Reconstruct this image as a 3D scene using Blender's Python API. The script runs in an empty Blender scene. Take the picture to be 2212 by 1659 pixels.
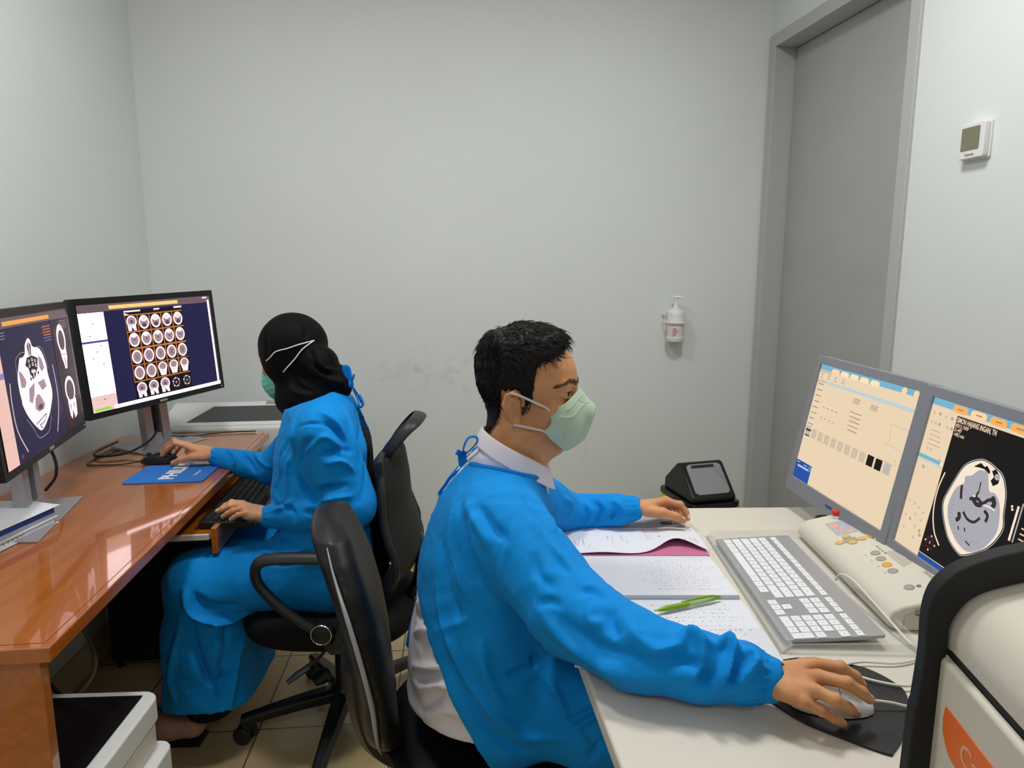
import bpy, math, random
import numpy as np
from mathutils import Matrix, Vector, Euler

sc = bpy.context.scene
COL = sc.collection
R = math.radians
random.seed(7); rng = np.random.default_rng(7)

# ------------------------------------------------------------------ camera, exposure, lights
H = 1.35; PITCH = R(9.3); FPX = 1470.0
cam_d = bpy.data.cameras.new('camera'); cam = bpy.data.objects.new('camera', cam_d); COL.objects.link(cam)
cam.location = (0, 0, H); cam.rotation_euler = (R(90) - PITCH, 0, 0)
cam_d.sensor_width = 36; cam_d.lens = 36 * FPX / 2212; cam_d.clip_start = .02
sc.camera = cam
sc.view_settings.view_transform = 'Standard'; sc.view_settings.look = 'None'
sc.view_settings.gamma = 1; sc.view_settings.use_curve_mapping = False
sc.view_settings.exposure = 0.0
wd = bpy.data.worlds.new('world'); sc.world = wd; wd.use_nodes = True
wd.node_tree.nodes['Background'].inputs[0].default_value = (.8, .85, .9, 1)
wd.node_tree.nodes['Background'].inputs[1].default_value = .01

def area(name, loc, size, energy, col, rot=(0, 0, 0)):
    l = bpy.data.lights.new(name, 'AREA'); l.shape = 'RECTANGLE'; l.size = size[0]; l.size_y = size[1]
    l.energy = energy; l.color = col
    o = bpy.data.objects.new(name, l); COL.objects.link(o); o.location = loc; o.rotation_euler = rot
    return o
CEIL = 2.78
# first lamp read off the cast shadows; the other three are added fill
LAMPS = [((.55, 1.55), (.32, .32), 19), ((-.65, 1.45), (.32, .32), 13.5), ((-.5, -1.3), (.5, .5), 7), ((.8, -1.2), (.5, .5), 6)]
for i, ((lx, ly), sz, en) in enumerate(LAMPS):
    area('key_and_fill_light', (lx, ly, CEIL - .035), sz, en, (1, .99, .97))

def at(px, py, Y):
    """point of the room at depth Y seen at photo position px,py"""
    a = (px - 1106) / FPX; b = (829.5 - py) / FPX
    d = np.array([a, math.cos(PITCH) + b * math.sin(PITCH), -math.sin(PITCH) + b * math.cos(PITCH)])
    return np.array([0, 0, H]) + d * (Y / d[1])
def on(px, py, z):
    """point of the room at height z seen at photo position px,py"""
    a = (px - 1106) / FPX; b = (829.5 - py) / FPX
    d = np.array([a, math.cos(PITCH) + b * math.sin(PITCH), -math.sin(PITCH) + b * math.cos(PITCH)])
    return np.array([0, 0, H]) + d * ((z - H) / d[2])

# ------------------------------------------------------------------ materials
def lin(c):
    return tuple((v / 255 / 12.92 if v / 255 <= .04045 else ((v / 255 + .055) / 1.055) ** 2.4) for v in c) + (1,)
def mat(name, rgb, rough=.5, metal=0, spec=.5, noise=0, nscale=20, bump=0, bscale=200, emit=None, estr=1, sub=0,
        trans=0, ior=1.45, coat=0, var=None, sheen=0, stretch=None):
    m = bpy.data.materials.new(name); m.use_nodes = True
    nt = m.node_tree; b = nt.nodes['Principled BSDF']; L = nt.links
    b.inputs['Base Color'].default_value = lin(rgb)
    b.inputs['Roughness'].default_value = rough; b.inputs['Metallic'].default_value = metal
    b.inputs['Specular IOR Level'].default_value = spec; b.inputs['IOR'].default_value = ior
    b.inputs['Transmission Weight'].default_value = trans; b.inputs['Coat Weight'].default_value = coat
    b.inputs['Coat Roughness'].default_value = .08
    if sub:
        b.inputs['Subsurface Weight'].default_value = sub; b.inputs['Subsurface Radius'].default_value = (.012, .004, .002)
        b.inputs['Subsurface Scale'].default_value = 1
    if sheen:
        b.inputs['Sheen Weight'].default_value = sheen; b.inputs['Sheen Roughness'].default_value = .5
    if emit:
        b.inputs['Emission Color'].default_value = lin(emit); b.inputs['Emission Strength'].default_value = estr
    tc = nt.nodes.new('ShaderNodeTexCoord'); src = tc.outputs['Object']
    if stretch:
        mp = nt.nodes.new('ShaderNodeMapping'); mp.inputs['Scale'].default_value = stretch
        L.new(src, mp.inputs['Vector']); src = mp.outputs['Vector']
    if noise or var:
        n = nt.nodes.new('ShaderNodeTexNoise'); n.inputs['Scale'].default_value = nscale; n.inputs['Detail'].default_value = 5
        L.new(src, n.inputs['Vector'])
        mx = nt.nodes.new('ShaderNodeMix'); mx.data_type = 'RGBA'
        if var: c2 = lin(var); c1 = lin(rgb)
        else:
            c = lin(rgb); c1 = tuple(min(1, v * (1 + noise)) for v in c[:3]) + (1,); c2 = tuple(v * (1 - noise) for v in c[:3]) + (1,)
        mx.inputs[6].default_value = c1; mx.inputs[7].default_value = c2
        rp = nt.nodes.new('ShaderNodeValToRGB'); rp.color_ramp.elements[0].position = .35; rp.color_ramp.elements[1].position = .65
        L.new(n.outputs['Fac'], rp.inputs['Fac']); L.new(rp.outputs['Color'], mx.inputs[0]); L.new(mx.outputs[2], b.inputs['Base Color'])
    if bump:
        n2 = nt.nodes.new('ShaderNodeTexNoise'); n2.inputs['Scale'].default_value = bscale; n2.inputs['Detail'].default_value = 3
        L.new(src, n2.inputs['Vector'])
        bp = nt.nodes.new('ShaderNodeBump'); bp.inputs['Strength'].default_value = bump; bp.inputs['Distance'].default_value = .002
        L.new(n2.outputs['Fac'], bp.inputs['Height']); L.new(bp.outputs['Normal'], b.inputs['Normal'])
    return m
def emis(name, rgb, s=1.0):
    m = bpy.data.materials.new(name); m.use_nodes = True; nt = m.node_tree
    b = nt.nodes['Principled BSDF']; b.inputs['Base Color'].default_value = (.004, .004, .004, 1); b.inputs['Roughness'].default_value = .45; b.inputs['Specular IOR Level'].default_value = .15
    b.inputs['Emission Color'].default_value = lin(rgb); b.inputs['Emission Strength'].default_value = s
    return m

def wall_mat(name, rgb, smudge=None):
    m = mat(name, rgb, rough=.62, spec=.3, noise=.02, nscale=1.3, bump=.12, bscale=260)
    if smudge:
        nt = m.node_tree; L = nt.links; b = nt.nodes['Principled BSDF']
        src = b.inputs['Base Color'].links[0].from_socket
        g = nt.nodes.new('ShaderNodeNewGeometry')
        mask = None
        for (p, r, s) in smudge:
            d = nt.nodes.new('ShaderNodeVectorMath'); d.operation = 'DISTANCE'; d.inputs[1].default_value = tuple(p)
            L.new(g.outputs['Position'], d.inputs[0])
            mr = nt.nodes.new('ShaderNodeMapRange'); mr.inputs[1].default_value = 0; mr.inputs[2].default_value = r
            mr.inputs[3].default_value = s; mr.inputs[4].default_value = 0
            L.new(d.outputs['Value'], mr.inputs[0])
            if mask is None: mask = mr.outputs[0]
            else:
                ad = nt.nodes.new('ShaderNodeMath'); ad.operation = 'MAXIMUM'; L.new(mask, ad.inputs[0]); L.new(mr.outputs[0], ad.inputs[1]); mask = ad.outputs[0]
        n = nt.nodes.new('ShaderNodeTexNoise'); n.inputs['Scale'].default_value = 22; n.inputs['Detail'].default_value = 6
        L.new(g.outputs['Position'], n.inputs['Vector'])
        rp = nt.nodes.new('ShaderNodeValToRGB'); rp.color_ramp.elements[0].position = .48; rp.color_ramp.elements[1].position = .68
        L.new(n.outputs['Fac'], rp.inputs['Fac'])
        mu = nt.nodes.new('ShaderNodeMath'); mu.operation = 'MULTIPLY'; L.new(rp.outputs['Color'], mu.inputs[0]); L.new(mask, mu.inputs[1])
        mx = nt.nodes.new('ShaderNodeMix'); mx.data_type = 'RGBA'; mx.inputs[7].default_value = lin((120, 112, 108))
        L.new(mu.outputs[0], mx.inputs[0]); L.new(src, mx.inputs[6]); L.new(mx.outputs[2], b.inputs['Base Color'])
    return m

def tile_mat():
    m = mat('floor_tile', (196, 172, 128), rough=.22, spec=.5)
    nt = m.node_tree; L = nt.links; b = nt.nodes['Principled BSDF']
    g = nt.nodes.new('ShaderNodeTexCoord')
    mp = nt.nodes.new('ShaderNodeMapping'); mp.vector_type = 'TEXTURE'
    mp.inputs['Location'].default_value = (-.757, 1.843, 0); mp.inputs['Rotation'].default_value = (0, 0, R(5))
    L.new(g.outputs['Object'], mp.inputs['Vector'])
    bt = nt.nodes.new('ShaderNodeTexBrick'); bt.offset = 0; bt.squash = 1
    bt.inputs['Scale'].default_value = 1; bt.inputs['Brick Width'].default_value = .4; bt.inputs['Row Height'].default_value = .4
    bt.inputs['Mortar Size'].default_value = .0028; bt.inputs['Mortar Smooth'].default_value = .1; bt.inputs['Bias'].default_value = 0
    bt.inputs['Color1'].default_value = lin((205, 182, 138)); bt.inputs['Color2'].default_value = lin((198, 174, 130)); bt.inputs['Mortar'].default_value = lin((120, 96, 62))
    L.new(mp.outputs['Vector'], bt.inputs['Vector'])
    n = nt.nodes.new('ShaderNodeTexNoise'); n.inputs['Scale'].default_value = 3; n.inputs['Detail'].default_value = 6
    L.new(g.outputs['Object'], n.inputs['Vector'])
    mx = nt.nodes.new('ShaderNodeMix'); mx.data_type = 'RGBA'; mx.blend_type = 'MULTIPLY'; mx.inputs[0].default_value = .25
    L.new(bt.outputs['Color'], mx.inputs[6]); L.new(n.outputs['Color'], mx.inputs[7])
    L.new(mx.outputs[2], b.inputs['Base Color'])
    bp = nt.nodes.new('ShaderNodeBump'); bp.inputs['Strength'].default_value = .4; bp.inputs['Distance'].default_value = .002; bp.invert = True
    L.new(bt.outputs['Fac'], bp.inputs['Height']); L.new(bp.outputs['Normal'], b.inputs['Normal'])
    return m

def wood_mat():
    m = mat('orange_laminate', (176, 96, 34), rough=.30, spec=.6, coat=1.0); m.node_tree.nodes['Principled BSDF'].inputs['Coat IOR'].default_value = 1.6; m.node_tree.nodes['Principled BSDF'].inputs['Coat Roughness'].default_value = .05
    nt = m.node_tree; L = nt.links; b = nt.nodes['Principled BSDF']
    g = nt.nodes.new('ShaderNodeTexCoord'); mp = nt.nodes.new('ShaderNodeMapping'); mp.inputs['Scale'].default_value = (14, 1.6, 14)
    L.new(g.outputs['Object'], mp.inputs['Vector'])
    n = nt.nodes.new('ShaderNodeTexNoise'); n.inputs['Scale'].default_value = 2.2; n.inputs['Detail'].default_value = 8; n.inputs['Distortion'].default_value = .8
    L.new(mp.outputs['Vector'], n.inputs['Vector'])
    rp = nt.nodes.new('ShaderNodeValToRGB'); e = rp.color_ramp.elements
    e[0].position = .3; e[0].color = lin((164, 84, 8)); e[1].position = .7; e[1].color = lin((188, 106, 20))
    L.new(n.outputs['Fac'], rp.inputs['Fac']); L.new(rp.outputs['Color'], b.inputs['Base Color'])
    return m

def paper_mat(name, rgb, lines=(150, 160, 190), pitch=.007, axis=1, amt=.35):
    """ruled or squared paper"""
    m = mat(name, rgb, rough=.7, spec=.2); nt = m.node_tree; L = nt.links; b = nt.nodes['Principled BSDF']
    g = nt.nodes.new('ShaderNodeTexCoord'); sp = nt.nodes.new('ShaderNodeSeparateXYZ'); L.new(g.outputs['Object'], sp.inputs[0])
    def stripe(o):
        d = nt.nodes.new('ShaderNodeMath'); d.operation = 'DIVIDE'; d.inputs[1].default_value = pitch; L.new(o, d.inputs[0])
        f = nt.nodes.new('ShaderNodeMath'); f.operation = 'FRACT'; L.new(d.outputs[0], f.inputs[0])
        l = nt.nodes.new('ShaderNodeMath'); l.operation = 'LESS_THAN'; l.inputs[1].default_value = .1; L.new(f.outputs[0], l.inputs[0])
        return l.outputs[0]
    if axis == 2:
        mxm = nt.nodes.new('ShaderNodeMath'); mxm.operation = 'MAXIMUM'; L.new(stripe(sp.outputs[0]), mxm.inputs[0]); L.new(stripe(sp.outputs[1]), mxm.inputs[1]); s = mxm.outputs[0]
    else: s = stripe(sp.outputs[axis])
    mu = nt.nodes.new('ShaderNodeMath'); mu.operation = 'MULTIPLY'; mu.inputs[1].default_value = amt; L.new(s, mu.inputs[0])
    mx = nt.nodes.new('ShaderNodeMix'); mx.data_type = 'RGBA'; mx.inputs[6].default_value = lin(rgb); mx.inputs[7].default_value = lin(lines)
    L.new(mu.outputs[0], mx.inputs[0]); L.new(mx.outputs[2], b.inputs['Base Color'])
    return m

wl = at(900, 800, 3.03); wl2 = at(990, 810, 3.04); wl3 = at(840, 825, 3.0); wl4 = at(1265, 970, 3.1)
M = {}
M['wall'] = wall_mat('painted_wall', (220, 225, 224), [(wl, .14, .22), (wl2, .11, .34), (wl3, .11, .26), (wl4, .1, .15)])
M['wall_plain'] = wall_mat('painted_wall_plain', (220, 225, 224))
M['ceiling'] = mat('ceiling_white', (235, 235, 232), rough=.8)
M['tile'] = tile_mat()
M['skirt'] = mat('skirting_tile', (206, 186, 146), rough=.3)
M['door'] = mat('door_paint', (168, 170, 168), rough=.5, noise=.03, nscale=4, bump=.08, bscale=90)
M['frame'] = mat('frame_paint', (180, 181, 182), rough=.42, bump=.1, bscale=60)
M['dark_gap'] = mat('dark_gap', (25, 25, 27), rough=.8)
M['white_plastic'] = mat('white_plastic', (225, 226, 224), rough=.4)
M['warm_white'] = mat('warm_white_plastic', (214, 208, 194), rough=.45, bump=.05, bscale=500)
M['lcd'] = mat('lcd_green_grey', (126, 124, 102), rough=.3)
M['wood'] = wood_mat()
M['black_plastic'] = mat('black_plastic', (20, 20, 21), rough=.38)
M['black_gloss'] = mat('black_gloss', (10, 10, 11), rough=.16)
M['black_matte'] = mat('black_matte', (22, 22, 23), rough=.7, bump=.2, bscale=600)
M['silver'] = mat('silver_stand', (170, 168, 172), rough=.35, metal=.35)
M['silver2'] = mat('silver_bezel', (140, 142, 150), rough=.38, metal=.2)
M['chrome'] = mat('chrome', (200, 200, 205), rough=.15, metal=1)
M['desk_white'] = mat('white_laminate', (218, 211, 198), rough=.32, noise=.012, nscale=6)
M['desk_under'] = mat('desk_underside', (188, 184, 176), rough=.6)
M['rail'] = mat('painted_rail', (205, 202, 192), rough=.45)
M['key'] = mat('white_key', (232, 234, 238), rough=.4)
M['alu'] = mat('grey_aluminium', (166, 166, 168), rough=.38, metal=.25)
M['red'] = mat('red_button', (205, 45, 25), rough=.3)
M['yellow'] = mat('yellow_button', (222, 170, 40), rough=.4)
M['tan'] = mat('tan_button', (214, 180, 110), rough=.45)
M['grey_btn'] = mat('grey_button', (160, 158, 150), rough=.45)
M['green_pen'] = mat('green_pen', (120, 165, 25), rough=.3)
M['clear'] = mat('clear_green_plastic', (190, 215, 150), rough=.12, trans=.7)
M['acryl'] = mat('clear_acrylic', (238, 240, 234), rough=.1); M['acryl'].node_tree.nodes['Principled BSDF'].inputs['Alpha'].default_value = .16
M['yellow_bag'] = mat('yellow_bag', (212, 205, 40), rough=.35, bump=.5, bscale=60)
M['grey_flap'] = mat('grey_flap', (142, 145, 147), rough=.38)
M['blue_pad'] = mat('blue_pad', (38, 118, 205), rough=.7)
M['logo_white'] = mat('printed_white', (225, 232, 240), rough=.7)
M['ink'] = mat('ink', (70, 75, 95), rough=.8)
M['ink2'] = mat('pale_ink', (150, 152, 165), rough=.8)
M['print_grey'] = mat('print_grey', (120, 116, 106), rough=.6)
M['paper'] = mat('paper', (232, 234, 240), rough=.75)
M['ruled'] = paper_mat('ruled_paper', (228, 230, 238), pitch=.0065, axis=0, amt=.35)
M['squared'] = paper_mat('squared_paper', (226, 228, 236), pitch=.006, axis=2, amt=.25)
M['pink'] = mat('pink_page', (196, 112, 150), rough=.7)
M['card_grey'] = mat('grey_card', (165, 168, 182), rough=.6)
M['blue_folder'] = mat('blue_folder', (18, 62, 140), rough=.35)
M['orange'] = mat('orange_label', (238, 112, 26), rough=.4)
M['label_pink'] = mat('pale_pink_label', (226, 210, 208), rough=.5)
M['rubber'] = mat('dark_rubber', (34, 35, 37), rough=.5)
M['liner'] = mat('black_bin_liner', (22, 21, 26), rough=.28, bump=.6, bscale=25)
M['leather'] = mat('black_leather', (13, 13, 13), spec=.3, rough=.45, bump=.15, bscale=700)
M['mesh'] = mat('black_mesh', (17, 18, 18), rough=.6, bump=.5, bscale=900)
M['grey_frame'] = mat('dark_grey_frame', (36, 38, 40), rough=.45)
M['gown'] = mat('blue_gown_cloth', (0, 138, 220), rough=.72, spec=.2, noise=.05, nscale=9, bump=.25, bscale=1400, sheen=.03)
M['gown2'] = mat('blue_gown_cloth_darker', (0, 122, 208), rough=.72, spec=.2, noise=.05, nscale=9, bump=.25, bscale=1400, sheen=.03)
M['coat'] = mat('white_coat_cloth', (225, 222, 230), rough=.8, spec=.2, bump=.2, bscale=1200)
M['collar'] = mat('white_shirt', (226, 224, 234), rough=.8, spec=.2, bump=.15, bscale=1500)
M['black_cloth'] = mat('black_cloth', (11, 11, 12), rough=.8, spec=.3, bump=.2, bscale=900)
M['hijab'] = mat('black_scarf', (9, 8, 9), rough=.7, spec=.15, bump=.2, bscale=700)
M['skin'] = mat('skin_tan', (210, 154, 108), rough=.5, spec=.3, sub=.1, var=(196, 136, 94), nscale=26, bump=.12, bscale=520)
M['skin2'] = mat('skin_light_tan', (214, 158, 118), rough=.5, spec=.35, sub=.12, var=(206, 146, 106), nscale=26, bump=.1, bscale=520)
M['nail'] = mat('fingernail', (240, 206, 188), rough=.25)
M['hair'] = mat('black_hair', (14, 11, 11), rough=.55, spec=.3)
M['hair_short'] = mat('cropped_hair', (28, 20, 16), rough=.6, bump=.5, bscale=700)
M['eye'] = mat('eye_white', (205, 190, 180), rough=.2)
M['iris'] = mat('iris_dark', (22, 14, 10), rough=.1)
M['mask_green'] = mat('mask_green', (184, 204, 182), rough=.8, spec=.15, bump=.15, bscale=1800)
M['mask_teal'] = mat('mask_teal', (120, 218, 198), rough=.75, spec=.15)
M['strap'] = mat('elastic_strap', (222, 205, 198), rough=.7)
M['strap_w'] = mat('white_elastic', (232, 232, 232), rough=.7)
M['shoe'] = mat('pale_pink_shoe', (200, 158, 140), rough=.5)
M['cable_w'] = mat('white_cable', (222, 218, 210), rough=.4)
M['lamp'] = emis('lamp_diffuser', (255, 252, 245), 4)
M['glass_dark'] = mat('dark_glass', (62, 66, 66), rough=.12)
# ------------------------------------------------------------------ mesh helpers
def catmull(pts, n=8):
    P = [np.array(p, float) for p in pts]
    if len(P) < 3: return P
    P = [2 * P[0] - P[1]] + P + [2 * P[-1] - P[-2]]; out = []
    for i in range(1, len(P) - 2):
        for k in range(n):
            t = k / n
            out.append(.5 * ((2 * P[i]) + (-P[i - 1] + P[i + 1]) * t + (2 * P[i - 1] - 5 * P[i] + 4 * P[i + 1] - P[i + 2]) * t * t + (-P[i - 1] + 3 * P[i] - 3 * P[i + 1] + P[i + 2]) * t ** 3))
    out.append(P[-2]); return out

class MB:
    def __init__(s): s.v = []; s.f = []; s.m = []
    def add(s, V, F, mi=0, T=None):
        o = len(s.v)
        for p in V:
            p = Vector(p)
            s.v.append(tuple(T @ p) if T is not None else tuple(p))
        for f in F: s.f.append([o + i for i in f]); s.m.append(mi)
        return s
    def box(s, lo, hi, mi=0, T=None):
        x0, y0, z0 = lo; x1, y1, z1 = hi
        V = [(x0, y0, z0), (x1, y0, z0), (x1, y1, z0), (x0, y1, z0), (x0, y0, z1), (x1, y0, z1), (x1, y1, z1), (x0, y1, z1)]
        return s.add(V, [(0, 3, 2, 1), (4, 5, 6, 7), (0, 1, 5, 4), (1, 2, 6, 5), (2, 3, 7, 6), (3, 0, 4, 7)], mi, T)
    def prism(s, poly, a, b, axis='z', mi=0, T=None):
        """poly (CCW) extruded from a to b along axis"""
        n = len(poly)
        def P(u, v, w): return {'z': (u, v, w), 'y': (u, w, v), 'x': (w, u, v)}[axis]
        V = [P(u, v, a) for u, v in poly] + [P(u, v, b) for u, v in poly]
        F = [tuple(range(n))[::-1], tuple(range(n, 2 * n))] + [(i, (i + 1) % n, n + (i + 1) % n, n + i) for i in range(n)]
        return s.add(V, F, mi, T)
    def tube(s, pts, r, seg=8, mi=0, smooth=6, closed=False, T=None, flat=None):
        P = catmull(pts, smooth) if smooth else [np.array(p, float) for p in pts]
        n = len(P)
        rr = r if hasattr(r, '__len__') else [r] * 2
        rad = np.interp(np.linspace(0, 1, n), np.linspace(0, 1, len(rr)), rr)
        up = None; V = []; F = []
        for i in range(n):
            if closed: t = P[(i + 1) % n] - P[i - 1]
            else: t = P[min(i + 1, n - 1)] - P[max(i - 1, 0)]
            t = t / (np.linalg.norm(t) + 1e-12)
            if up is None:
                up = np.array([0, 0, 1.]) if abs(t[2]) < .9 else np.array([1., 0, 0])
            u = up - t * (up @ t); u /= np.linalg.norm(u) + 1e-12; w = np.cross(t, u); up = u
            fu, fw = flat if flat else (1, 1)
            for k in range(seg):
                a = 2 * math.pi * k / seg
                V.append(P[i] + rad[i] * (math.cos(a) * u * fu + math.sin(a) * w * fw))
        m = n if closed else n - 1
        for i in range(m):
            j = (i + 1) % n
            for k in range(seg):
                F.append((i * seg + k, i * seg + (k + 1) % seg, j * seg + (k + 1) % seg, j * seg + k))
        if not closed: F += [tuple(range(seg))[::-1], tuple(range((n - 1) * seg, n * seg))]
        return s.add(V, F, mi, T)
    def lathe(s, prof, seg=32, mi=0, T=None, sx=1, sy=1):
        V = []; F = []; n = len(prof)
        for r, z in prof:
            for k in range(seg):
                a = 2 * math.pi * k / seg; V.append((r * math.cos(a) * sx, r * math.sin(a) * sy, z))
        for i in range(n - 1):
            for k in range(seg): F.append((i * seg + k, i * seg + (k + 1) % seg, (i + 1) * seg + (k + 1) % seg, (i + 1) * seg + k))
        F += [tuple(range(seg))[::-1], tuple(range((n - 1) * seg, n * seg))]
        return s.add(V, F, mi, T)
    def loft(s, rings, mi=0, caps=True, closed=True, T=None):
        n = len(rings[0]); V = [p for r in rings for p in r]; F = []
        for i in range(len(rings) - 1):
            for k in range(n if closed else n - 1):
                F.append((i * n + k, i * n + (k + 1) % n, (i + 1) * n + (k + 1) % n, (i + 1) * n + k))
        if caps and closed: F += [tuple(range(n))[::-1], tuple(range((len(rings) - 1) * n, len(rings) * n))]
        return s.add(V, F, mi, T)
    def ball(s, c, r, seg=16, mi=0, T=None):
        rx, ry, rz = r if hasattr(r, '__len__') else (r, r, r)
        V = []; F = []; nr = seg // 2
        for i in range(nr + 1):
            th = math.pi * i / nr; th = min(max(th, .02), math.pi - .02)
            for k in range(seg):
                a = 2 * math.pi * k / seg
                V.append((c[0] + rx * math.sin(th) * math.cos(a), c[1] + ry * math.sin(th) * math.sin(a), c[2] - rz * math.cos(th)))
        for i in range(nr):
            for k in range(seg): F.append((i * seg + k, i * seg + (k + 1) % seg, (i + 1) * seg + (k + 1) % seg, (i + 1) * seg + k))
        F += [tuple(range(seg))[::-1], tuple(range(nr * seg, nr * seg + seg))]
        return s.add(V, F, mi, T)

def rrect(x0, y0, x1, y1, r, n=5):
    out = []
    for cx, cy, a0 in ((x1 - r, y0 + r, -90), (x1 - r, y1 - r, 0), (x0 + r, y1 - r, 90), (x0 + r, y0 + r, 180)):
        for k in range(n + 1):
            a = R(a0 + 90 * k / n); out.append((cx + r * math.cos(a), cy + r * math.sin(a)))
    return out

def fix(me):
    import bmesh
    bm = bmesh.new(); bm.from_mesh(me); bmesh.ops.recalc_face_normals(bm, faces=bm.faces); bm.to_mesh(me); bm.free()

def obj(name, mb, mats, parent=None, bevel=0, smooth=False, world=False, subsurf=0, seg=2, recalc=True):
    me = bpy.data.meshes.new(name)
    V = mb.v
    if world and parent is not None:
        inv = parent.matrix_basis.inverted(); V = [tuple(inv @ Vector(p)) for p in V]
    me.from_pydata([tuple(map(float, p)) for p in V], [], mb.f)
    if not isinstance(mats, (list, tuple)): mats = [mats]
    for m in mats: me.materials.append(m)
    me.polygons.foreach_set('material_index', mb.m)
    if recalc: fix(me)
    if smooth or bevel or subsurf: me.polygons.foreach_set('use_smooth', [True] * len(me.polygons))
    me.update()
    o = bpy.data.objects.new(name, me); COL.objects.link(o)
    if parent is not None: o.parent = parent
    if bevel:
        b = o.modifiers.new('bevel', 'BEVEL'); b.width = bevel; b.segments = seg; b.limit_method = 'ANGLE'; b.angle_limit = R(35)
        b.harden_normals = True
    if subsurf:
        b = o.modifiers.new('sub', 'SUBSURF'); b.levels = subsurf; b.render_levels = subsurf
    if smooth and not bevel and not subsurf:
        me.set_sharp_from_angle(angle=R(42)) if hasattr(me, 'set_sharp_from_angle') else None
    return o

def tag(o, label, cat, group=None, kind=None):
    if label: o['label'] = label
    if cat: o['category'] = cat
    if group: o['group'] = group
    if kind: o['kind'] = kind
    return o
def thing(name, label, cat, loc=(0, 0, 0), rz=0, group=None):
    o = bpy.data.objects.new(name, None); COL.objects.link(o); o.empty_display_size = .05
    o.location = [float(v) for v in loc]; o.rotation_euler = (0, 0, rz)
    o.matrix_basis = Matrix.Translation(o.location) @ Matrix.Rotation(rz, 4, 'Z')
    return tag(o, label, cat, group)
def lab(o, t): o['label'] = t; return o
def structure(name, mb, m, **k):
    o = obj(name, mb, m, **k); o['kind'] = 'structure'; return o

_tx = {}
def text_faces(txt, size, bold=0.0, res=2):
    """outline letters as flat triangles in the XY plane, centred"""
    c = bpy.data.curves.new('t', 'FONT'); c.body = txt; c.size = size; c.resolution_u = res; c.offset = bold
    c.align_x = 'CENTER'; c.align_y = 'CENTER'
    o = bpy.data.objects.new('t', c); COL.objects.link(o)
    bpy.context.view_layer.update()
    dg = bpy.context.evaluated_depsgraph_get(); me = bpy.data.meshes.new_from_object(o.evaluated_get(dg))
    V = [tuple(v.co) for v in me.vertices]; F = [tuple(p.vertices) for p in me.polygons]
    bpy.data.objects.remove(o); bpy.data.curves.remove(c); bpy.data.meshes.remove(me)
    return V, F

class Screen:
    """flat picture on a lit panel; u right, v up, both 0..1"""
    def __init__(s, w, h, y=0): s.w = w; s.h = h; s.mb = MB(); s.mats = []; s.l = 0; s.y = y
    def mi(s, m):
        if m not in s.mats: s.mats.append(m)
        return s.mats.index(m)
    def P(s, u, v): return ((u - .5) * s.w, s.y - .000012 * s.l, (v - .5) * s.h)
    def poly(s, pts, m, up=True):
        if up: s.l += 1
        s.mb.add([s.P(u, v) for u, v in pts], [tuple(range(len(pts)))], s.mi(m)); return s
    def fan(s, pts, m, c=None):
        s.l += 1
        c = c or (sum(p[0] for p in pts) / len(pts), sum(p[1] for p in pts) / len(pts))
        n = len(pts); s.mb.add([s.P(*c)] + [s.P(u, v) for u, v in pts], [(0, 1 + i, 1 + (i + 1) % n) for i in range(n)], s.mi(m)); return s
    def rect(s, u0, v0, u1, v1, m, up=True): return s.poly([(u0, v0), (u1, v0), (u1, v1), (u0, v1)], m, up)
    def ell(s, u, v, ru, rv, m, n=20, rot=0, up=True):
        return s.poly([(u + ru * math.cos(a) * math.cos(rot) - rv * math.sin(a) * math.sin(rot), v + rv * math.sin(a) * math.cos(rot) + ru * math.cos(a) * math.sin(rot)) for a in [2 * math.pi * k / n for k in range(n)]], m, up)
    def line(s, pts, wd, m, up=True, sm=4):
        if up: s.l += 1
        P = catmull([(a, b, 0) for a, b in pts], sm) if len(pts) > 2 and sm else [np.array((a, b, 0.)) for a, b in pts]
        asp = s.w / s.h
        for i in range(len(P) - 1):
            d = P[i + 1] - P[i]; dx = d[0] * s.w; dy = d[1] * s.h; L = math.hypot(dx, dy) + 1e-9
            nu = -dy / L * wd / 2 / s.w; nv = dx / L * wd / 2 / s.h
            a, b = P[i], P[i + 1]
            s.mb.add([s.P(a[0] + nu, a[1] + nv), s.P(b[0] + nu, b[1] + nv), s.P(b[0] - nu, b[1] - nv), s.P(a[0] - nu, a[1] - nv)], [(0, 1, 2, 3)], s.mi(m))
            if wd > .0022 and i: s.mb.add([s.P(a[0] + wd / 2 / s.w * math.cos(q), a[1] + wd / 2 / s.h * math.sin(q)) for q in [k * math.pi / 4 for k in range(8)]], [tuple(range(8))], s.mi(m))
        return s
    def text(s, txt, u, v, size, m, bold=0, sx=1, left=False):
        s.l += 1; V, F = text_faces(txt, size, bold); x0_ = min(p[0] for p in V) if left else 0
        cu, y, cv = s.P(u, v); s.mb.add([(cu + (x - x0_) * sx, y, cv + z) for x, z, _ in V], F, s.mi(m)); return s

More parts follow.
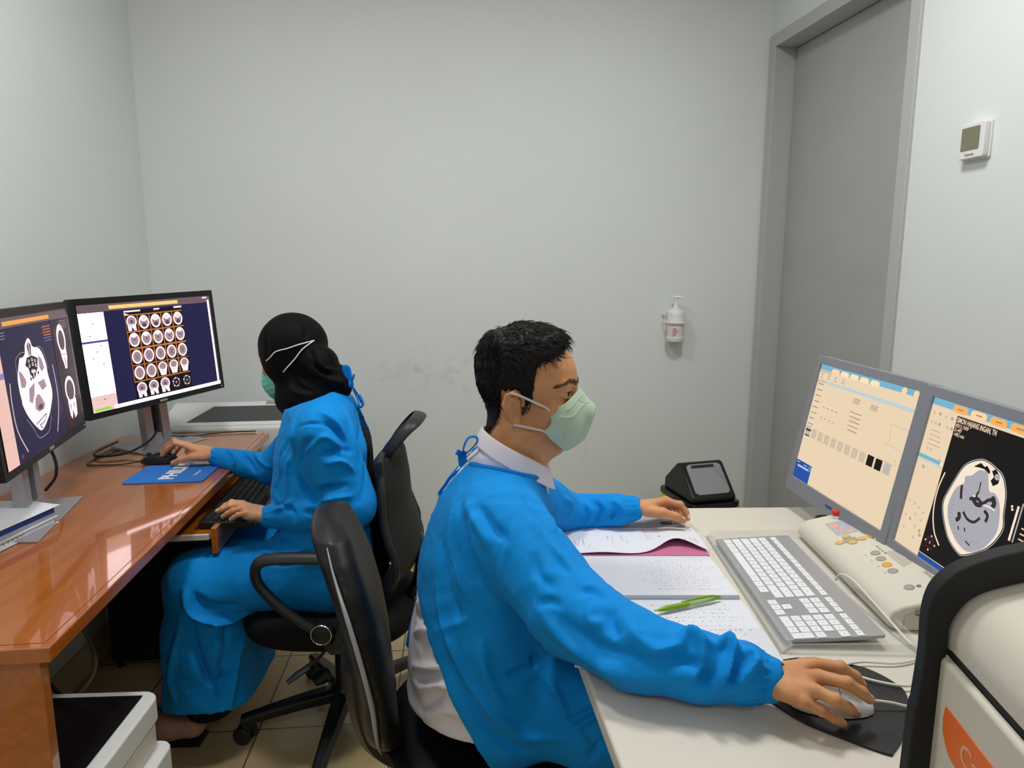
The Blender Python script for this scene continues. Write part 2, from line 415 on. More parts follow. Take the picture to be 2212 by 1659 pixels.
def handwriting(mb, x0, y0, n, dx, h, z, mi=0, ang=0, seed=0):
    """a row of small pen strokes on a sheet"""
    r = random.Random(seed); c, s_ = math.cos(ang), math.sin(ang)
    for i in range(n):
        if r.random() < .15: continue
        pts = [(i * dx + r.uniform(0, dx * .8), r.uniform(0, h)) for _ in range(3)]
        for a, b in zip(pts, pts[1:]):
            L = math.hypot(b[0] - a[0], b[1] - a[1]) + 1e-6; nx, ny = -(b[1] - a[1]) / L * .0003, (b[0] - a[0]) / L * .0003
            Q = [(a[0] + nx, a[1] + ny), (b[0] + nx, b[1] + ny), (b[0] - nx, b[1] - ny), (a[0] - nx, a[1] - ny)]
            mb.add([(x0 + p * c - q * s_, y0 + p * s_ + q * c, z(x0 + p * c - q * s_, y0 + p * s_ + q * c) if callable(z) else z) for p, q in Q], [(0, 1, 2, 3)], mi)

def cr_closed(P, n=5):
    out = []; m = len(P)
    for i in range(m):
        a, b, c, d = [np.array(P[(i + k) % m]) for k in (-1, 0, 1, 2)]
        for k in range(n):
            t_ = k / n; out.append(tuple(.5 * ((2 * b) + (-a + c) * t_ + (2 * a - 5 * b + 4 * c - d) * t_ * t_ + (-a + 3 * b - 3 * c + d) * t_ ** 3)))
    return out
# ------------------------------------------------------------------ the room
CL = np.array([-1.521, 2.898]); CR = np.array([1.150, 3.226])
uB = (CR - CL) / np.linalg.norm(CR - CL)
dL = np.array([.087, -.996]); dRt = np.array([.156, -.988]); dRt /= np.linalg.norm(dRt)
YB = -3.0
FL = CL + dL * ((CL[1] - YB) / .996); FR = CR + dRt * ((CR[1] - YB) / -dRt[1])
def quad_box(name, pts, z0, z1, m, kind='structure', **k):
    mb = MB(); mb.prism([tuple(p) for p in pts], z0, z1); o = obj(name, mb, m, **k)
    if kind: o['kind'] = kind
    return o
ex = .35
quad_box('floor', [FL + (-ex, -ex), FR + (ex, -ex), CR + (ex, ex), CL + (-ex, ex)], -.08, 0, M['tile'])
quad_box('ceiling', [FL + (-ex, -ex), FR + (ex, -ex), CR + (ex, ex), CL + (-ex, ex)], CEIL, CEIL + .08, M['ceiling'])
nB = np.array([-uB[1], uB[0]])
quad_box('wall_back', [CL - uB * .15, CR + uB * .25, CR + uB * .25 + nB * .12, CL - uB * .15 + nB * .12], 0, CEIL, M['wall'])
nL = np.array([dL[1], -dL[0]]); 
quad_box('wall_left', [CL, CL + nL * .12, FL + nL * .12, FL][::-1], 0, CEIL, M['wall_plain'])
quad_box('wall_front', [FL + (-.1, -.12), FR + (.1, -.12), FR + (.1, 0), FL + (-.1, 0)], 0, CEIL, M['wall_plain'])
nR = np.array([-dRt[1], dRt[0]])       # outward from the room, to the right
LR = np.linalg.norm(FR - CR)
T_R = Matrix(((dRt[0], nR[0], 0, CR[0]), (dRt[1], nR[1], 0, CR[1]), (0, 0, 1, 0), (0, 0, 0, 1)))  # local x along wall, y outward
mb = MB()
mb.box((.930, 0, 0), (LR + .05, .15, CEIL), T=T_R); mb.box((-.1, 0, 0), (.015, .15, CEIL), T=T_R); mb.box((.015, 0, 2.372), (.930, .15, CEIL), T=T_R)
structure('wall_right', mb, M['wall_plain'])
# door in a steel frame, the leaf set back in the wall
door = bpy.data.objects.new('door_1', None); COL.objects.link(door); door['kind'] = 'structure'
door.matrix_basis = T_R
mb = MB(); mb.box((.066, .088, .006), (.884, .128, 2.318)); obj('door_leaf', mb, M['door'], door, bevel=.002)
mb = MB(); mb.box((.012, -.012, 0), (.062, .14, 2.377)); mb.box((.888, -.012, 0), (.937, .14, 2.377)); mb.box((.062, -.012, 2.322), (.888, .14, 2.377))
mb.box((.062, .13, 0), (.888, .14, 2.33), 1)
obj('door_frame', mb, [M['frame'], M['dark_gap']], door, bevel=.003)
mb = MB(); 
mb.box((.80, .052, .93), (.83, .088, .96)); mb.tube([(.815, .055, .945), (.815, .04, .945), (.76, .04, .945), (.70, .045, .945)], .009)
obj('door_handle', mb, M['chrome'], door, smooth=True)
mb = MB(); mb.prism([tuple(CL), tuple(CL - nB * .011), tuple(CR - nB * .011), tuple(CR)], 0, .1); structure('baseboard_back', mb, M['skirt'])
mb = MB(); mb.prism([tuple(CL - nL * .0), tuple(CL - nL * .011), tuple(FL - nL * .011), tuple(FL)], 0, .1); structure('baseboard_left', mb, M['skirt'])
mb = MB(); mb.box((.945, -.011, 0), (LR, 0, .1), T=T_R); structure('baseboard_right', mb, M['skirt'])
# ceiling fixtures for the lights above; all but the first are added fill
for i, ((lx, ly), sz, en) in enumerate(LAMPS):
    names = ['small square ceiling lamp above the white desk', 'small square fill lamp added above the orange desk side of the room', 'unseen square fill lamp added above the left side behind the photographer', 'unseen square fill lamp added above the right side behind the photographer']
    t = thing('key_and_fill_lamp', names[i], 'ceiling lamp', (lx, ly, CEIL), group='recessed ceiling lamps')
    mb = MB(); a, b = sz[0] / 2 + .03, sz[1] / 2 + .03
    mb.box((-a, -b, -.02), (a, -b + .03, 0)); mb.box((-a, b - .03, -.02), (a, b, 0)); mb.box((-a, -b + .03, -.02), (-a + .03, b - .03, 0)); mb.box((a - .03, -b + .03, -.02), (a, b - .03, 0))
    obj('lamp_frame', mb, M['white_plastic'], t)
    mb = MB(); mb.box((-a + .03, -b + .03, -.012), (a - .03, b - .03, -.002)); obj('diffuser', mb, M['lamp'], t)

# thermostat on the right wall
p = at(2135, 302, 2.03)
t = thing('thermostat', 'square white thermostat with grey-green display on the right wall beside the door', 'thermostat')
s0 = (3.226 - 2.035) / .988
t.matrix_basis = T_R @ Matrix.Translation((s0, 0, 1.722))
mb = MB(); mb.prism(rrect(-.047, -.052, .047, .052, .006), -.008, 0, 'y'); obj('back_plate', mb, M['white_plastic'], t, bevel=.001)
mb = MB(); mb.prism(rrect(-.044, -.049, .044, .049, .007), -.026, -.008, 'y'); obj('housing', mb, M['white_plastic'], t, bevel=.003)
mb = MB(); mb.prism(rrect(-.036, -.026, .028, .038, .003), -.0268, -.0255, 'y'); obj('display', mb, M['lcd'], t)
mb = MB(); V, F = text_faces('Tenova', .011, .0003); mb.add([(-x * -1 - .004, -.0266, z - .038) for x, z, _ in V], F); obj('brand_mark', mb, M['print_grey'], t, recalc=False)

# soap dispenser bottle on the back wall
s0 = .745; yb = 3.085 + .123 * s0
t = thing('soap_dispenser', 'white pump bottle of hand sanitizer hanging in a bracket on the back wall', 'dispenser', (s0, yb, 0), math.atan2(uB[1], uB[0]))
D = MB(); D.lathe([(.001, 1.035), (.036, 1.036), (.0405, 1.042), (.0405, 1.058), (.0385, 1.06), (.0385, 1.115), (.0405, 1.117), (.0405, 1.132), (.0385, 1.136), (.0385, 1.16), (.036, 1.172), (.028, 1.182), (.016, 1.188), (.001, 1.188)], 36, T=Matrix.Translation((0, -.048, 0)))
obj('bottle', D, M['white_plastic'], t, smooth=True)
D = MB(); D.lathe([(.0392, 1.064), (.0392, 1.112)], 36, T=Matrix.Translation((0, -.048, 0))); o = obj('bottle_label', D, M['label_pink'], t, smooth=True)
D = MB()
for k in range(4): D.box((-.03, -.0885 + .001 * k * 0, 1.07 + .009 * k), (-.03 + .02 + .006 * (k % 3), -.0872, 1.0735 + .009 * k))
obj('label_print', D, mat('label_print', (196, 160, 160), rough=.7), t)
D = MB(); D.lathe([(.001, 1.184), (.015, 1.185), (.015, 1.196), (.009, 1.204), (.008, 1.212), (.004, 1.214), (.004, 1.236), (.001, 1.237)], 20, T=Matrix.Translation((0, -.048, 0)))
D.tube([(-.012, -.04, 1.238), (.0, -.048, 1.240), (.016, -.062, 1.238), (.022, -.068, 1.233)], [.006, .007, .005, .003], smooth=4)
obj('pump', D, M['white_plastic'], t, smooth=True)
D = MB(); D.box((-.03, -.012, 1.08), (.03, -.0005, 1.17)); D.tube([(-.046, -.01, 1.125), (-.046, -.05, 1.125), (-.03, -.088, 1.125), (0, -.096, 1.125), (.03, -.088, 1.125), (.046, -.05, 1.125), (.046, -.01, 1.125)], .003, flat=(1.8, .6))
D.box((-.05, -.02, 1.155), (-.04, -.0005, 1.165))
obj('wall_bracket', D, M['white_plastic'], t, smooth=True)

# swing-lid bin behind the white desk
t = thing('trash_bin', 'black swing-lid trash bin with grey flap and yellow bag against the back wall', 'bin', (.701, 2.536, 0), R(15))
wv, dv = .208, .265
mb = MB(); mb.loft([[(x * .86 + .014, y * .86 + .018, 0) for x, y in rrect(0, 0, wv, dv, .03)], [(x, y, .43) for x, y in rrect(.006, .006, wv - .006, dv - .006, .03)]]); obj('bin_body', mb, M['black_plastic'], t, smooth=True)
mb = MB(); mb.loft([[(x, y, .33) for x, y in rrect(-.006, -.004, wv + .006, dv + .005, .03)], [(x, y, .40) for x, y in rrect(-.012, -.008, wv + .014, dv + .008, .03)], [(x, y, .436) for x, y in rrect(-.002, -.002, wv + .018, dv + .002, .03)]]); obj('bin_bag', mb, M['yellow_bag'], t, smooth=True)
mb = MB(); mb.prism(rrect(-.008, -.008, wv + .008, dv + .008, .03), .432, .456); obj('lid_rim', mb, M['black_gloss'], t, bevel=.005)
# hood: gable with ridge along x near the middle, sloping front and back
hx0, hx1, hy0, hy1 = .008, wv - .008, .012, dv - .02
prof = [(hy0, .456), (hy0 - .002, .475), (.118, .585), (.135, .590), (.152, .583), (hy1, .500), (hy1 + .002, .456)]
mb = MB(); mb.prism(prof, hx0, hx1, 'x'); obj('lid_hood', mb, M['black_plastic'], t, bevel=.007, seg=3)
# flap lies on the front slope
p0 = Vector((0, hy0 - .002, .475)); p1 = Vector((0, .118, .585)); sd = (p1 - p0).normalized(); L_ = (p1 - p0).length; nn = Vector((0, -sd.z, sd.y))
TF = Matrix(((1, 0, 0, 0), (0, sd.y, nn.y, p0.y), (0, sd.z, nn.z, p0.z), (0, 0, 0, 1)))
mb = MB(); mb.loft([[(x, y, -.002) for x, y in rrect(hx0 + .020, .014, hx1 - .018, L_ - .002, .018)], [(x, y, .004) for x, y in rrect(hx0 + .021, .015, hx1 - .019, L_ - .003, .018)]], T=TF)
mb.loft([[(hx1 - .055, L_ - .02, .004), (hx1 - .019, .03, .004), (hx1 - .019, L_ - .02, .004)], [(hx1 - .052, L_ - .022, .007), (hx1 - .024, .04, .0045), (hx1 - .022, L_ - .022, .007)]], T=TF)
fl = obj('swing_flap', mb, M['grey_flap'], t, bevel=.001)
mb = MB(); mb.prism(rrect(hx0 + .04, L_ - .022, hx1 - .05, L_ - .009, .003), .0038, .005, T=TF); obj('flap_recess', mb, M['rubber'], fl)

# ------------------------------------------------------------------ left desk of orange laminate
Z1 = .735
P_near = np.array([-.769, 1.045]); ddk = np.array([-.1165, .9932])    # front edge direction away from camera
LD = 1.565; perp = np.array([-ddk[1], ddk[0]])
desk = thing('computer_desk', 'orange-brown laminate computer desk along the left wall', 'desk', (P_near[0], P_near[1], 0))
T_D = Matrix(((-perp[0], ddk[0], 0, P_near[0]), (-perp[1], ddk[1], 0, P_near[1]), (0, 0, 1, 0), (0, 0, 0, 1)))  # x: to the room (0 = front edge), y: away
desk.matrix_basis = T_D
mb = MB(); mb.box((-.60, 0, Z1 - .028), (0, LD, Z1)); obj('desktop', mb, M['wood'], desk, bevel=.003)
mb = MB(); mb.box((-.016, .016, Z1 - .0002), (-.0145, LD - .016, Z1 + .0004)); mb.box((-.59, .016, Z1 - .0002), (-.016, .0175, Z1 + .0004)); obj('edge_groove', mb, mat('groove_brown', (120, 62, 22), rough=.4), desk)
mb = MB(); mb.box((-.58, .03, 0), (-.035, .055, Z1 - .028)); obj('side_panel', mb, M['wood'], desk, bevel=.002)
mb = MB(); mb.box((-.58, LD - .055, 0), (-.035, LD - .03, Z1 - .028)); obj('side_panel', mb, M['wood'], desk, bevel=.002)
mb = MB(); mb.box((-.575, .62, .2), (-.557, LD - .055, Z1 - .028)); obj('back_panel', mb, M['wood'], desk)
mb = MB(); mb.box((-.34, .70, .640), (.04, 1.26, .655)); tr_ = obj('keyboard_tray', mb, M['wood'], desk, bevel=.002)
mb = MB(); mb.box((.04, .695, .600), (.056, 1.265, .672)); obj('tray_front_board', mb, M['wood'], desk, bevel=.002)
for yy in (.688, 1.262):
    mb = MB(); mb.box((-.34, yy, .642), (.036, yy + .010, .657)); mb.box((-.45, yy - .003, .655), (-.10, yy + .013, .662)); mb.box((-.45, yy, .66), (-.2, yy + .008, Z1 - .028)); rl = obj('tray_rail', mb, M['rail'], desk, bevel=.001)
    for xx in (-.09, -.21):
        mb = MB(); mb.lathe([(.003, 0), (.003, .0015)], 10, T=Matrix.Translation((xx, yy - .0005, .650)) @ Matrix.Rotation(R(90), 4, 'X'))
        obj('rail_screw', mb, M['dark_gap'], rl)

# mouse pad on it
def flat_poly(name, pts, z0, z1, m, label, cat, **k):
    mb = MB(); mb.prism([tuple(p[:2]) for p in pts], z0, z1); o = obj(name, mb, m, **k); return tag(o, label, cat)
t = thing('mouse_pad', 'bright blue mouse pad with white lettering on the orange desk', 'mouse pad', (-1.045, 2.03, Z1), R(6))
mb = MB(); mb.prism(rrect(-.115, -.095, .115, .095, .014), 0, .004); obj('pad', mb, M['blue_pad'], t, bevel=.001)
mb = MB(); V, F = text_faces('PHILIPS', .058, .0030)
TT = Matrix.Translation((.002, .026, .0045)) @ Matrix.Rotation(R(90), 4, 'Z')
mb.add(V and [(x, y, 0) for x, y, _ in V], F, T=TT)
obj('lettering', mb, M['logo_white'], t, recalc=False); mb = MB(); V, F = text_faces('Healthcare', .013, .0003); mb.add([(x, y, 0) for x, y, _ in V], F, T=Matrix.Translation((.072, -.005, .0045)) @ Matrix.Rotation(R(90), 4, 'Z'))
obj('small_lettering', mb, M['logo_white'], t, recalc=False)

def mouse_mesh(L=.11, W=.06, Hh=.034):
    mb = MB(); rings = []
    for i in range(13):
        s = i / 12; x = (s - .5) * L
        w = W / 2 * (math.sin(math.pi * min(max(s * .92 + .04, .0), 1)) ** .42); h = Hh * (math.sin(math.pi * (s * .86 + .05)) ** .6) * (1.08 - .35 * s)
        ring = []
        for k in range(16):
            a = 2 * math.pi * k / 16; cc, ss = math.cos(a), math.sin(a)
            ring.append((x, w * abs(cc) ** .8 * (1 if cc > 0 else -1), .001 + (h * (abs(ss) ** .7) if ss > 0 else 0)))
        rings.append(ring)
    mb.loft(rings); return mb
def add_mouse(label, m, m2, loc, rz):
    t = thing('computer_mouse', label, 'mouse', loc, rz)
    obj('mouse_shell', mouse_mesh(), m, t, smooth=True)
    mb = MB(); mb.ball((.032, 0, .0265), (.009, .0032, .007), 12); obj('scroll_wheel', mb, m2, t, smooth=True)
    mb = MB(); mb.tube([(.008, 0, .0352), (.03, 0, .0315), (.05, 0, .020)], .0006, 5); mb.tube([(.006, -.024, .026), (.008, 0, .0354), (.006, .024, .026)], .0006, 5); obj('button_seam', mb, m2, t)
    return t
add_mouse('black computer mouse under the hand on the blue mouse pad', M['black_plastic'], M['rubber'], (-1.150, 2.155, Z1 + .0042), R(188))
mb = MB(); mb.tube([(-1.205, 2.147, Z1 + .010), (-1.26, 2.13, Z1 + .003), (-1.33, 2.12, Z1 + .003), (-1.375, 2.13, Z1 + .003), (-1.385, 2.20, Z1 + .003), (-1.375, 2.32, Z1 + .003), (-1.37, 2.40, Z1 + .006)], .002, 6)
tag(obj('mouse_cable', mb, M['black_plastic']), 'thin black mouse cable looping across the orange desk', 'cable')

# black keyboard in the tray
t = thing('computer_keyboard', 'black computer keyboard on the pull-out tray of the orange desk', 'keyboard', (-.812, 2.0, .6555), R(7))
mb = MB(); mb.prism([(-.072, .001), (-.072, .022), (.072, .014), (.076, .001)], -.22, .22, 'y'); obj('keyboard_case', mb, M['black_plastic'], t, bevel=.003)
mb = MB(); ku = .0186
def keyrows(mb, x0, dx, y0, y1, n, z, kx=.016, ky=.0165):
    for r_ in range(n):
        x = x0 + dx * r_
        k = int((y1 - y0) / .0188)
        for c in range(k):
            y = y0 + .0188 * c; zz = z(x)
            mb.loft([[(x - kx / 2, y, zz), (x + kx / 2, y, zz), (x + kx / 2, y + ky, zz), (x - kx / 2, y + ky, zz)], [(x - kx * .36, y + .002, zz + .006), (x + kx * .36, y + .002, zz + .006), (x + kx * .36, y + ky - .002, zz + .006), (x - kx * .36, y + ky - .002, zz + .006)]])
zf = lambda x: .0175 - .055 * x
keyrows(mb, -.052, .0190, -.205, -.125, 6, zf); keyrows(mb, -.052, .0190, -.115, -.055, 6, zf); keyrows(mb, -.052, .0190, -.045, .21, 6, zf)
o = obj('key_block', mb, M['rubber'], t); o['kind'] = 'stuff'
mb = MB()
for i in range(0):
    x = -.052 + .019 * rng.integers(0, 6); y = -.2 + .0188 * rng.integers(0, 21) + .004
    zz = zf(x) + .0064; mb.box((x - .003, y, zz - .0002), (x + .002, y + .004, zz))

# ---- monitors on the left desk
def wide_monitor(label, pos, yaw, tilt, roll, foot, deskz, draw, grp):
    t = thing('monitor', label, 'monitor', (0, 0, 0), 0, group=grp)
    Rm = (Matrix.Rotation(R(yaw), 4, 'Z') @ Matrix.Rotation(R(tilt), 4, 'X') @ Matrix.Rotation(R(roll), 4, 'Y'))
    t.matrix_basis = Matrix.Translation(pos) @ Rm
    w, h = .556, .361; sw, sh = .518, .324
    mb = MB(); mb.prism(rrect(-w / 2, -h / 2, w / 2, h / 2, .006), .0, .022, 'y')
    mb.loft([[(x, .022, z) for x, z in rrect(-w / 2 + .03, -h / 2 + .03, w / 2 - .03, h / 2 - .03, .02)], [(x, .048, z) for x, z in rrect(-.14, -.12, .14, .12, .02)]])
    obj('monitor_case', mb, M['black_plastic'], t, bevel=.002)
    mb = MB(); mb.box((-sw / 2 - .001, -.0012, -sh / 2 - .001), (sw / 2 + .001, .001, sh / 2 + .003 - .002)); obj('screen_surround', mb, M['black_gloss'], t)
    s = Screen(sw, sh - .002, -.0016); draw(s); obj('screen', s.mb, s.mats, t, recalc=False)
    mb = MB(); mb.prism(rrect(-.017, -.1745, .013, -.1675, .002), -.002, .001, 'y'); obj('logo_badge', mb, M['silver'], t)
    mb = MB(); mb.lathe([(.0022, 0), (.0022, .001)], 10, T=Matrix.Translation((w / 2 - .014, 0, -h / 2 + .010)) @ Matrix.Rotation(R(90), 4, 'X')); obj('power_light', mb, M['logo_white'], t)
    # stand in world space: two-legged neck and sloping plate
    q = Rm.to_3x3(); c = Vector(pos) + q @ Vector((0, .05 + foot[4], -.02))
    ya = R(yaw); S = Matrix.Translation((c.x, c.y, deskz)) @ Matrix.Rotation(ya, 4, 'Z') @ Matrix.Translation((foot[5], 0, 0))
    inv = t.matrix_basis.inverted(); TS = inv @ S; zt = pos[2] - deskz
    mb = MB()
    for sx in (-1, 1):
        a0, a1 = (-.052, -.018) if sx < 0 else (.018, .052)
        mb.loft([[(a0, -.012, .008), (a1, -.012, .008), (a1, .02, .008), (a0, .02, .008)], [(a0 - foot[5], -foot[4], zt + .03), (a1 - foot[5], -foot[4], zt + .03), (a1 - foot[5], .022 - foot[4], zt + .03), (a0 - foot[5], .022 - foot[4], zt + .03)]], T=TS)
    mb.box((-.052 - foot[5], -foot[4], zt - .03), (.052 - foot[5], .022 - foot[4], zt + .04), T=TS)
    mb.box((-.052, -.012, .006), (.052, .022, .05), T=TS)
    obj('stand_neck', mb, M['silver'], t, bevel=.002)
    mb = MB(); mb.loft([[(-.018, .01, .05), (.018, .01, .05), (.018, .018, .05), (-.018, .018, .05)], [(-.018 - foot[5], .010 - foot[4], zt), (.018 - foot[5], .010 - foot[4], zt), (.018 - foot[5], .018 - foot[4], zt), (-.018 - foot[5], .018 - foot[4], zt)]], T=TS); obj('neck_slot', mb, M['grey_frame'], t)
    f0, f1, fw, fw2, bk_, sx_ = foot
    mb = MB(); mb.loft([[(-fw, f0, .0), (fw, f0, 0), (fw2, f1, 0), (-fw2, f1, 0)], [(-fw, f0, .004), (fw, f0, .004), (fw2, f1, .012), (-fw2, f1, .012)]], T=TS)
    obj('stand_foot', mb, M['silver'], t, bevel=.0015)
    return t, TS

E_ = {}
def e(name, rgb, s=1.0):
    if name not in E_: E_[name] = emis('screen_' + name, rgb, s)
    return E_[name]
EW = e('white', (255, 236, 242), 3.0); NAVY = e('navy', (34, 32, 72)); BLK = e('black', (22, 18, 26)); ORG = e('orange_line', (206, 118, 52)); GOLD = e('gold', (255, 208, 130), 1.05)
MAUVE = e('mauve', (112, 92, 98)); SK = e('skull_white', (250, 226, 236), 1.25); BR = e('brain_grey', (168, 142, 148)); BRD = e('brain_dark', (92, 72, 80)); LPK = e('pink_panel', (244, 206, 200)); LBL = e('blue_bar', (60, 72, 150)); GRN = e('green_bar', (150, 225, 60)); REDT = e('faint_red', (220, 160, 165))
def head_axial(s, u, v, ru, rv, kind):
    s.ell(u, v, ru, rv, SK); s.ell(u, v, ru * .74, rv * .76, BR)
    if kind == 0: s.ell(u, v, ru * .16, rv * .14, BRD); s.ell(u, v + rv * .62, ru * .5, rv * .3, SK)
    if kind == 1: s.line([(u - ru * .35, v + rv * .35), (u, v), (u + ru * .35, v + rv * .35)], .0014, BRD, sm=0); s.line([(u - ru * .35, v - rv * .4), (u, v - rv * .05), (u + ru * .35, v - rv * .4)], .0014, BRD, sm=0)
    if kind == 2: s.line([(u - ru * .3, v + rv * .4), (u + ru * .3, v - rv * .4)], .0022, BRD); s.line([(u + ru * .3, v + rv * .4), (u - ru * .3, v - rv * .4)], .0022, BRD)
    if kind == 3: s.line([(u, v + rv * .6), (u, v - rv * .6)], .001, BRD)
    if kind == 4: s.ell(u, v + rv * .5, ru * .65, rv * .42, SK); s.ell(u, v - rv * .42, ru * .42, rv * .3, BRD); s.line([(u - ru * .4, v + rv * .75), (u, v + rv * .3), (u + ru * .4, v + rv * .75)], .001, BRD, sm=0)
def head_side(s, u, v, ru, rv, flip=1):
    s.ell(u, v + rv * .2, ru, rv * .8, SK); s.ell(u, v + rv * .25, ru * .76, rv * .55, BR); s.ell(u, v + rv * .2, ru * .25, rv * .2, BRD)
    s.poly([(u - ru * .9, v - rv * .1), (u - ru * .8, v - rv), (u - ru * .2, v - rv), (u, v - rv * .5), (u + ru * .3, v - rv), (u + ru * .8, v - rv), (u + ru * .7, v - rv * .2)][::-1], SK)
    s.line([(u - ru * .9, v - rv * .25), (u - ru * .2, v - rv * .3), (u - ru * .1, v - rv * .8)], .0012, BRD, sm=0)
def draw_m2(s):
    s.rect(0, 0, 1, 1, MAUVE); s.poly([(.205, .945), (.72, .945), (.72, .98), (.205, .98)], GOLD)
    s.rect(.0, .0, .985, .93, NAVY); s.rect(.0, 0, .165, .925, EW); s.rect(.0, .645, .165, .665, LBL)
    s.rect(.0, .0, .165, .15, LPK)
    for i, vv in enumerate((.86, .82, .74, .71, .67, .61, .59, .56, .53, .50, .47, .44, .14, .11, .08)):
        s.rect(.02, vv, .15 - .03 * (i % 3), vv + .0025, REDT)
        if i % 2: s.rect(.05 + .03 * (i % 3), vv - .004, .06 + .03 * (i % 3), vv + .006, BRD)
    s.rect(.015, .012, .115, .034, GRN); s.rect(.14, 0, 1, .035, EW); s.rect(.975, 0, .99, .955, EW); s.rect(.935, .975, .975, .99, SK)
    s.rect(.30, .035, .745, .915, BLK); s.rect(.30, .90, .42, .915, SK); s.rect(.52, .9, .565, .915, SK); s.rect(.68, .9, .745, .918, SK); s.poly([(.3, .87), (.345, .87), (.3, .895)], SK)
    cols = [.346 + .089 * i for i in range(5)]; rows = [.79, .625, .455, .295, .125]
    s.rect(.302, .205, .743, .875, ORG)
    for r_, v in enumerate(rows):
        for c_, u in enumerate(cols):
            vv = v + .0
            s.rect(u - .041, vv - .078, u + .041, vv + .074, BLK)
            if (r_, c_) == (0, 0) or (r_ == 4 and c_ < 3): head_side(s, u, vv, .037, .075)
            elif r_ == 3 and c_ >= 2:
                s.ell(u, vv + .02, .036, .05, SK); s.ell(u, vv + .025, .025, .034, BR); s.poly([(u - .03, vv - .01), (u - .02, vv - .07), (u + .02, vv - .07), (u + .03, vv - .01)], SK); s.line([(u - .012, vv - .03), (u, vv - .02), (u + .012, vv - .03)], .001, BRD, sm=0)
            elif r_ == 4:
                for k in range(11):
                    a = k * .57; s.ell(u + .026 * math.cos(a), vv + .045 * math.sin(a), .006, .009, SK if k % 2 else BR, 8)
                s.ell(u, vv, .008, .012, BR)
            else: head_axial(s, u, vv, .038, .070, {0: 4, 1: 0, 2: 1 if c_ < 3 else 2, 3: 3}[r_])
def draw_m1(s):
    s.rect(0, 0, 1, 1, MAUVE); s.poly([(.19, .945), (.742, .945), (.742, .975), (.19, .975)], e('amber', (246, 170, 84)))
    s.rect(0, 0, 1, .93, e('navy2', (40, 36, 66))); s.rect(0, 0, .118, .93, e('salmon', (240, 196, 184)))
    s.rect(0, .20, .118, .203, REDT); s.rect(0, .60, .118, .64, e('violet', (150, 130, 190)))
    for k in range(12): s.rect(.02, .3 + .024 * k, .08, .302 + .024 * k, REDT)
    sk = [(0.43, 0.83), (0.456, 0.812), (0.472, 0.762), (0.538, 0.741), (0.574, 0.695), (0.6, 0.61), (0.602, 0.529), (0.614, 0.455), (0.619, 0.382), (0.602, 0.325), (0.549, 0.238), (0.512, 0.2), (0.427, 0.139), (0.371, 0.169), (0.289, 0.283), (0.251, 0.379), (0.251, 0.407), (0.244, 0.482), (0.248, 0.573), (0.274, 0.64), (0.307, 0.706), (0.327, 0.703), (0.37, 0.723), (0.387, 0.785)]
    s.line([(.25, .6), (.262, .70), (.33, .74), (.38, .73)], .0018, BR); s.line([(.5, .75), (.57, .74), (.605, .66), (.62, .56)], .0018, BR)
    s.fan(cr_closed(sk, 3), SK, (.43, .45))
    s.poly([(.405, .775), (.43, .81), (.455, .775), (.44, .70), (.415, .70)], BRD)
    s.line([(.43, .81), (.428, .70)], .003, SK)
    s.poly([(0.383, 0.692), (0.446, 0.699), (0.509, 0.668), (0.487, 0.594), (0.436, 0.528), (0.397, 0.528), (0.384, 0.616), (0.354, 0.641)][::-1], BLK)
    for u, v in ((.40, .665), (.44, .67), (.475, .655), (.40, .63), (.44, .635), (.475, .62), (.42, .585), (.45, .58)): s.ell(u, v, .012, .014, SK, 10, up=False); 
    for u, v in ((.40, .665), (.44, .67), (.475, .655), (.40, .63), (.44, .635), (.475, .62)): s.ell(u, v, .006, .007, BLK, 8)
    s.line([(.432, .60), (.43, .50)], .004, SK); s.ell(.39, .535, .02, .028, SK); s.ell(.39, .535, .008, .013, BLK); s.ell(.487, .56, .02, .028, SK); s.ell(.487, .56, .008, .013, BLK)
    s.poly([(.27, .62), (.30, .60), (.335, .53), (.31, .49), (.27, .50)][::-1], BR); s.poly([(.52, .68), (.55, .66), (.57, .58), (.53, .56), (.51, .6)][::-1], BR)
    s.poly([(.35, .47), (.42, .50), (.40, .42), (.36, .36), (.33, .38)][::-1], BR); s.poly([(.46, .49), (.54, .50), (.56, .44), (.50, .42)][::-1], BR)
    s.poly([(0.434, 0.412), (0.461, 0.395), (0.503, 0.313), (0.477, 0.281), (0.419, 0.279), (0.381, 0.311), (0.401, 0.382)][::-1], BR); s.ell(.445, .31, .03, .02, BRD)
    s.line([(.36, .20), (.43, .22), (.50, .24), (.46, .19), (.40, .18), (.43, .15)], .0025, BRD, sm=2)
    s.line([(.16, .558), (.145, .42), (.152, .229), (.222, .049)], .0045, e('arc', (215, 190, 196))); s.line([(0.68, 0.583), (0.687, 0.426), (0.671, 0.252), (0.6, 0.061)], .0045, e('arc', (215, 190, 196)))
    s.line([(0.264, 0.273), (0.326, 0.175), (0.366, 0.098), (0.446, 0.092), (0.503, 0.112), (0.557, 0.205)], .002, BR)
    s.rect(.745, 0, 1, .93, e('plum', (48, 34, 44))); s.rect(.742, .48, 1, .483, BRD)
    s.ell(.862, .76, .062, .125, SK); s.ell(.862, .75, .042, .085, BRD); s.poly([(.82, .67), (.83, .60), (.845, .56), (.855, .51), (.885, .51), (.895, .56), (.91, .60), (.91, .67)][::-1], SK); s.poly([(.865, .60), (.875, .60), (.875, .53), (.865, .53)][::-1], BR)
    s.line([(.80, .63), (.85, .635), (.93, .62)], .0012, e('crimson', (170, 50, 70))); s.line([(.79, .86), (.785, .72)], .0015, BR)
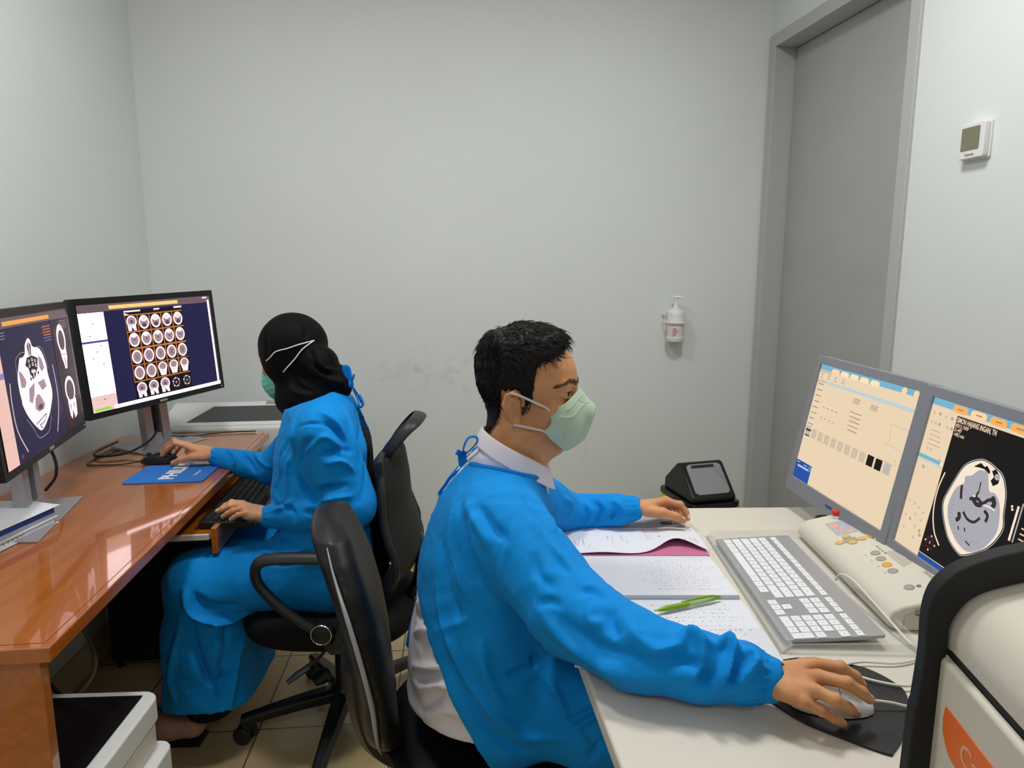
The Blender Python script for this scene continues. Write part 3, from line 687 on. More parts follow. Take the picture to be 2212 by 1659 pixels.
    s.ell(.87, .33, .075, .115, SK); s.ell(.87, .325, .056, .088, BRD); s.poly([(.81, .25), (.815, .12), (.84, .08), (.86, .16), (.88, .08), (.92, .10), (.935, .24)][::-1], SK); s.poly([(.83, .22), (.84, .14), (.85, .2)], BR); s.poly([(.88, .22), (.895, .14), (.90, .2)], BR)
    s.line([(.79, .10), (.95, .10)], .001, e('crimson', (170, 50, 70)))
    for k in range(6): s.rect(.62 + .01 * (k % 2), .885 - k * .022, .735, .893 - k * .022, ORG if k < 4 else e('steel', (90, 110, 160)))
    for k in range(3): s.rect(.0 + .125, .90 - k * .02, .19, .905 - k * .02, BR)
    for k in range(4): s.rect(.86, .905 - k * .018, .97, .91 - k * .018, BR)
    s.line([(.56, .03), (.74, .26)], .0008, e('crimson', (170, 50, 70))); s.rect(.14, .03, .17, .055, BRD)
wide_monitor('black widescreen monitor showing a grid of many small brain scans', (-1.177, 2.241, 1.100), 70.17, -3.3, -1.5, (-.10, .10, .13, .11, .10, .11), Z1 + .0, draw_m2, 'black monitors on the left desk')
wide_monitor('black widescreen monitor showing one large skull scan, leftmost monitor', (-1.157, 1.647, 1.090), 106.65, -3.06, 0, (-.065, .16, .170, .13, .0, .0), Z1, draw_m1, 'black monitors on the left desk')
# cables behind the monitors
for pts, lb in (([(-1.24, 2.29, 1.0), (-1.23, 2.31, .90), (-1.235, 2.30, .80), (-1.29, 2.24, .752), (-1.37, 2.20, .745), (-1.42, 2.25, .745), (-1.43, 2.4, .745)], 'black monitor cable hanging behind the stand of the monitor with the scan grid'),
                ([at(100, 955, 1.86), at(116, 985, 1.86), at(122, 1010, 1.85), at(118, 1034, 1.84), on(98, 1060, .748)], 'black monitor cable curving behind the stand of the monitor with the single skull'),
                ([(-1.27, 2.40, .77), (-1.22, 2.50, .742), (-1.10, 2.57, .740), (-1.0, 2.59, .740)], 'thin black cable lying along the back end of the orange desk')):
    mb = MB(); mb.tube(pts, .0042 if 'thin' not in lb else .0025, 8); tag(obj('cable', mb, M['black_plastic'], smooth=True), lb, 'cable')

# paper pile at the left edge
def sheet(name, x0, y0, x1, y1, z0, z1, rz, c, m, label, cat, grp=None, bev=.0008):
    mb = MB(); mb.box((x0, y0, 0), (x1, y1, z1 - z0)); t = obj(name, mb, m, bevel=bev)
    t.location = (c[0], c[1], z0); t.rotation_euler = (0, 0, rz); return tag(t, label, cat, grp)
pc = (-1.168, 1.50); pr = R(-4)
t = thing('ring_binder', 'thick white printed book at the bottom of the paper pile on the orange desk', 'book', (pc[0], pc[1], Z1), pr)
mb = MB(); mb.box((-.16, -.16, .001), (.033, .118, .004)); mb.box((-.16, -.16, .018), (.033, .118, .021)); obj('cover', mb, M['white_plastic'], t, bevel=.0008)
mb = MB(); mb.box((-.158, -.155, .004), (.026, .112, .018)); obj('page_block', mb, M['paper'], t)
mb = MB(); handwriting(mb, .0335, 0, 0, 0, 0, 0)
for k in range(26): mb.box((.0263, -.150 + k * .0065, .009 + .003 * (k % 2)), (.0266, -.147 + k * .0065, .013))
obj('spine_print', mb, M['print_grey'], t)
sheet('grey_folder', -.16, -.16, .028, .115, Z1 + .0215, Z1 + .030, pr, pc, M['card_grey'], 'grey card folder between the book and the blue folder in the paper pile', 'folder')
sheet('blue_folder', -.16, -.17, .026, .112, Z1 + .0305, Z1 + .043, R(-6), pc, M['blue_folder'], 'dark blue folder near the top of the paper pile on the orange desk', 'folder')
mb = MB(); V = []; n = 12
rings = []
for i in range(n + 1):
    x = -.17 + .20 * i / n; z = .0435 + .006 * math.sin(i / n * 3.0) ** 2
    rings.append([(x, -.17, z), (x, .125, z + .002), (x, .125, z + .0028), (x, -.17, z + .0008)])
mb.loft(rings); o = obj('paper_sheet', mb, M['paper'], smooth=True); o.location = (pc[0], pc[1], Z1); o.rotation_euler = (0, 0, R(-7))
tag(o, 'white printed form lying on top of the paper pile beside the left monitor', 'paper')
mb = MB()
for k in range(5): handwriting(mb, -.02 - .03 * k, .0, 10, .009, .01, .0525, seed=k, ang=R(90))
po = obj('print', mb, M['ink2'], o, recalc=False); po['kind'] = 'stuff'

# white printer behind the desk
t = thing('printer', 'white printer with a dark glass top standing behind the orange desk in the corner', 'printer', (-1.10, 2.715, 0), math.atan2(uB[1], uB[0]))
mb = MB(); mb.prism([(-.095, .0), (-.095, .742), (-.085, .752), (.125, .812), (.135, .80), (.135, 0)], -.30, .23, 'x'); obj('housing', mb, M['white_plastic'], t, bevel=.008, seg=3)
sl = math.atan2(.06, .21); TP = Matrix.Translation((0, -.085, .752)) @ Matrix.Rotation(sl, 4, 'X')
mb = MB(); mb.prism([(-.20, .035), (.165, .035), (.185, .17), (-.13, .17)], .0003, .0015, T=TP); obj('scan_glass', mb, M['glass_dark'], t)
mb = MB(); mb.box((-.28, .002, .0002), (.2, .012, .002), T=TP); obj('tray_lip', mb, M['white_plastic'], t, bevel=.001)
mb = MB(); mb.box((-.26, .005, -.03), (-.02, .05, -.004), T=Matrix.Translation((0, -.1, .74))); obj('front_slot', mb, M['warm_white'], t)
mb = MB(); mb.box((.075, .185, .0004), (.125, .212, .004), T=TP); obj('grey_tag', mb, M['grey_btn'], t, bevel=.001)

# ---- things under the orange desk
t = thing('drawer_unit', 'white plastic drawer unit with a black liner on top, under the orange desk', 'drawer unit', (-.774, 1.375, 0), R(3))
w_ = .42; d_ = .262
mb = MB(); mb.prism(rrect(-w_, -d_, 0, 0, .035), .385, .44); o1 = obj('top_tier', mb, M['white_plastic'], t, bevel=.006, seg=3)
mb = MB(); mb.prism(rrect(-w_ + .01, -d_ + .01, -.006, -.006, .03), .325, .383); obj('tier', mb, M['warm_white'], t, bevel=.003)
mb = MB(); mb.prism(rrect(-w_ + .0, -d_ + .0, .022, -.006, .03), .24, .323); lt = obj('drawer', mb, M['white_plastic'], t, bevel=.005)
mb = MB(); mb.prism(rrect(-w_ + .0, -d_ + .0, .020, -.006, .03), .13, .235); obj('drawer', mb, M['white_plastic'], t, bevel=.005)
mb = MB(); mb.prism(rrect(-w_ + .0, -d_ + .0, .022, -.006, .03), .0, .125); obj('drawer', mb, M['white_plastic'], t, bevel=.005)
mb = MB(); mb.box((.0215, -.24, .25), (.0235, -.12, .315)); lab(obj('blue_sticker', mb, M['blue_pad'], lt), 'blue label on the drawer side')
mb = MB(); N = 26; rings = []
for i in range(N + 1):
    x = -w_ + .02 + (w_ - .05) * i / N; ring = []
    for j in range(N + 1):
        y = -d_ + .018 + (d_ - .04) * j / N
        z = .4425 + .006 * abs(math.sin(x * 31 + 7 * math.sin(y * 9))) * abs(math.sin(math.pi * j / N)) ** .5 * abs(math.sin(math.pi * i / N)) ** .5
        ring.append((x, y, z))
    rings.append(ring)
mb.loft(rings, caps=False, closed=False); obj('bin_liner_cover', mb, M['liner'], t, smooth=True)
t = thing('computer_tower', 'black computer tower standing in the shadow under the orange desk', 'computer', (-1.20, 2.27, 0), R(8))
mb = MB(); mb.box((-.19, -.09, .03), (.2, .09, .44)); obj('case', mb, M['black_matte'], t, bevel=.006)
mb = MB(); mb.box((.2, -.085, .04), (.212, .085, .43)); obj('front_panel', mb, M['black_gloss'], t, bevel=.004)
for sx, sy in ((-.17, -.07), (.17, -.07), (-.17, .07), (.17, .07)):
    mb = MB(); mb.lathe([(.012, 0), (.015, .03)], 12, T=Matrix.Translation((sx, sy, 0))); obj('foot', mb, M['rubber'], t)
for i, (pts, lb, m, r_) in enumerate((([(-1.33, 1.62, .66), (-1.22, 1.60, .5), (-1.25, 1.66, .3), (-1.17, 1.72, .12), (-1.18, 1.85, .05)], 'thick black cable hanging down under the orange desk', 'rubber', .006),
    ([(-1.30, 1.70, .62), (-1.20, 1.74, .42), (-1.13, 1.70, .30), (-1.18, 1.66, .22), (-1.28, 1.68, .2)], 'pale grey cable loop hanging under the orange desk', 'print_grey', .005),
    ([(-1.36, 1.5, .6), (-1.34, 1.52, .4), (-1.36, 1.55, .2), (-1.35, 1.6, .02)], 'straight black power cable on the wall under the orange desk', 'rubber', .005))):
    mb = MB(); mb.tube(pts, r_, 8); tag(obj('cable', mb, M[m], smooth=True), lb, 'cable')
# ------------------------------------------------------------------ white desk at the right
Z2 = .73
desk2 = thing('office_desk', 'white laminate desk the masked man works at, in the right foreground', 'desk', (.5, 1.2, 0))
dc = [(.148, .690), (.99, .690), (1.00, 1.755), (.031, 1.732)]
def roundpoly(P, rad, n=6):
    out = []
    for i in range(len(P)):
        a, b, c = np.array(P[i - 1]), np.array(P[i]), np.array(P[(i + 1) % len(P)]); r = rad[i]
        u = (a - b) / np.linalg.norm(a - b); w = (c - b) / np.linalg.norm(c - b); p, q = b + u * r, b + w * r
        for k in range(n + 1):
            t = k / n; out.append(tuple((1 - t) ** 2 * p + 2 * t * (1 - t) * b + t * t * q))
    return out
dp = [(x - .5, y - 1.2) for x, y in roundpoly(dc, [.04, .01, .01, .01])]
mb = MB(); mb.prism(dp, Z2 - .03, Z2); obj('desktop', mb, M['desk_white'], desk2, bevel=.006, seg=3)
for yy in (-.46, .48):
    mb = MB(); mb.box((.02 if yy < 0 else -.30, yy, 0), (.46, yy + .025, Z2 - .03)); obj('side_panel', mb, M['desk_white'], desk2, bevel=.002)
mb = MB(); mb.box((.44, -.435, .15), (.46, .48, Z2 - .03)); obj('modesty_panel', mb, M['desk_white'], desk2, bevel=.002)

# notebook, loose pages, pen
g = 'papers spread in front of the masked man'
nb = thing('notebook', 'open ruled notebook with handwriting, spine hidden under the green pen', 'notebook', (0, 0, Z2), 0)
def page_block(x0, x1, y0, y1, hgt, curl_y, n=14, z0=.0):
    rings = []
    for j in range(n + 1):
        s = j / n; y = y0 + (y1 - y0) * s; h = hgt(s)
        rings.append([(x0, y, z0), (x1, y, z0), (x1 + .003, y, z0 + h * .5), (x1, y, z0 + h), (x0, y, z0 + h)])
    return rings
mb = MB(); mb.loft(page_block(.10, .432, 1.214, 1.420, lambda s: .003 + .011 * (1 - s) ** .5 * (1 if s > .0 else 1), 0)); pg = obj('far_pages', mb, M['squared'], nb, smooth=True)
mb = MB(); mb.loft(page_block(.10, .436, .995, 1.208, lambda s: .004 + .003 * s, 0)); pg2 = obj('near_pages', mb, M['squared'], nb, smooth=True)
zfar = lambda x, y: .003 + .011 * (1 - min(max((y - 1.214) / .206, 0), 1)) ** .5 + .0006
znear = lambda x, y: .004 + .003 * min(max((y - .995) / .213, 0), 1) + .0006
mb = MB(); r_ = random.Random(3)
for k in range(13): handwriting(mb, .26 + .015 * (k % 3), 1.40 - k * .0135, 18 - (k % 4) * 2, .0085, .0045, zfar, seed=k)
pen1 = obj('handwriting', mb, M['ink2'], pg, recalc=False)
mb = MB()
for k in range(11): handwriting(mb, .25 + .01 * (k % 3), 1.185 - k * .0145, 20 - (k % 3) * 3, .0085, .0045, znear, seed=50 + k)
obj('handwriting', mb, M['ink2'], pg2, recalc=False)
mb = MB(); mb.box((.10, 1.2085, .0), (.437, 1.2135, .003)); obj('spine', mb, M['card_grey'], nb)
# far sheets: pink page under a curling white page
mb = MB(); rings = []
def ye(x): return 1.425 + .050 * math.exp(-((x - .375) / .055) ** 2)
def zc_(x, y): return .0065 + .016 * math.exp(-((x - .375) / .05) ** 2) * max(0, 1 - (y - ye(x)) / .12) + .004 * math.exp(-((x - .2) / .05) ** 2)
for i in range(29):
    x = .105 + .335 * i / 28
    rings.append([(x, ye(x) + (1.58 - ye(x)) * j / 10, zc_(x, ye(x) + (1.58 - ye(x)) * j / 10)) for j in range(11)] + [(x, ye(x) + (1.58 - ye(x)) * j / 10, zc_(x, ye(x) + (1.58 - ye(x)) * j / 10) - .0006) for j in range(10, -1, -1)])
mb.loft(rings); o = obj('paper_sheet', mb, M['squared'], smooth=True); o.location = (0, 0, Z2); tag(o, 'white squared page curling up over the pink page at the far side of the notebook', 'paper', g)
mb = MB()
for k in range(4): handwriting(mb, .14 + .08 * k, 1.45 + .02 * (k % 3), 5, .01, .06, lambda x, y: zc_(x, y) + .0008, seed=80 + k)
hw_ = obj('handwriting', mb, M['ink2'], o, recalc=False); hw_['kind'] = 'stuff'
o = sheet('paper_sheet', -.165, -.085, .165, .085, Z2 + .0005, Z2 + .0035, R(0), (.272, 1.508), M['pink'], 'pink page lying under the curled white page beside the notebook', 'paper', g)
sheet('paper_sheet', -.14, -.06, .115, .06, Z2 + .0003, Z2 + .0035, R(4), (.31, 1.652), M['card_grey'], 'grey form with a dark oval stamp under the far hand of the man', 'paper', g)
mb = MB(); mb.lathe([(.014, 0), (.014, .0006)], 24, T=Matrix.Translation((.385, 1.618, Z2 + .0035)), sx=1.1, sy=.7); tag(obj('stamp_mark', mb, M['ink']), 'small dark oval stamp on the grey form under the far hand', 'stamp')
sheet('card_folder', -.11, -.03, .107, .05, Z2 + .0004, Z2 + .0032, R(-3), (.33, .985), M['card_grey'], 'pale grey folder sticking out between the notebook and the blue sleeve', 'folder', g)
# pen
pa = np.array([.257, 1.150, .743]); pb = np.array([.393, 1.203, .746]); dv_ = (pb - pa) / np.linalg.norm(pb - pa); Lp = np.linalg.norm(pb - pa)
pen = thing('pen', 'green ballpoint pen lying across the open notebook', 'pen', pa, math.atan2(dv_[1], dv_[0]))
TX = Matrix.Rotation(R(90), 4, 'Y')
mb = MB(); mb.lathe([(.0008, .0), (.0012, .006), (.0035, .014), (.0052, .03), (.0050, .062), (.0056, .064), (.0046, .075)], 18, T=TX); obj('pen_grip', mb, M['green_pen'], pen, smooth=True)
mb = MB(); mb.lathe([(.0046, .064), (.0046, .112), (.0042, .13), (.0036, .134)], 18, T=TX); obj('pen_barrel', mb, M['clear'], pen, smooth=True)
mb = MB(); mb.tube([(.062, .003, .004), (.09, .003, .0052), (.125, .002, .0050), (.146, .0, .002)], [.0020, .0026, .0024, .0018], 8); mb.lathe([(.0028, .132), (.0028, .1455), (.001, .147)], 12, T=TX); obj('pen_clip', mb, M['green_pen'], pen, smooth=True)
pen.location.z += .002

# keyboard in its clear cover
kb = thing('computer_keyboard', 'white and grey computer keyboard in a clear plastic tray on the white desk', 'keyboard')
kb.matrix_basis = Matrix.Translation((.545, 1.268, Z2 + .0175)) @ Matrix.Rotation(R(-1.5), 4, 'Z') @ Matrix.Rotation(R(-4), 4, 'Y')
# local: x toward the screens (rows), y toward far (left end of the keyboard for its user)
mb = MB(); mb.prism(rrect(-.083, -.219, .083, .219, .006), -.003, .003); obj('base_plate', mb, M['alu'], kb, bevel=.0015)
mb = MB(); mb.prism(rrect(-.06, -.205, .075, .205, .01), -.012, -.003); obj('underside', mb, M['white_plastic'], kb)
KS = []; u_ = .0189
rows = [(-.060, [('w', 1.25)] * 3 + [('w', 6.25)] + [('w', 1.25)] * 3), (-.0405, [('w', 2.25)] + [('w', 1)] * 10 + [('w', 2.75)]),
        (-.021, [('w', 1.75)] + [('w', 1)] * 11 + [('w', 2.25)]), (-.0015, [('w', 1.5)] + [('w', 1)] * 12 + [('w', 1.5)]), (.018, [('w', 1)] * 13 + [('w', 2)])]
for x, ks in rows:
    c = 0
    for _, wd_ in ks: KS.append((x, .208 - c * u_, wd_ * u_, .018)); c += wd_
for k in range(14): KS.append((.043, .208 - k * 15 / 14 * u_, 15 / 14 * u_, .0135))
c0 = .208 - 15.35 * u_
for x, lst in ((-.060, (0, 1, 2)), (-.0405, (1,)), (-.0015, (0, 1, 2)), (.018, (0, 1, 2))):
    for k in lst: KS.append((x, c0 - k * u_, u_, .018))
for k in range(3): KS.append((.043, c0 - k * u_, u_, .0135))
c1 = .208 - 18.6 * u_
for x, lst in ((-.060, ((0, 2), (2, 1))), (-.0405, ((0, 1), (1, 1), (2, 1))), (-.021, ((0, 1), (1, 1), (2, 1), (3, 1))), (-.0015, ((0, 1), (1, 1), (2, 1))), (.018, ((0, 1), (1, 1), (2, 1), (3, 1)))):
    for k, w_2 in lst: KS.append((x, c1 - k * u_, w_2 * u_, .018))
KS.append((-.0505, c1 - 3 * u_, u_, .0375))
for k in range(4): KS.append((.043, c1 - k * u_, u_, .0135))
KS.sort(key=lambda q: (q[1], q[0])); cache = {}
extra = MB()
for i, (x, y, wd_, hh_) in enumerate(KS):
    key = (round(wd_, 4), hh_)
    g_ = .0010; V = [(-hh_ / 2 + g_, -wd_ + g_), (hh_ / 2 - g_, -wd_ + g_), (hh_ / 2 - g_, -g_), (-hh_ / 2 + g_, -g_)]
    if i < 100:
        if key not in cache:
            m_ = MB(); m_.loft([[(a, b, .003) for a, b in V], [(a, b, .0042) for a, b in V], [(a * .95, b * .98 - .0002, .0047) for a, b in V]])
            o = obj('key', m_, M['key'], kb); cache[key] = o
        else: o = cache[key].copy(); COL.objects.link(o); o.parent = kb
        o.location = (x, y, 0)
    else: extra.loft([[(a + x, b + y, .003) for a, b in V], [(a + x, b + y, .0042) for a, b in V], [(a * .95 + x, b * .98 - .0002 + y, .0047) for a, b in V]])
if extra.v: o = obj('keys', extra, M['key'], kb); o['kind'] = 'stuff'
mb = MB()
for (x, y, wd_, hh_) in KS:
    if wd_ < .06: mb.box((x - .001, y - wd_ * .5 - .0010, .0047), (x + .0010, y - wd_ * .5 + .0010, .00482))
o = obj('key_legends', mb, M['ink2'], kb); o['kind'] = 'stuff'
mb = MB(); V, F = text_faces('logi', .006); mb.add([(y - .075, -x + .07, .0031) for x, y, _ in V], F); obj('brand_mark', mb, M['logo_white'], kb, recalc=False)

t = thing('keyboard_tray', 'clear acrylic tray that holds the white keyboard', 'tray', (.555, 1.275, Z2), R(-2))
mb = MB(); mb.prism([(-.105, .0), (-.098, .0), (-.083, .0155), (-.086, .0175)], -.245, .262, 'y'); mb.box((-.1, -.245, .0002), (.125, .262, .003)); mb.prism([(-.1, .003), (.125, .003), (.115, .022), (-.086, .0165)], .257, .262, 'y')
mb.prism([(-.1, .003), (.125, .003), (.115, .022), (-.086, .0165)], -.245, -.240, 'y'); mb.box((.117, -.24, .003), (.122, .257, .024))
obj('acrylic_tray', mb, M['acryl'], t)
mb = MB(); mb.tube([(.638, 1.262, .752), (.643, 1.252, .768), (.649, 1.215, .772), (.655, 1.15, .760), (.660, 1.09, .748), (.668, 1.045, .738), (.70, 1.0, .735), (.75, .965, .735)], .0024, 8)
tag(obj('keyboard_cable', mb, M['cable_w'], smooth=True), 'white keyboard cable arching between the keyboard and the control box', 'cable')

# control box
cb = thing('control_box', 'cream scanner control box with a red button, small display and round keys behind the keyboard', 'control box', (.738, 1.318, Z2), R(-2.5))
prof = [(-.068, .006), (-.072, .018), (-.066, .034), (-.050, .045), (.050, .070), (.066, .070), (.074, .060), (.074, .0), (-.055, .0)]
mb = MB(); mb.prism(prof[::-1], -.215, .215, 'y'); obj('housing', mb, M['warm_white'], cb, bevel=.008, seg=3)
mb = MB(); mb.prism([(-.045, .004), (-.045, .028), (-.03, .036), (.062, .057), (.066, .004)][::-1], -.2165, -.2155, 'y'); obj('end_panel', mb, mat('cream_shadow', (196, 192, 176), rough=.5), cb)
sl = math.atan2(.025, .10); TC = Matrix.Translation((-.050, 0, .0452)) @ Matrix.Rotation(-sl, 4, 'Y')
def on_top(name, m, f): mb = MB(); f(mb); return obj(name, mb, m, cb, smooth=False)
mb = MB(); mb.lathe([(.013, -.001), (.013, .004), (.011, .006)], 20, T=TC @ Matrix.Translation((.062, .192, 0))); bs = obj('button_collar', mb, M['white_plastic'], cb, smooth=True)
mb = MB(); mb.lathe([(.0105, .005), (.0115, .009), (.0115, .014), (.009, .017), (.001, .018)], 20, T=TC @ Matrix.Translation((.062, .192, 0))); lab(obj('emergency_button', mb, M['red'], cb, smooth=True), 'red round push button')
sc_ = Screen(.068, .045); 
mb = MB(); mb.box((.022, .098, -.0005), (.072, .168, .0012), T=TC); dsp = obj('display', mb, e('display_lcd', (205, 205, 212), .75), cb)
mb = MB()
for (a, b) in ((.03, .155), (.030, .145), (.038, .152), (.036, .142), (.03, .125), (.038, .115), (.05, .108), (.046, .13), (.058, .112)): mb.lathe([(.0038, .0012), (.0038, .0018)], 8, T=TC @ Matrix.Translation((a, b, 0)))
lab(obj('lit_digits', mb, e('led_orange', (255, 150, 110), 1.3), dsp), 'glowing orange digits')
for (a, b) in ((.035, .060), (.035, .092), (.058, .068), (.012, .070)):
    mb = MB(); mb.lathe([(.0092, -.001), (.0092, .0015), (.008, .0025)], 20, T=TC @ Matrix.Translation((a, b - .006, 0)), sy=.85); obj('arrow_key', mb, M['tan'], cb, smooth=True)
mb = MB(); mb.prism(rrect(.022, .058, .050, .078, .004), 0, .001, T=TC); obj('key_cross', mb, M['grey_btn'], cb)
mb = MB(); mb.prism(rrect(.072, .055, .090, .085, .008), -.001, .0022, T=TC); obj('double_key', mb, M['yellow'], cb, bevel=.0006)
for i, (a, b) in enumerate(((.052, -.010), (.050, -.037), (.048, -.064), (.046, -.091))):
    mb = MB(); mb.lathe([(.0092, -.001), (.0092, .0012), (.008, .002)], 22, T=TC @ Matrix.Translation((a, b, 0))); k = obj('round_key', mb, M['yellow'] if i == 2 else M['grey_btn'], cb, smooth=True)
    if i == 2: lab(k, 'yellow round key')
mb = MB(); mb.lathe([(.009, -.001), (.009, .0012), (.008, .002)], 22, T=TC @ Matrix.Translation((.042, -.158, 0))); obj('round_key', mb, M['grey_btn'], cb, smooth=True)
mb = MB(); mb.lathe([(.004, 0), (.004, .001)], 12, T=TC @ Matrix.Translation((.058, -.160, 0)))
for k in range(9): mb.box((.070 + .0042 * k, -.085 + .002 * k, .0), (.0708 + .0042 * k, -.012 - .003 * (k % 2), .0003), T=TC)
for k in range(4): mb.box((.066, .012 - .011 * k, 0), (.069, .018 - .011 * k, .0003), T=TC); mb.box((.032, -.012 - .027 * k, 0), (.0328, -.006 - .027 * k, .0003), T=TC)
for k in range(2): mb.box((.090 + .004 * k, -.175, 0), (.0915 + .004 * k, -.115, .0003), T=TC)
for k in range(2): mb.box((.092 + .003 * k, .025, 0), (.0932 + .003 * k, .055, .0003), T=TC)
obj('printed_text', mb, M['print_grey'], cb)
mb = MB(); mb.tube([(-.028, -.2175, .034), (-.01, -.2178, .030), (.012, -.2178, .0375), (.014, -.2178, .043), (.03, -.2178, .040), (.052, -.2178, .050), (.056, -.2175, .056), (.0, -.2178, .046), (-.028, -.2175, .040)], .0016, 6, closed=False); obj('end_slot', mb, M['print_grey'], cb)

# the two 5:4 monitors
def square_monitor(label, pos, yaw, tilt, roll, draw, ex_):
    t = thing('monitor', label, 'monitor', (0, 0, 0), 0, group='grey monitors on the white desk')
    Rm = (Matrix.Rotation(R(yaw), 4, 'Z') @ Matrix.Rotation(R(tilt), 4, 'X') @ Matrix.Rotation(R(roll), 4, 'Y'))
    t.matrix_basis = Matrix.Translation(pos) @ Rm
    sw, sh = .376, .301; x0, x1, z0, z1 = ex_[0], ex_[1], -.190, .171
    mb = MB(); outer = rrect(x0, z0, x1, z1, .008); inner = rrect(-sw / 2, -sh / 2, sw / 2, sh / 2, .001)
    n = len(outer)
    mb.add([(x, -.004, z) for x, z in outer] + [(x, -.004, z) for x, z in inner] + [(x, .030, z) for x, z in outer] + [(x, .002, z) for x, z in inner],
           [(i, (i + 1) % n, n + (i + 1) % n, n + i) for i in range(n)] + [(i, (i + 1) % n, 2 * n + (i + 1) % n, 2 * n + i) for i in range(n)] + [(n + i, n + (i + 1) % n, 3 * n + (i + 1) % n, 3 * n + i) for i in range(n)])
    obj('bezel', mb, M['silver2'], t, bevel=.002)
    mb = MB(); mb.prism(rrect(x0 + .002, z0 + .002, x1 - .002, z1 - .002, .008), .003, .032, 'y'); mb.loft([[(x, .032, z) for x, z in rrect(x0 + .03, z0 + .03, x1 - .03, z1 - .03, .02)], [(x, .065, z) for x, z in rrect(-.12, -.11, .12, .11, .02)]]); obj('rear_case', mb, M['silver2'], t, bevel=.002)
    s = Screen(sw, sh, .0008); draw(s); obj('screen', s.mb, s.mats, t, recalc=False)
    mb = MB(); V, F = text_faces('PHILIPS', .0085, .0004); mb.add([(x, -.0046, z - .170) for x, z, _ in V], F); obj('brand_mark', mb, M['blue_folder'], t, recalc=False)
    mb = MB(); mb.lathe([(.0016, 0), (.0016, .0008)], 8, T=Matrix.Translation((x1 - .03, -.004, -.172)) @ Matrix.Rotation(R(90), 4, 'X')); lab(obj('power_light', mb, e('led_green', (190, 220, 60), 1.5), t), 'small green light')
    q = Rm.to_3x3(); c = Vector(pos) + q @ Vector((0, .06, -.02)); S = Matrix.Translation((c.x, c.y, Z2)) @ Matrix.Rotation(R(yaw), 4, 'Z'); TS = t.matrix_basis.inverted() @ S; zt = pos[2] - Z2
    mb = MB(); mb.loft([[(-.04, -.005, .01), (.04, -.005, .01), (.04, .03, .01), (-.04, .03, .01)], [(-.035, -.02, zt), (.035, -.02, zt), (.035, .015, zt), (-.035, .015, zt)]], T=TS); obj('stand_neck', mb, M['silver2'], t, bevel=.003)
    mb = MB(); mb.loft([[(x, y, 0) for x, y in rrect(-.11, -.07, .11, .10, .02)], [(x * .97, y * .97, .014) for x, y in rrect(-.11, -.07, .11, .10, .02)]], T=TS); obj('stand_foot', mb, M['grey_frame'], t, bevel=.002)
    return t, TS
CRM = e('cream', (240, 216, 182), .95); CRM2 = e('cream2', (224, 200, 168), .9); CYB = e('cyan_bar', (120, 178, 204)); PALEB = e('pale_blue_strip', (190, 208, 212)); BTN = e('tab_cream', (250, 226, 190)); BTNO = e('tab_orange', (246, 178, 96)); BTNP = e('tab_peach', (255, 214, 160)); DKL = e('line_brown', (150, 124, 104)); DKB = e('deep_blue', (28, 78, 162)); BK2 = e('ct_black', (14, 11, 11)); BONE = e('bone', (246, 230, 206)); CTG = e('ct_grey', (170, 168, 176)); CTD = e('ct_dark', (52, 48, 52)); TXT = e('ct_text', (238, 208, 178)); GRC = e('thumb_grey', (192, 184, 176))
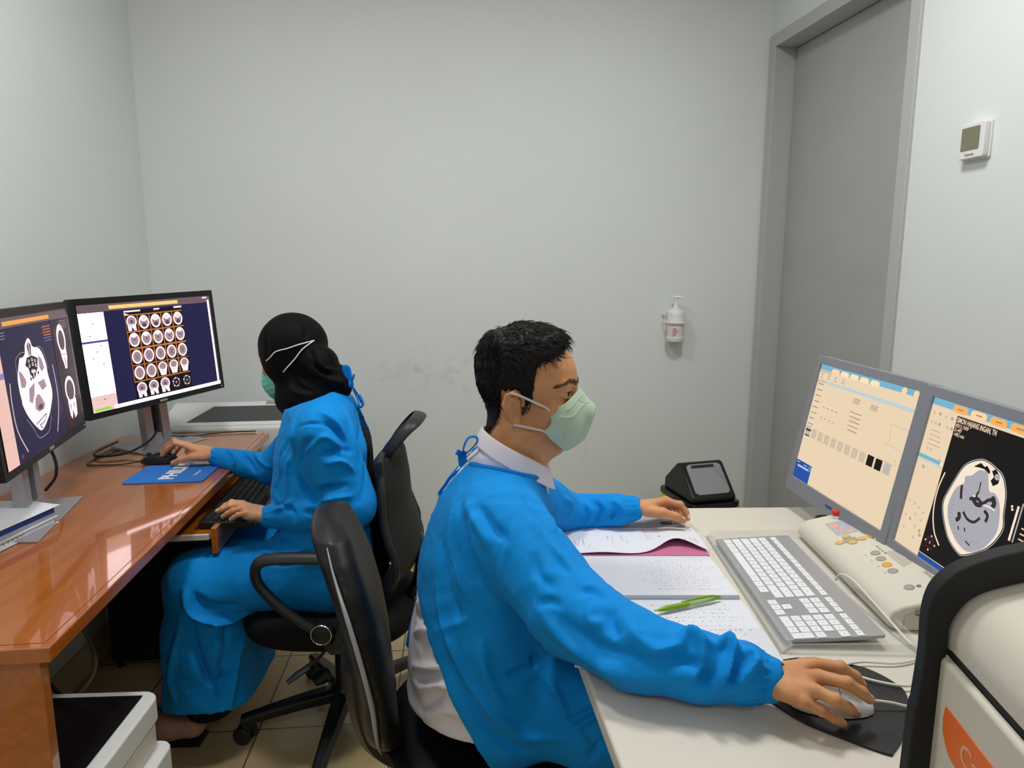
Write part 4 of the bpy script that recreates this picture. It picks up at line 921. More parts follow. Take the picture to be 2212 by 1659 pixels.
def draw_A(s):
    s.rect(0, 0, 1, 1, CRM); s.rect(0, .955, 1, 1, CYB); s.rect(0, .93, .14, .955, CRM2)
    s.rect(0, .845, 1, .872, PALEB); s.rect(0, .845, .09, .872, CRM2)
    for k in range(5): s.poly([(a, b) for a, b in [(x, y) for x, y in rrect(.135 + .105 * k, .943, .225 + .105 * k, .985, .02)]], BTNP if k == 0 else BTN)
    for u in (.865, .965): s.ell(u, .972, .022, .026, BTNP)
    for k, u in enumerate((.04, .12, .20, .29)): s.ell(u, .915, .012, .014, GRC); s.rect(u - .02, .889, u + .02, .893, DKL)
    r2 = random.Random(5)
    for k in range(9): s.rect(.02, .83 - .05 * k, .07 + .02 * r2.random(), .837 - .05 * k, DKL)
    for k in range(3): s.rect(.44, .805 - .015 * k, .51, .81 - .015 * k, DKL); s.rect(.62, .80 - .015 * k, .69, .805 - .015 * k, DKL)
    for k in range(5): s.rect(.44 + .005 * k, .70 - .035 * k, .56, .706 - .035 * k, DKL)
    for k in range(6): s.line([(.15, .80 - .05 * k), (.55, .80 - .05 * k)], .0004, CRM2); s.rect(.60, .70 - .04 * k, .80, .7015 - .04 * k, CRM2)
    for k in range(8): s.rect(.14 + .05 * (k % 4), .655 - .09 * (k // 4), .165 + .05 * (k % 4), .66 - .09 * (k // 4), DKL)
    s.line([(.84, .70), (.86, .62), (.83, .56)], .0016, e('amber', (246, 170, 84))); s.line([(.86, .58), (1.0, .56)], .0005, DKL); s.line([(.97, .68), (.96, .54)], .0008, e('rose', (230, 190, 170))); s.line([(.82, .72), (.99, .72)], .0005, DKL); s.line([(.80, .47), (.95, .455), (.95, .50)], .0005, DKL)
    for k in range(12):
        u = .045 + .078 * k; m = BK2 if k in (9, 10) else GRC; 
        v0, v1 = (.375, .455) if k not in (0,) else (.37, .465)
        s.rect(u - .030, v0, u + .030, v1, CRM2 if k not in (0, 9, 10, 11) else m)
        if k == 0: s.rect(u - .03, .42, u + .03, .435, BK2); s.rect(u - .03, .375, u + .03, .385, CTD)
        elif k < 9: s.ell(u, .415, .022, .032, GRC, 14); s.ell(u, .413, .015, .023, CRM2, 12); s.line([(u - .02, .38), (u + .0, .40)], .0012, GRC)
    s.rect(.005, .0, .20, .155, DKB); s.rect(.012, .135, .05, .14, BTN); s.rect(.10, .13, .145, .135, BTN); s.rect(.03, .10, .175, .115, e('label_blue', (190, 210, 240))); s.ell(.18, .125, .02, .026, e('knob_blue', (80, 130, 200)))
    s.rect(.62, .012, .75, .016, CRM2)
def draw_B(s):
    s.rect(0, 0, 1, 1, BK2); s.rect(0, .945, 1, 1, CYB); s.rect(0, .93, 1, .953, CRM)
    s.rect(0, .0, .195, .953, CRM); s.rect(.195, -0, 1, .03, DKB); s.rect(.195, .03, 1, .034, BTN)
    for k in range(6): s.poly(rrect(.15 + .125 * k, .945, .255 + .125 * k, .992, .022), BTNO if k not in (1, 5) else (BTNP if k == 1 else BTN)); s.rect(.185 + .125 * k, .965, .225 + .125 * k, .972, DKL)
    s.rect(.0, .597, .192, .622, CYB); s.rect(0, .585, .19, .594, PALEB); s.ell(.18, .608, .012, .014, BTN)
    r2 = random.Random(8)
    for (u, v) in ((.03, .90), (.075, .905), (.12, .90), (.165, .90), (.03, .84), (.06, .84), (.09, .84), (.15, .84), (.18, .84), (.16, .63), (.05, .67), (.08, .67), (.055, .55), (.06, .545), (.03, .30), (.075, .295), (.11, .285), (.15, .27), (.03, .20), (.07, .19), (.10, .235), (.15, .215), (.12, .16), (.16, .15), (.04, .12), (.17, .125), (.13, .09)):
        s.ell(u, v, .009, .010, GRC if r2.random() < .5 else DKL, 8, up=False); s.ell(u, v, .005, .006, CRM2, 6)
    for k in range(4): s.rect(.04, .79 - .03 * k, .11 + .01 * k, .793 - .03 * k, DKL)
    s.line([(0.221, 0.572), (0.205, 0.453), (0.217, 0.317), (0.259, 0.204), (0.318, 0.137)], .003, BONE)
    s.line([(0.693, 0.576), (0.696, 0.38)], .0045, BONE); s.line([(.712, .60), (.715, .38)], .0028, CTG)
    hd = [(0.424, 0.74), (0.471, 0.74), (0.507, 0.729), (0.559, 0.706), (0.591, 0.664), (0.618, 0.596), (0.635, 0.499), (0.654, 0.428), (0.641, 0.358), (0.615, 0.299), (0.574, 0.243), (0.482, 0.163), (0.44, 0.159), (0.367, 0.2), (0.314, 0.268), (0.273, 0.345), (0.259, 0.408), (0.274, 0.484), (0.294, 0.562), (0.324, 0.655), (0.365, 0.705)]
    hd = cr_closed(hd, 4); c0 = (.46, .45)
    s.fan(hd, CTG, c0); s.fan([(c0[0] + (u - c0[0]) * .98, c0[1] + (v - c0[1]) * .98) for u, v in hd], BK2, c0)
    s.fan([(c0[0] + (u - c0[0]) * .955, c0[1] + (v - c0[1]) * .965) for u, v in hd], BONE, c0)
    br = [(0.431, 0.673), (0.477, 0.679), (0.5, 0.625), (0.52, 0.582), (0.552, 0.584), (0.588, 0.551), (0.614, 0.476), (0.624, 0.393), (0.603, 0.318), (0.565, 0.251), (0.499, 0.2), (0.429, 0.214), (0.381, 0.249), (0.33, 0.311), (0.302, 0.387), (0.305, 0.457), (0.323, 0.52), (0.36, 0.563), (0.355, 0.601), (0.391, 0.623), (0.411, 0.651)]
    br = cr_closed(br, 3); s.fan(br, CTG, (.45, .42))
    s.fan([(0.388, 0.678), (0.425, 0.715), (0.453, 0.701), (0.466, 0.713), (0.49, 0.69), (0.492, 0.672), (0.454, 0.688), (0.421, 0.685)], BK2)
    s.fan([(0.501, 0.695), (0.518, 0.715), (0.553, 0.685), (0.554, 0.642), (0.529, 0.618), (0.508, 0.641), (0.52, 0.668)], BK2); s.ell(.538, .675, .016, .018, CTG)
    for pts, wd_ in (([(0.351, 0.546), (.36, .50), (0.37, 0.467)], .006), ([(0.457, 0.612), (.459, .58), (0.462, 0.556)], .0025), ([(.462, .556), (.455, .53), (.462, .50)], .004), ([(0.405, 0.403), (0.442, 0.375), (0.484, 0.377), (0.512, 0.417)], .005), ([(.381, .385), (.392, .36), (.378, .335)], .008), ([(0.523, 0.468), (0.549, 0.449), (0.548, 0.41)], .006), ([(.42, .49), (.46, .515), (.50, .50), (.53, .535), (.56, .545)], .006), ([(.545, .56), (.565, .53), (.56, .50)], .009), ([(.44, .50), (.47, .48), (.50, .49)], .008), ([(.40, .31), (.41, .29)], .003), ([(.44, .32), (.45, .30)], .003), ([(.47, .25), (.50, .24)], .003)):
        s.line(pts, wd_, CTD)
    s.line([(.51, .495), (.55, .50), (.58, .495)], .003, BONE); s.line([(.435, .515), (.45, .52)], .003, BONE)
    for k in range(16):
        a = math.pi * (.95 + .75 * k / 15) ; s.line([(.46 + .145 * math.cos(a), .41 + .17 * math.sin(a)), (.46 + .122 * math.cos(a), .41 + .145 * math.sin(a))], .0008, e('sulcus', (138, 136, 146)))
    s.text('SIMON HAJANG INGAN, TN', .203, .905, .0135, TXT, .0004, .58, True)
    s.text('00312 19/09', .203, .872, .0095, TXT, .0002, .7, True); s.text('21-497', .203, .845, .0095, TXT, .0002, .7, True); s.text('-148.5 mm', .203, .818, .0095, TXT, .0002, .7, True)
    for k, tx in enumerate(('RSUD', 'Philips, Inge', '29 Apr, 2021', '', 'RM 3.5', 'SW 3.5')): 
        if tx: s.text(tx, .80, .865 - .032 * k, .0105, TXT if k < 5 else PALEB, .0002)
    for k in range(3): s.rect(.74, .47 - .03 * k, .86, .478 - .03 * k, e('rose', (230, 190, 170)))
    s.ell(.662, .56, .006, .008, BONE, 8); s.ell(.668, .545, .007, .007, BONE, 8)
    RB = e('cube_red', (120, 40, 48)); s.line([(.235, .15), (.235, .09), (.28, .09), (.28, .15), (.235, .15)], .001, RB, sm=0)
    s.text('F', .257, .12, .009, TXT)
    for u, v in ((.222, .125), (.257, .165), (.293, .12), (.257, .075)): s.ell(u, v, .006, .007, TXT, 6)
square_monitor('grey monitor with a cream list page on its screen, the one nearer the door', (.784, 1.543, .968), -84.55, -10.41, 1.14, draw_A, (-.206, .2115))
square_monitor('grey monitor showing one large black and white brain scan, at the right edge', (.811, 1.125, .957), -87.2, -9.21, 1.58, draw_B, (-.2095, .206))

# black mouse pad, white mouse
pp = [(0.383, 0.894), (0.407, 0.857), (.445, .825), (0.487, 0.795), (0.499, 0.799), (0.535, 0.838), (0.583, 0.916), (0.582, 0.953), (0.563, 0.985), (0.541, 0.999), (0.504, 1.015), (0.46, 1.018), (.41, 1.0), (.375, .965), (.368, .93)]
pm = (.48, .91)
t = thing('mouse_pad', 'black leaf-shaped mouse pad on the white desk', 'mouse pad', (pm[0], pm[1], Z2))
P_ = [(x - pm[0], y - pm[1]) for x, y in pp]
mb = MB(); mb.prism(cr_closed(P_), 0, .004); obj('pad', mb, M['rubber'], t, bevel=.001)
add_mouse('white computer mouse under the man\'s hand on the black pad', M['white_plastic'], M['print_grey'], (.458, .893, Z2 + .0042), R(-8))
mb = MB(); mb.tube([(.512, .885, .748), (.54, .884, .745), (.58, .882, .738), (.66, .885, .735), (.70, .93, .735), (.66, .965, .736), (.60, .935, .738), (.555, .945, .738), (.525, .968, .738), (.527, .990, .737), (.56, 1.0, .737), (.62, 1.0, .735), (.70, 1.03, .735)], .0021, 8)
tag(obj('mouse_cable', mb, M['cable_w'], smooth=True), 'white mouse cable looping over the black mouse pad', 'cable')

# foreground film printer: black framed, white panels
fm = thing('film_printer', 'large white film printer with a thick black frame in the near right corner', 'printer', (.386, .6, 0), R(-8))
outp = [(-.004, .30), (-.002, .869), (.001, .948), (.003, .996), (.002, 1.030), (.005, 1.054), (.013, 1.070), (.027, 1.083), (.044, 1.092), (.064, 1.100), (.090, 1.108), (.20, 1.145), (.42, 1.19), (.42, .30)]
inn = [(.020, .30), (.020, .869), (.020, .958), (.022, 1.001), (.022, 1.025), (.031, 1.046), (.043, 1.058), (.059, 1.066), (.094, 1.078), (.20, 1.112), (.395, 1.16), (.395, .30)]
# black frame: a band with the outline outp, hollow to inn
def band(mb, A, B, y0, y1):
    n = min(len(A), len(B)); 
def resample(P, n):
    P = [np.array(p, float) for p in P]; d = [0]
    for a, b in zip(P, P[1:]): d.append(d[-1] + np.linalg.norm(b - a))
    t = np.linspace(0, d[-1], n); return [(np.interp(q, d, [p[0] for p in P]), np.interp(q, d, [p[1] for p in P])) for q in t]
A = outp[:-1]; B = inn[:-1]; 
A = resample([tuple(p) for p in catmull([(x, z, 0) for x, z in A], 10) for p in [(p[0], p[1])]], 200); B = resample([tuple(p) for p in catmull([(x, z, 0) for x, z in B], 10) for p in [(p[0], p[1])]], 200)
mb = MB(); n = 200
V = [(x, -.012, z) for x, z in A] + [(x, .008, z) for x, z in A] + [(x, -.012, z) for x, z in B] + [(x, .008, z) for x, z in B]
F = []
for i in range(n - 1): F += [(i, i + 1, n + i + 1, n + i), (2 * n + i, 2 * n + i + 1, 3 * n + i + 1, 3 * n + i), (i, i + 1, 2 * n + i + 1, 2 * n + i), (n + i, n + i + 1, 3 * n + i + 1, 3 * n + i)]
F += [(0, n, 3 * n, 2 * n), (n - 1, 2 * n - 1, 4 * n - 1, 3 * n - 1)]
mb.add(V, F); obj('black_frame', mb, M['black_matte'], fm, bevel=.004, seg=3)
# body core and hood
mb = MB(); Bh = [(x + .002, z - .002) for x, z in B if z > 1.0]; rings = [[(x, yy, z) for x, z in Bh] + [(.39, yy, 1.0), (.026, yy, 1.0)] for yy in (.004, -.36)]
mb.loft(rings); obj('curved_hood', mb, M['warm_white'], fm, smooth=True)
mb = MB(); mb.box((.024, -.36, .06), (.395, .004, .998)); obj('core', mb, M['black_matte'], fm)
mb = MB(); mb.box((.024, -.36, .99), (.03, -.012, 1.006)); obj('hood_gap', mb, M['dark_gap'], fm)
mb = MB(); mb.box((.017, -.36, .30), (.034, -.004, .996)); pnl = obj('front_panel', mb, M['warm_white'], fm, bevel=.005, seg=3)
mb = MB(); mb.box((-.004, -.36, .0), (.42, .008, .30)); obj('lower_cabinet', mb, M['warm_white'], fm, bevel=.004)
# orange label following the panel
lp = [(-.036, .924), (-.030, .932), (-.028, .944), (-.030, .957), (-.34, .957), (-.34, .915), (-.060, .915), (-.045, .917)]
mb = MB(); mb.prism([(y, z) for y, z in lp], .0158, .0172, 'x'); ol = obj('orange_label', mb, M['orange'], fm)
V, F = text_faces('Carestream', .028, .0004); mb = MB(); mb.add([(.0155, -.128 - x, z + .936) for x, z, _ in V], F); obj('label_lettering', mb, mat('label_letter', (240, 170, 130), rough=.5), ol, recalc=False)
# ------------------------------------------------------------------ smooth solid modelling for people, cloth and chairs
def nrm(v): v = np.array(v, float); return v / (np.linalg.norm(v) + 1e-12)
class Field:
    def __init__(s, lo, hi, h):
        s.lo = np.array(lo, float); s.h = h; s.n = np.ceil((np.array(hi) - s.lo) / h).astype(int) + 1
        s.d = np.full(s.n, .08, np.float32)
    def sub(s, lo, hi):
        a = np.clip(np.floor((np.array(lo) - s.lo) / s.h).astype(int), 0, s.n); b = np.clip(np.ceil((np.array(hi) - s.lo) / s.h).astype(int) + 1, 0, s.n)
        if (b <= a).any(): return None, None
        sl = tuple(slice(a[i], b[i]) for i in range(3))
        ax = [(s.lo[i] + s.h * np.arange(a[i], b[i])).astype(np.float32) for i in range(3)]
        return sl, (ax[0][:, None, None], ax[1][None, :, None], ax[2][None, None, :])
    @staticmethod
    def smin(a, b, k):
        if k <= 0: return np.minimum(a, b)
        h = np.maximum(k - np.abs(a - b), 0) / k
        return np.minimum(a, b) - h * h * k * .25
    def put(s, lo, hi, f, k=.01, op='add', m=None):
        m = m if m is not None else (k + .02)
        sl, X = s.sub(np.array(lo) - m, np.array(hi) + m)
        if sl is None: return s
        v = f(*X).astype(np.float32) if not isinstance(f, np.ndarray) else f
        c = s.d[sl]
        if op == 'add': s.d[sl] = s.smin(c, v, k)
        elif op == 'cut': s.d[sl] = -s.smin(-c, v, k)
        return s
    def cap(s, a, b, ra, rb=None, k=.01, op='add', sq=None):
        """tapered capsule; sq=(axis, scale): cross section scaled along axis"""
        a = np.array(a, float); b = np.array(b, float); rb = ra if rb is None else rb
        rm = max(ra, rb) * (max(1, sq[1]) if sq else 1)
        lo = np.minimum(a, b) - rm; hi = np.maximum(a, b) + rm
        ab = b - a; L2 = ab @ ab + 1e-12
        if sq: nx = nrm(sq[0]); sc = sq[1]
        def f(x, y, z):
            px, py, pz = x - a[0], y - a[1], z - a[2]
            t = np.clip((px * ab[0] + py * ab[1] + pz * ab[2]) / L2, 0, 1)
            qx, qy, qz = px - t * ab[0], py - t * ab[1], pz - t * ab[2]
            if sq:
                c = qx * nx[0] + qy * nx[1] + qz * nx[2]; g = c * (1 / sc - 1)
                qx, qy, qz = qx + g * nx[0], qy + g * nx[1], qz + g * nx[2]
            d = np.sqrt(qx * qx + qy * qy + qz * qz) - (ra + t * (rb - ra))
            return d * (min(1, sc) if sq else 1)
        return s.put(lo, hi, f, k, op)
    def chain(s, P, r, k=.01, op='add', sq=None):
        for i in range(len(P) - 1): s.cap(P[i], P[i + 1], r[i], r[i + 1], k, op, sq)
        return s
    def ell(s, c, r, Rm=None, k=.01, op='add'):
        c = np.array(c, float); r = np.array(r if hasattr(r, '__len__') else (r, r, r), float); m = r.max()
        Q = np.eye(3) if Rm is None else np.array(Rm).T    # world -> local
        def f(x, y, z):
            p = (x - c[0], y - c[1], z - c[2])
            l = [Q[i][0] * p[0] + Q[i][1] * p[1] + Q[i][2] * p[2] for i in range(3)]
            k0 = np.sqrt(sum((l[i] / r[i]) ** 2 for i in range(3))); k1 = np.sqrt(sum((l[i] / r[i] ** 2) ** 2 for i in range(3)))
            return k0 * (k0 - 1) / (k1 + 1e-9)
        return s.put(c - m, c + m, f, k, op)
    def mesh(s, smooth=1):
        d = s.d; neg = d < 0; n = np.array(d.shape)
        cnt = np.zeros(n - 1, np.uint8)
        for i in (0, 1):
            for j in (0, 1):
                for k in (0, 1): cnt += neg[i:n[0] - 1 + i, j:n[1] - 1 + j, k:n[2] - 1 + k]
        act = np.argwhere((cnt > 0) & (cnt < 8)); del cnt
        idx = np.full(n - 1, -1, np.int32); idx[tuple(act.T)] = np.arange(len(act))
        cor = np.array([[i, j, k] for i in (0, 1) for j in (0, 1) for k in (0, 1)])
        val = np.stack([d[tuple((act + c).T)] for c in cor], 1)
        acc = np.zeros((len(act), 3)); num = np.zeros(len(act))
        for a in range(8):
            for b in range(a + 1, 8):
                if np.abs(cor[a] - cor[b]).sum() != 1: continue
                va, vb = val[:, a], val[:, b]; m = (va < 0) != (vb < 0)
                t = np.where(m, va / np.where(m, va - vb, 1), 0)
                acc[m] += cor[a] + t[m, None] * (cor[b] - cor[a]); num += m
        V = s.lo + s.h * (act + acc / num[:, None])
        F = []
        for ax in range(3):
            o1, o2 = [(1, 2), (2, 0), (0, 1)][ax]
            sl0 = [slice(1, -1)] * 3; sl0[ax] = slice(0, n[ax] - 1); sl1 = [slice(1, -1)] * 3; sl1[ax] = slice(1, n[ax])
            A = neg[tuple(sl0)]; B = neg[tuple(sl1)]; e_ = np.argwhere(A != B); 
            if not len(e_): continue
            fl = A[tuple(e_.T)]; g = e_.copy(); g[:, o1] += 1; g[:, o2] += 1
            def cell(u, v):
                q = g.copy(); q[:, o1] -= u; q[:, o2] -= v; return idx[tuple(q.T)]
            q = np.stack([cell(1, 1), cell(0, 1), cell(0, 0), cell(1, 0)], 1); q[~fl] = q[~fl][:, ::-1]; F.append(q)
        F = np.concatenate(F); F = F[(F >= 0).all(1)]
        for _ in range(smooth): V = lap(V, F, .5)
        return V, F
def lap(V, F, a=.5, w=None):
    E = np.concatenate([F[:, [0, 1]], F[:, [1, 2]], F[:, [2, 3]], F[:, [3, 0]]]); n = len(V)
    i = E.ravel(); j = E[:, ::-1].ravel(); c = np.bincount(i, minlength=n) + 1e-9
    M_ = np.stack([np.bincount(i, V[j, k], minlength=n) / c for k in range(3)], 1)
    if w is None: return V + a * (M_ - V)
    return V + (a * w)[:, None] * (M_ - V)
def normals(V, F):
    fn = np.cross(V[F[:, 2]] - V[F[:, 0]], V[F[:, 3]] - V[F[:, 1]]); n = len(V)
    N = np.stack([sum(np.bincount(F[:, c], fn[:, k], minlength=n) for c in range(4)) for k in range(3)], 1)
    return N / (np.linalg.norm(N, axis=1, keepdims=True) + 1e-12)
def polydist(V, P):
    """distance to a polyline and parameter 0..1 along it"""
    best = np.full(len(V), 9.); tt = np.zeros(len(V)); m = len(P) - 1
    for i in range(m):
        a, b = P[i], P[i + 1]; ab = b - a; t = np.clip((V - a) @ ab / (ab @ ab + 1e-12), 0, 1)
        d = np.linalg.norm(V - a - t[:, None] * ab, axis=1); k = d < best; best[k] = d[k]; tt[k] = (i + t[k]) / m
    return best, tt
def folds(V, F, L):
    """L: (points, width, height, [bias]) ridges (+) or furrows (-) pressed along lines on the cloth"""
    N = normals(V, F); D = np.zeros(len(V))
    for it in L:
        P = [np.array(p, float) for p in it[0]]; P = catmull(P, 5) if len(P) > 2 else P
        d, t = polydist(V, P); w, a = it[1], it[2]
        near = d < 3 * w
        fall = np.sin(np.pi * np.clip(t, .02, .98)) ** .5
        D[near] += (a * np.exp(-(d / w) ** 2) * fall)[near]
    return V + N * D[:, None]
def crumple(V, F, amp, freq, seed=0, axis=None, mask=None):
    r = np.random.default_rng(seed); N = normals(V, F); D = np.zeros(len(V)); P = V
    warp = np.stack([np.sin(V @ r.normal(0, freq * .35, 3) + r.uniform(0, 6)) for _ in range(3)], 1) * (1.1 / freq)
    P = V + warp
    for i in range(5):
        k = r.normal(0, 1, 3)
        if axis is not None: k = k - .85 * nrm(axis) * (k @ nrm(axis))
        k = nrm(k) * freq * r.uniform(.6, 1.6); D += (1 - 2 * np.abs(np.sin(P @ k + r.uniform(0, 6)))) / 5
    if mask is not None: D = D * mask
    return V + N * (amp * D)[:, None]
def ripple(V, F, c, ax, n, amp, s0, s1, up=(0, 0, 1)):
    """gathers around a cuff: n ripples around axis, along s0..s1 from c"""
    ax = nrm(ax); u = nrm(np.cross(ax, up)); w = np.cross(ax, u); q = V - np.array(c); s = q @ ax
    rad = q - s[:, None] * ax; rl = np.linalg.norm(rad, axis=1); ph = np.arctan2(q @ w, q @ u)
    m = np.clip((s - s0) / (s1 - s0), 0, 1) * np.clip((.000 - s) / .006, 0, 1) * (rl < .09)
    D = amp * (np.cos(n * ph + 1.5 * np.sin(3 * ph)) * .6 + .4 * np.cos(n * 1.7 * ph)) * m
    return V + normals(V, F) * D[:, None]
def solid(name, V, F, mats, parent, mi=None, smooth=True):
    loc = np.array(parent.matrix_basis.translation) if parent is not None else np.zeros(3)
    me = bpy.data.meshes.new(name); n, m = len(V), len(F)
    me.vertices.add(n); me.vertices.foreach_set('co', (V - loc).astype(np.float32).ravel())
    me.loops.add(m * 4); me.loops.foreach_set('vertex_index', F.astype(np.int32).ravel())
    me.polygons.add(m); me.polygons.foreach_set('loop_start', np.arange(0, 4 * m, 4, dtype=np.int32))
    me.polygons.foreach_set('loop_total', np.full(m, 4, dtype=np.int32))
    if not isinstance(mats, (list, tuple)): mats = [mats]
    for q in mats: me.materials.append(q)
    if mi is not None: me.polygons.foreach_set('material_index', mi.astype(np.int32))
    me.update(calc_edges=True); me.validate()
    if smooth: me.polygons.foreach_set('use_smooth', [True] * len(me.polygons))
    o = bpy.data.objects.new(name, me); COL.objects.link(o)
    if parent is not None: o.parent = parent
    return o
def fcent(V, F): return V[F].mean(1)
def largest(V, F):
    """keep the main connected piece only"""
    lab_ = np.arange(len(V))
    for _ in range(400):
        m = lab_[F].min(1); new = lab_.copy()
        for c in range(4): np.minimum.at(new, F[:, c], m)
        new = new[new]
        if (new == lab_).all(): break
        lab_ = new
    r = np.bincount(lab_).argmax(); keep = lab_ == r; mp = np.cumsum(keep) - 1; fk = keep[F[:, 0]]
    return V[keep], mp[F[fk]]
def sdpoly(x, z, P):
    """signed distance to a 2D polygon (numpy grids)"""
    P = np.array(P); n = len(P); d = np.full(np.broadcast(x, z).shape, 1e9); s = np.ones_like(d)
    for i in range(n):
        a = P[i]; b = P[i - 1]; e0, e1 = b[0] - a[0], b[1] - a[1]; w0, w1 = x - a[0], z - a[1]
        t = np.clip((w0 * e0 + w1 * e1) / (e0 * e0 + e1 * e1 + 1e-12), 0, 1)
        d = np.minimum(d, (w0 - e0 * t) ** 2 + (w1 - e1 * t) ** 2)
        c1 = z >= a[1]; c2 = z < b[1]; c3 = e0 * w1 > e1 * w0
        s = np.where((c1 & c2 & c3) | (~c1 & ~c2 & ~c3), -s, s)
    return s * np.sqrt(d)
# ------------------------------------------------------------------ shared anatomy
def hand(f, wr, K, fingers, thumb, pn, side_r=1.0):
    """wr: wrist centre; K: four knuckles; fingers: [pip, dip, tip]; thumb: 4 points; pn: palm normal (up)"""
    pn = nrm(pn); wr = np.array(wr); K = [np.array(k) for k in K]
    mid = sum(K) / 4; across = nrm(K[0] - K[3])
    for i, k in enumerate(K):
        base = wr + across * (.5 - i / 3) * .030 + (mid - wr) * .12
        f.cap(base, k - pn * .002, .0135, [.0105, .011, .0102, .009][i] * side_r, k=.012)
    f.ell(wr * .45 + mid * .55 - pn * .004, (np.linalg.norm(mid - wr) * .5, .034, .0125), np.stack([nrm(mid - wr), nrm(np.cross(pn, mid - wr)), pn], 1), k=.01)
    R0 = [(.0092, .0086, .0080, .0068), (.0096, .0089, .0083, .0070), (.0090, .0085, .0079, .0067), (.0080, .0074, .0069, .0060)]
    for i, (k, fg) in enumerate(zip(K, fingers)):
        r = [q * side_r for q in R0[i]]; P = [k] + [np.array(p) for p in fg]
        f.cap(P[0], P[1], r[0], r[1] * .96, k=.0035); f.ell(P[1] + pn * .0008, r[1] * 1.04, k=.003); f.cap(P[1], P[2], r[1] * .96, r[2] * .97, k=.003); f.cap(P[2], P[3], r[2], r[3], k=.003)
    T = [np.array(p) for p in thumb]
    f.chain(T, [.015, .0125 * side_r, .0102 * side_r, .0082 * side_r], k=.007)
def nail_mask(C, N, fingers, thumb, pn, rad=.0062):
    """faces of fingernails: on the back of the last joint"""
    m = np.zeros(len(C), bool)
    for fg in list(fingers) + [thumb]:
        a, b = np.array(fg[-2]), np.array(fg[-1]); ax = nrm(b - a); up = nrm(np.array(pn) - ax * (np.array(pn) @ ax))
        c = b - ax * .0036 + up * .0062; q = C - c
        s = q @ ax; w_ = q @ np.cross(ax, up); h = q @ up
        m |= ((s / .0066) ** 2 + (w_ / .0052) ** 2 < 1) & (np.abs(h) < .006) & (N @ up > .25)
    return m
def face_normals(V, F):
    n = np.cross(V[F[:, 2]] - V[F[:, 0]], V[F[:, 3]] - V[F[:, 1]]); return n / (np.linalg.norm(n, axis=1, keepdims=True) + 1e-12)
class Head:
    def __init__(s, O, yaw, pitch, roll=0, sc=1.0):
        s.O = np.array(O, float); s.R = np.array((Matrix.Rotation(yaw, 3, 'Z') @ Matrix.Rotation(pitch, 3, 'Y') @ Matrix.Rotation(roll, 3, 'X'))); s.s = sc
    def __call__(s, *p): return s.O + s.R @ (np.array(p, float) * s.s)
    def loc(s, V): return (V - s.O) @ s.R / s.s
    def ell(s, f, c, r, k=.01, op='add', rot=None):
        Rm = s.R if rot is None else s.R @ np.array(rot)
        f.ell(s(*c), np.array(r) * s.s, Rm, k, op)
    def cap(s, f, a, b, ra, rb=None, k=.01, op='add'): f.cap(s(*a), s(*b), ra * s.s, (ra if rb is None else rb) * s.s, k, op)
    def build(s, f, ears=True):
        s.ell(f, (-.004, 0, .058), (.094, .076, .086), k=.02)
        s.ell(f, (.044, 0, .058), (.049, .058, .054), k=.02)
        s.ell(f, (.040, 0, -.012), (.052, .060, .080), k=.02)
        for y in (-1, 1):
            s.cap(f, (.086, .010 * y, .050), (.074, .044 * y, .050), .0095, .009, k=.012)
            s.ell(f, (.062, .040 * y, -.002), (.022, .022, .020), k=.014)
            s.cap(f, (-.004, .056 * y, -.035), (.012, .053 * y, -.062), .014, .014, k=.018); s.cap(f, (.012, .053 * y, -.062), (.060, .018 * y, -.084), .014, .012, k=.018)
        s.ell(f, (.066, 0, -.080), (.018, .022, .016), k=.014)
        s.cap(f, (.090, 0, .038), (.114, 0, -.006), .0075, .011, k=.010); s.ell(f, (.104, .012, -.012), .008, k=.006); s.ell(f, (.104, -.012, -.012), .008, k=.006)
        s.cap(f, (.092, -.016, -.046), (.092, .016, -.046), .007, k=.008); s.cap(f, (.090, -.014, -.056), (.090, .014, -.056), .007, k=.008)
        for y in (-1, 1):
            s.ell(f, (.099, .033 * y, .031), (.012, .018, .0105), k=.010, op='cut')
            for zz, zc_ in ((.0345, .0382), (.0275, .0250)):
                P = [(.083, .016 * y, .031), (.0878, .024 * y, (zz + zc_) / 2), (.0880, .033 * y, zc_), (.0825, .042 * y, (zz + zc_) / 2), (.073, .049 * y, .031)]
                for a, b in zip(P, P[1:]): s.cap(f, a, b, .0034, k=.003)
            if ears:
                rt = Matrix.Rotation(R(10), 3, 'Y') @ Matrix.Rotation(R(-16 * y), 3, 'Z')
                s.ell(f, (-.004, .064 * y, .002), (.013, .013, .022), k=.008)
                s.ell(f, (-.010, .073 * y, .004), (.017, .0055, .027), k=.005, rot=rt)
                A = [(.006, .071 * y, .016), (.001, .079 * y, .029), (-.010, .083 * y, .034), (-.022, .084 * y, .027), (-.027, .083 * y, .009), (-.021, .080 * y, -.010), (-.009, .076 * y, -.023)]
                for a, b in zip(A, A[1:]): s.cap(f, a, b, .0040, k=.003)
                s.ell(f, (-.001, .073 * y, -.026), (.0080, .0060, .0105), k=.005)
                s.ell(f, (-.007, .083 * y, .004), (.0085, .0090, .014), k=.003, op='cut')
                s.ell(f, (.004, .075 * y, .001), (.004, .005, .006), k=.003)
                A = [(-.011, .077 * y, .021), (-.017, .079 * y, .008), (-.011, .077 * y, -.010)]
                for a, b in zip(A, A[1:]): s.cap(f, a, b, .0028, k=.003)

def limb_dir(a, b): return nrm(np.array(b) - np.array(a))

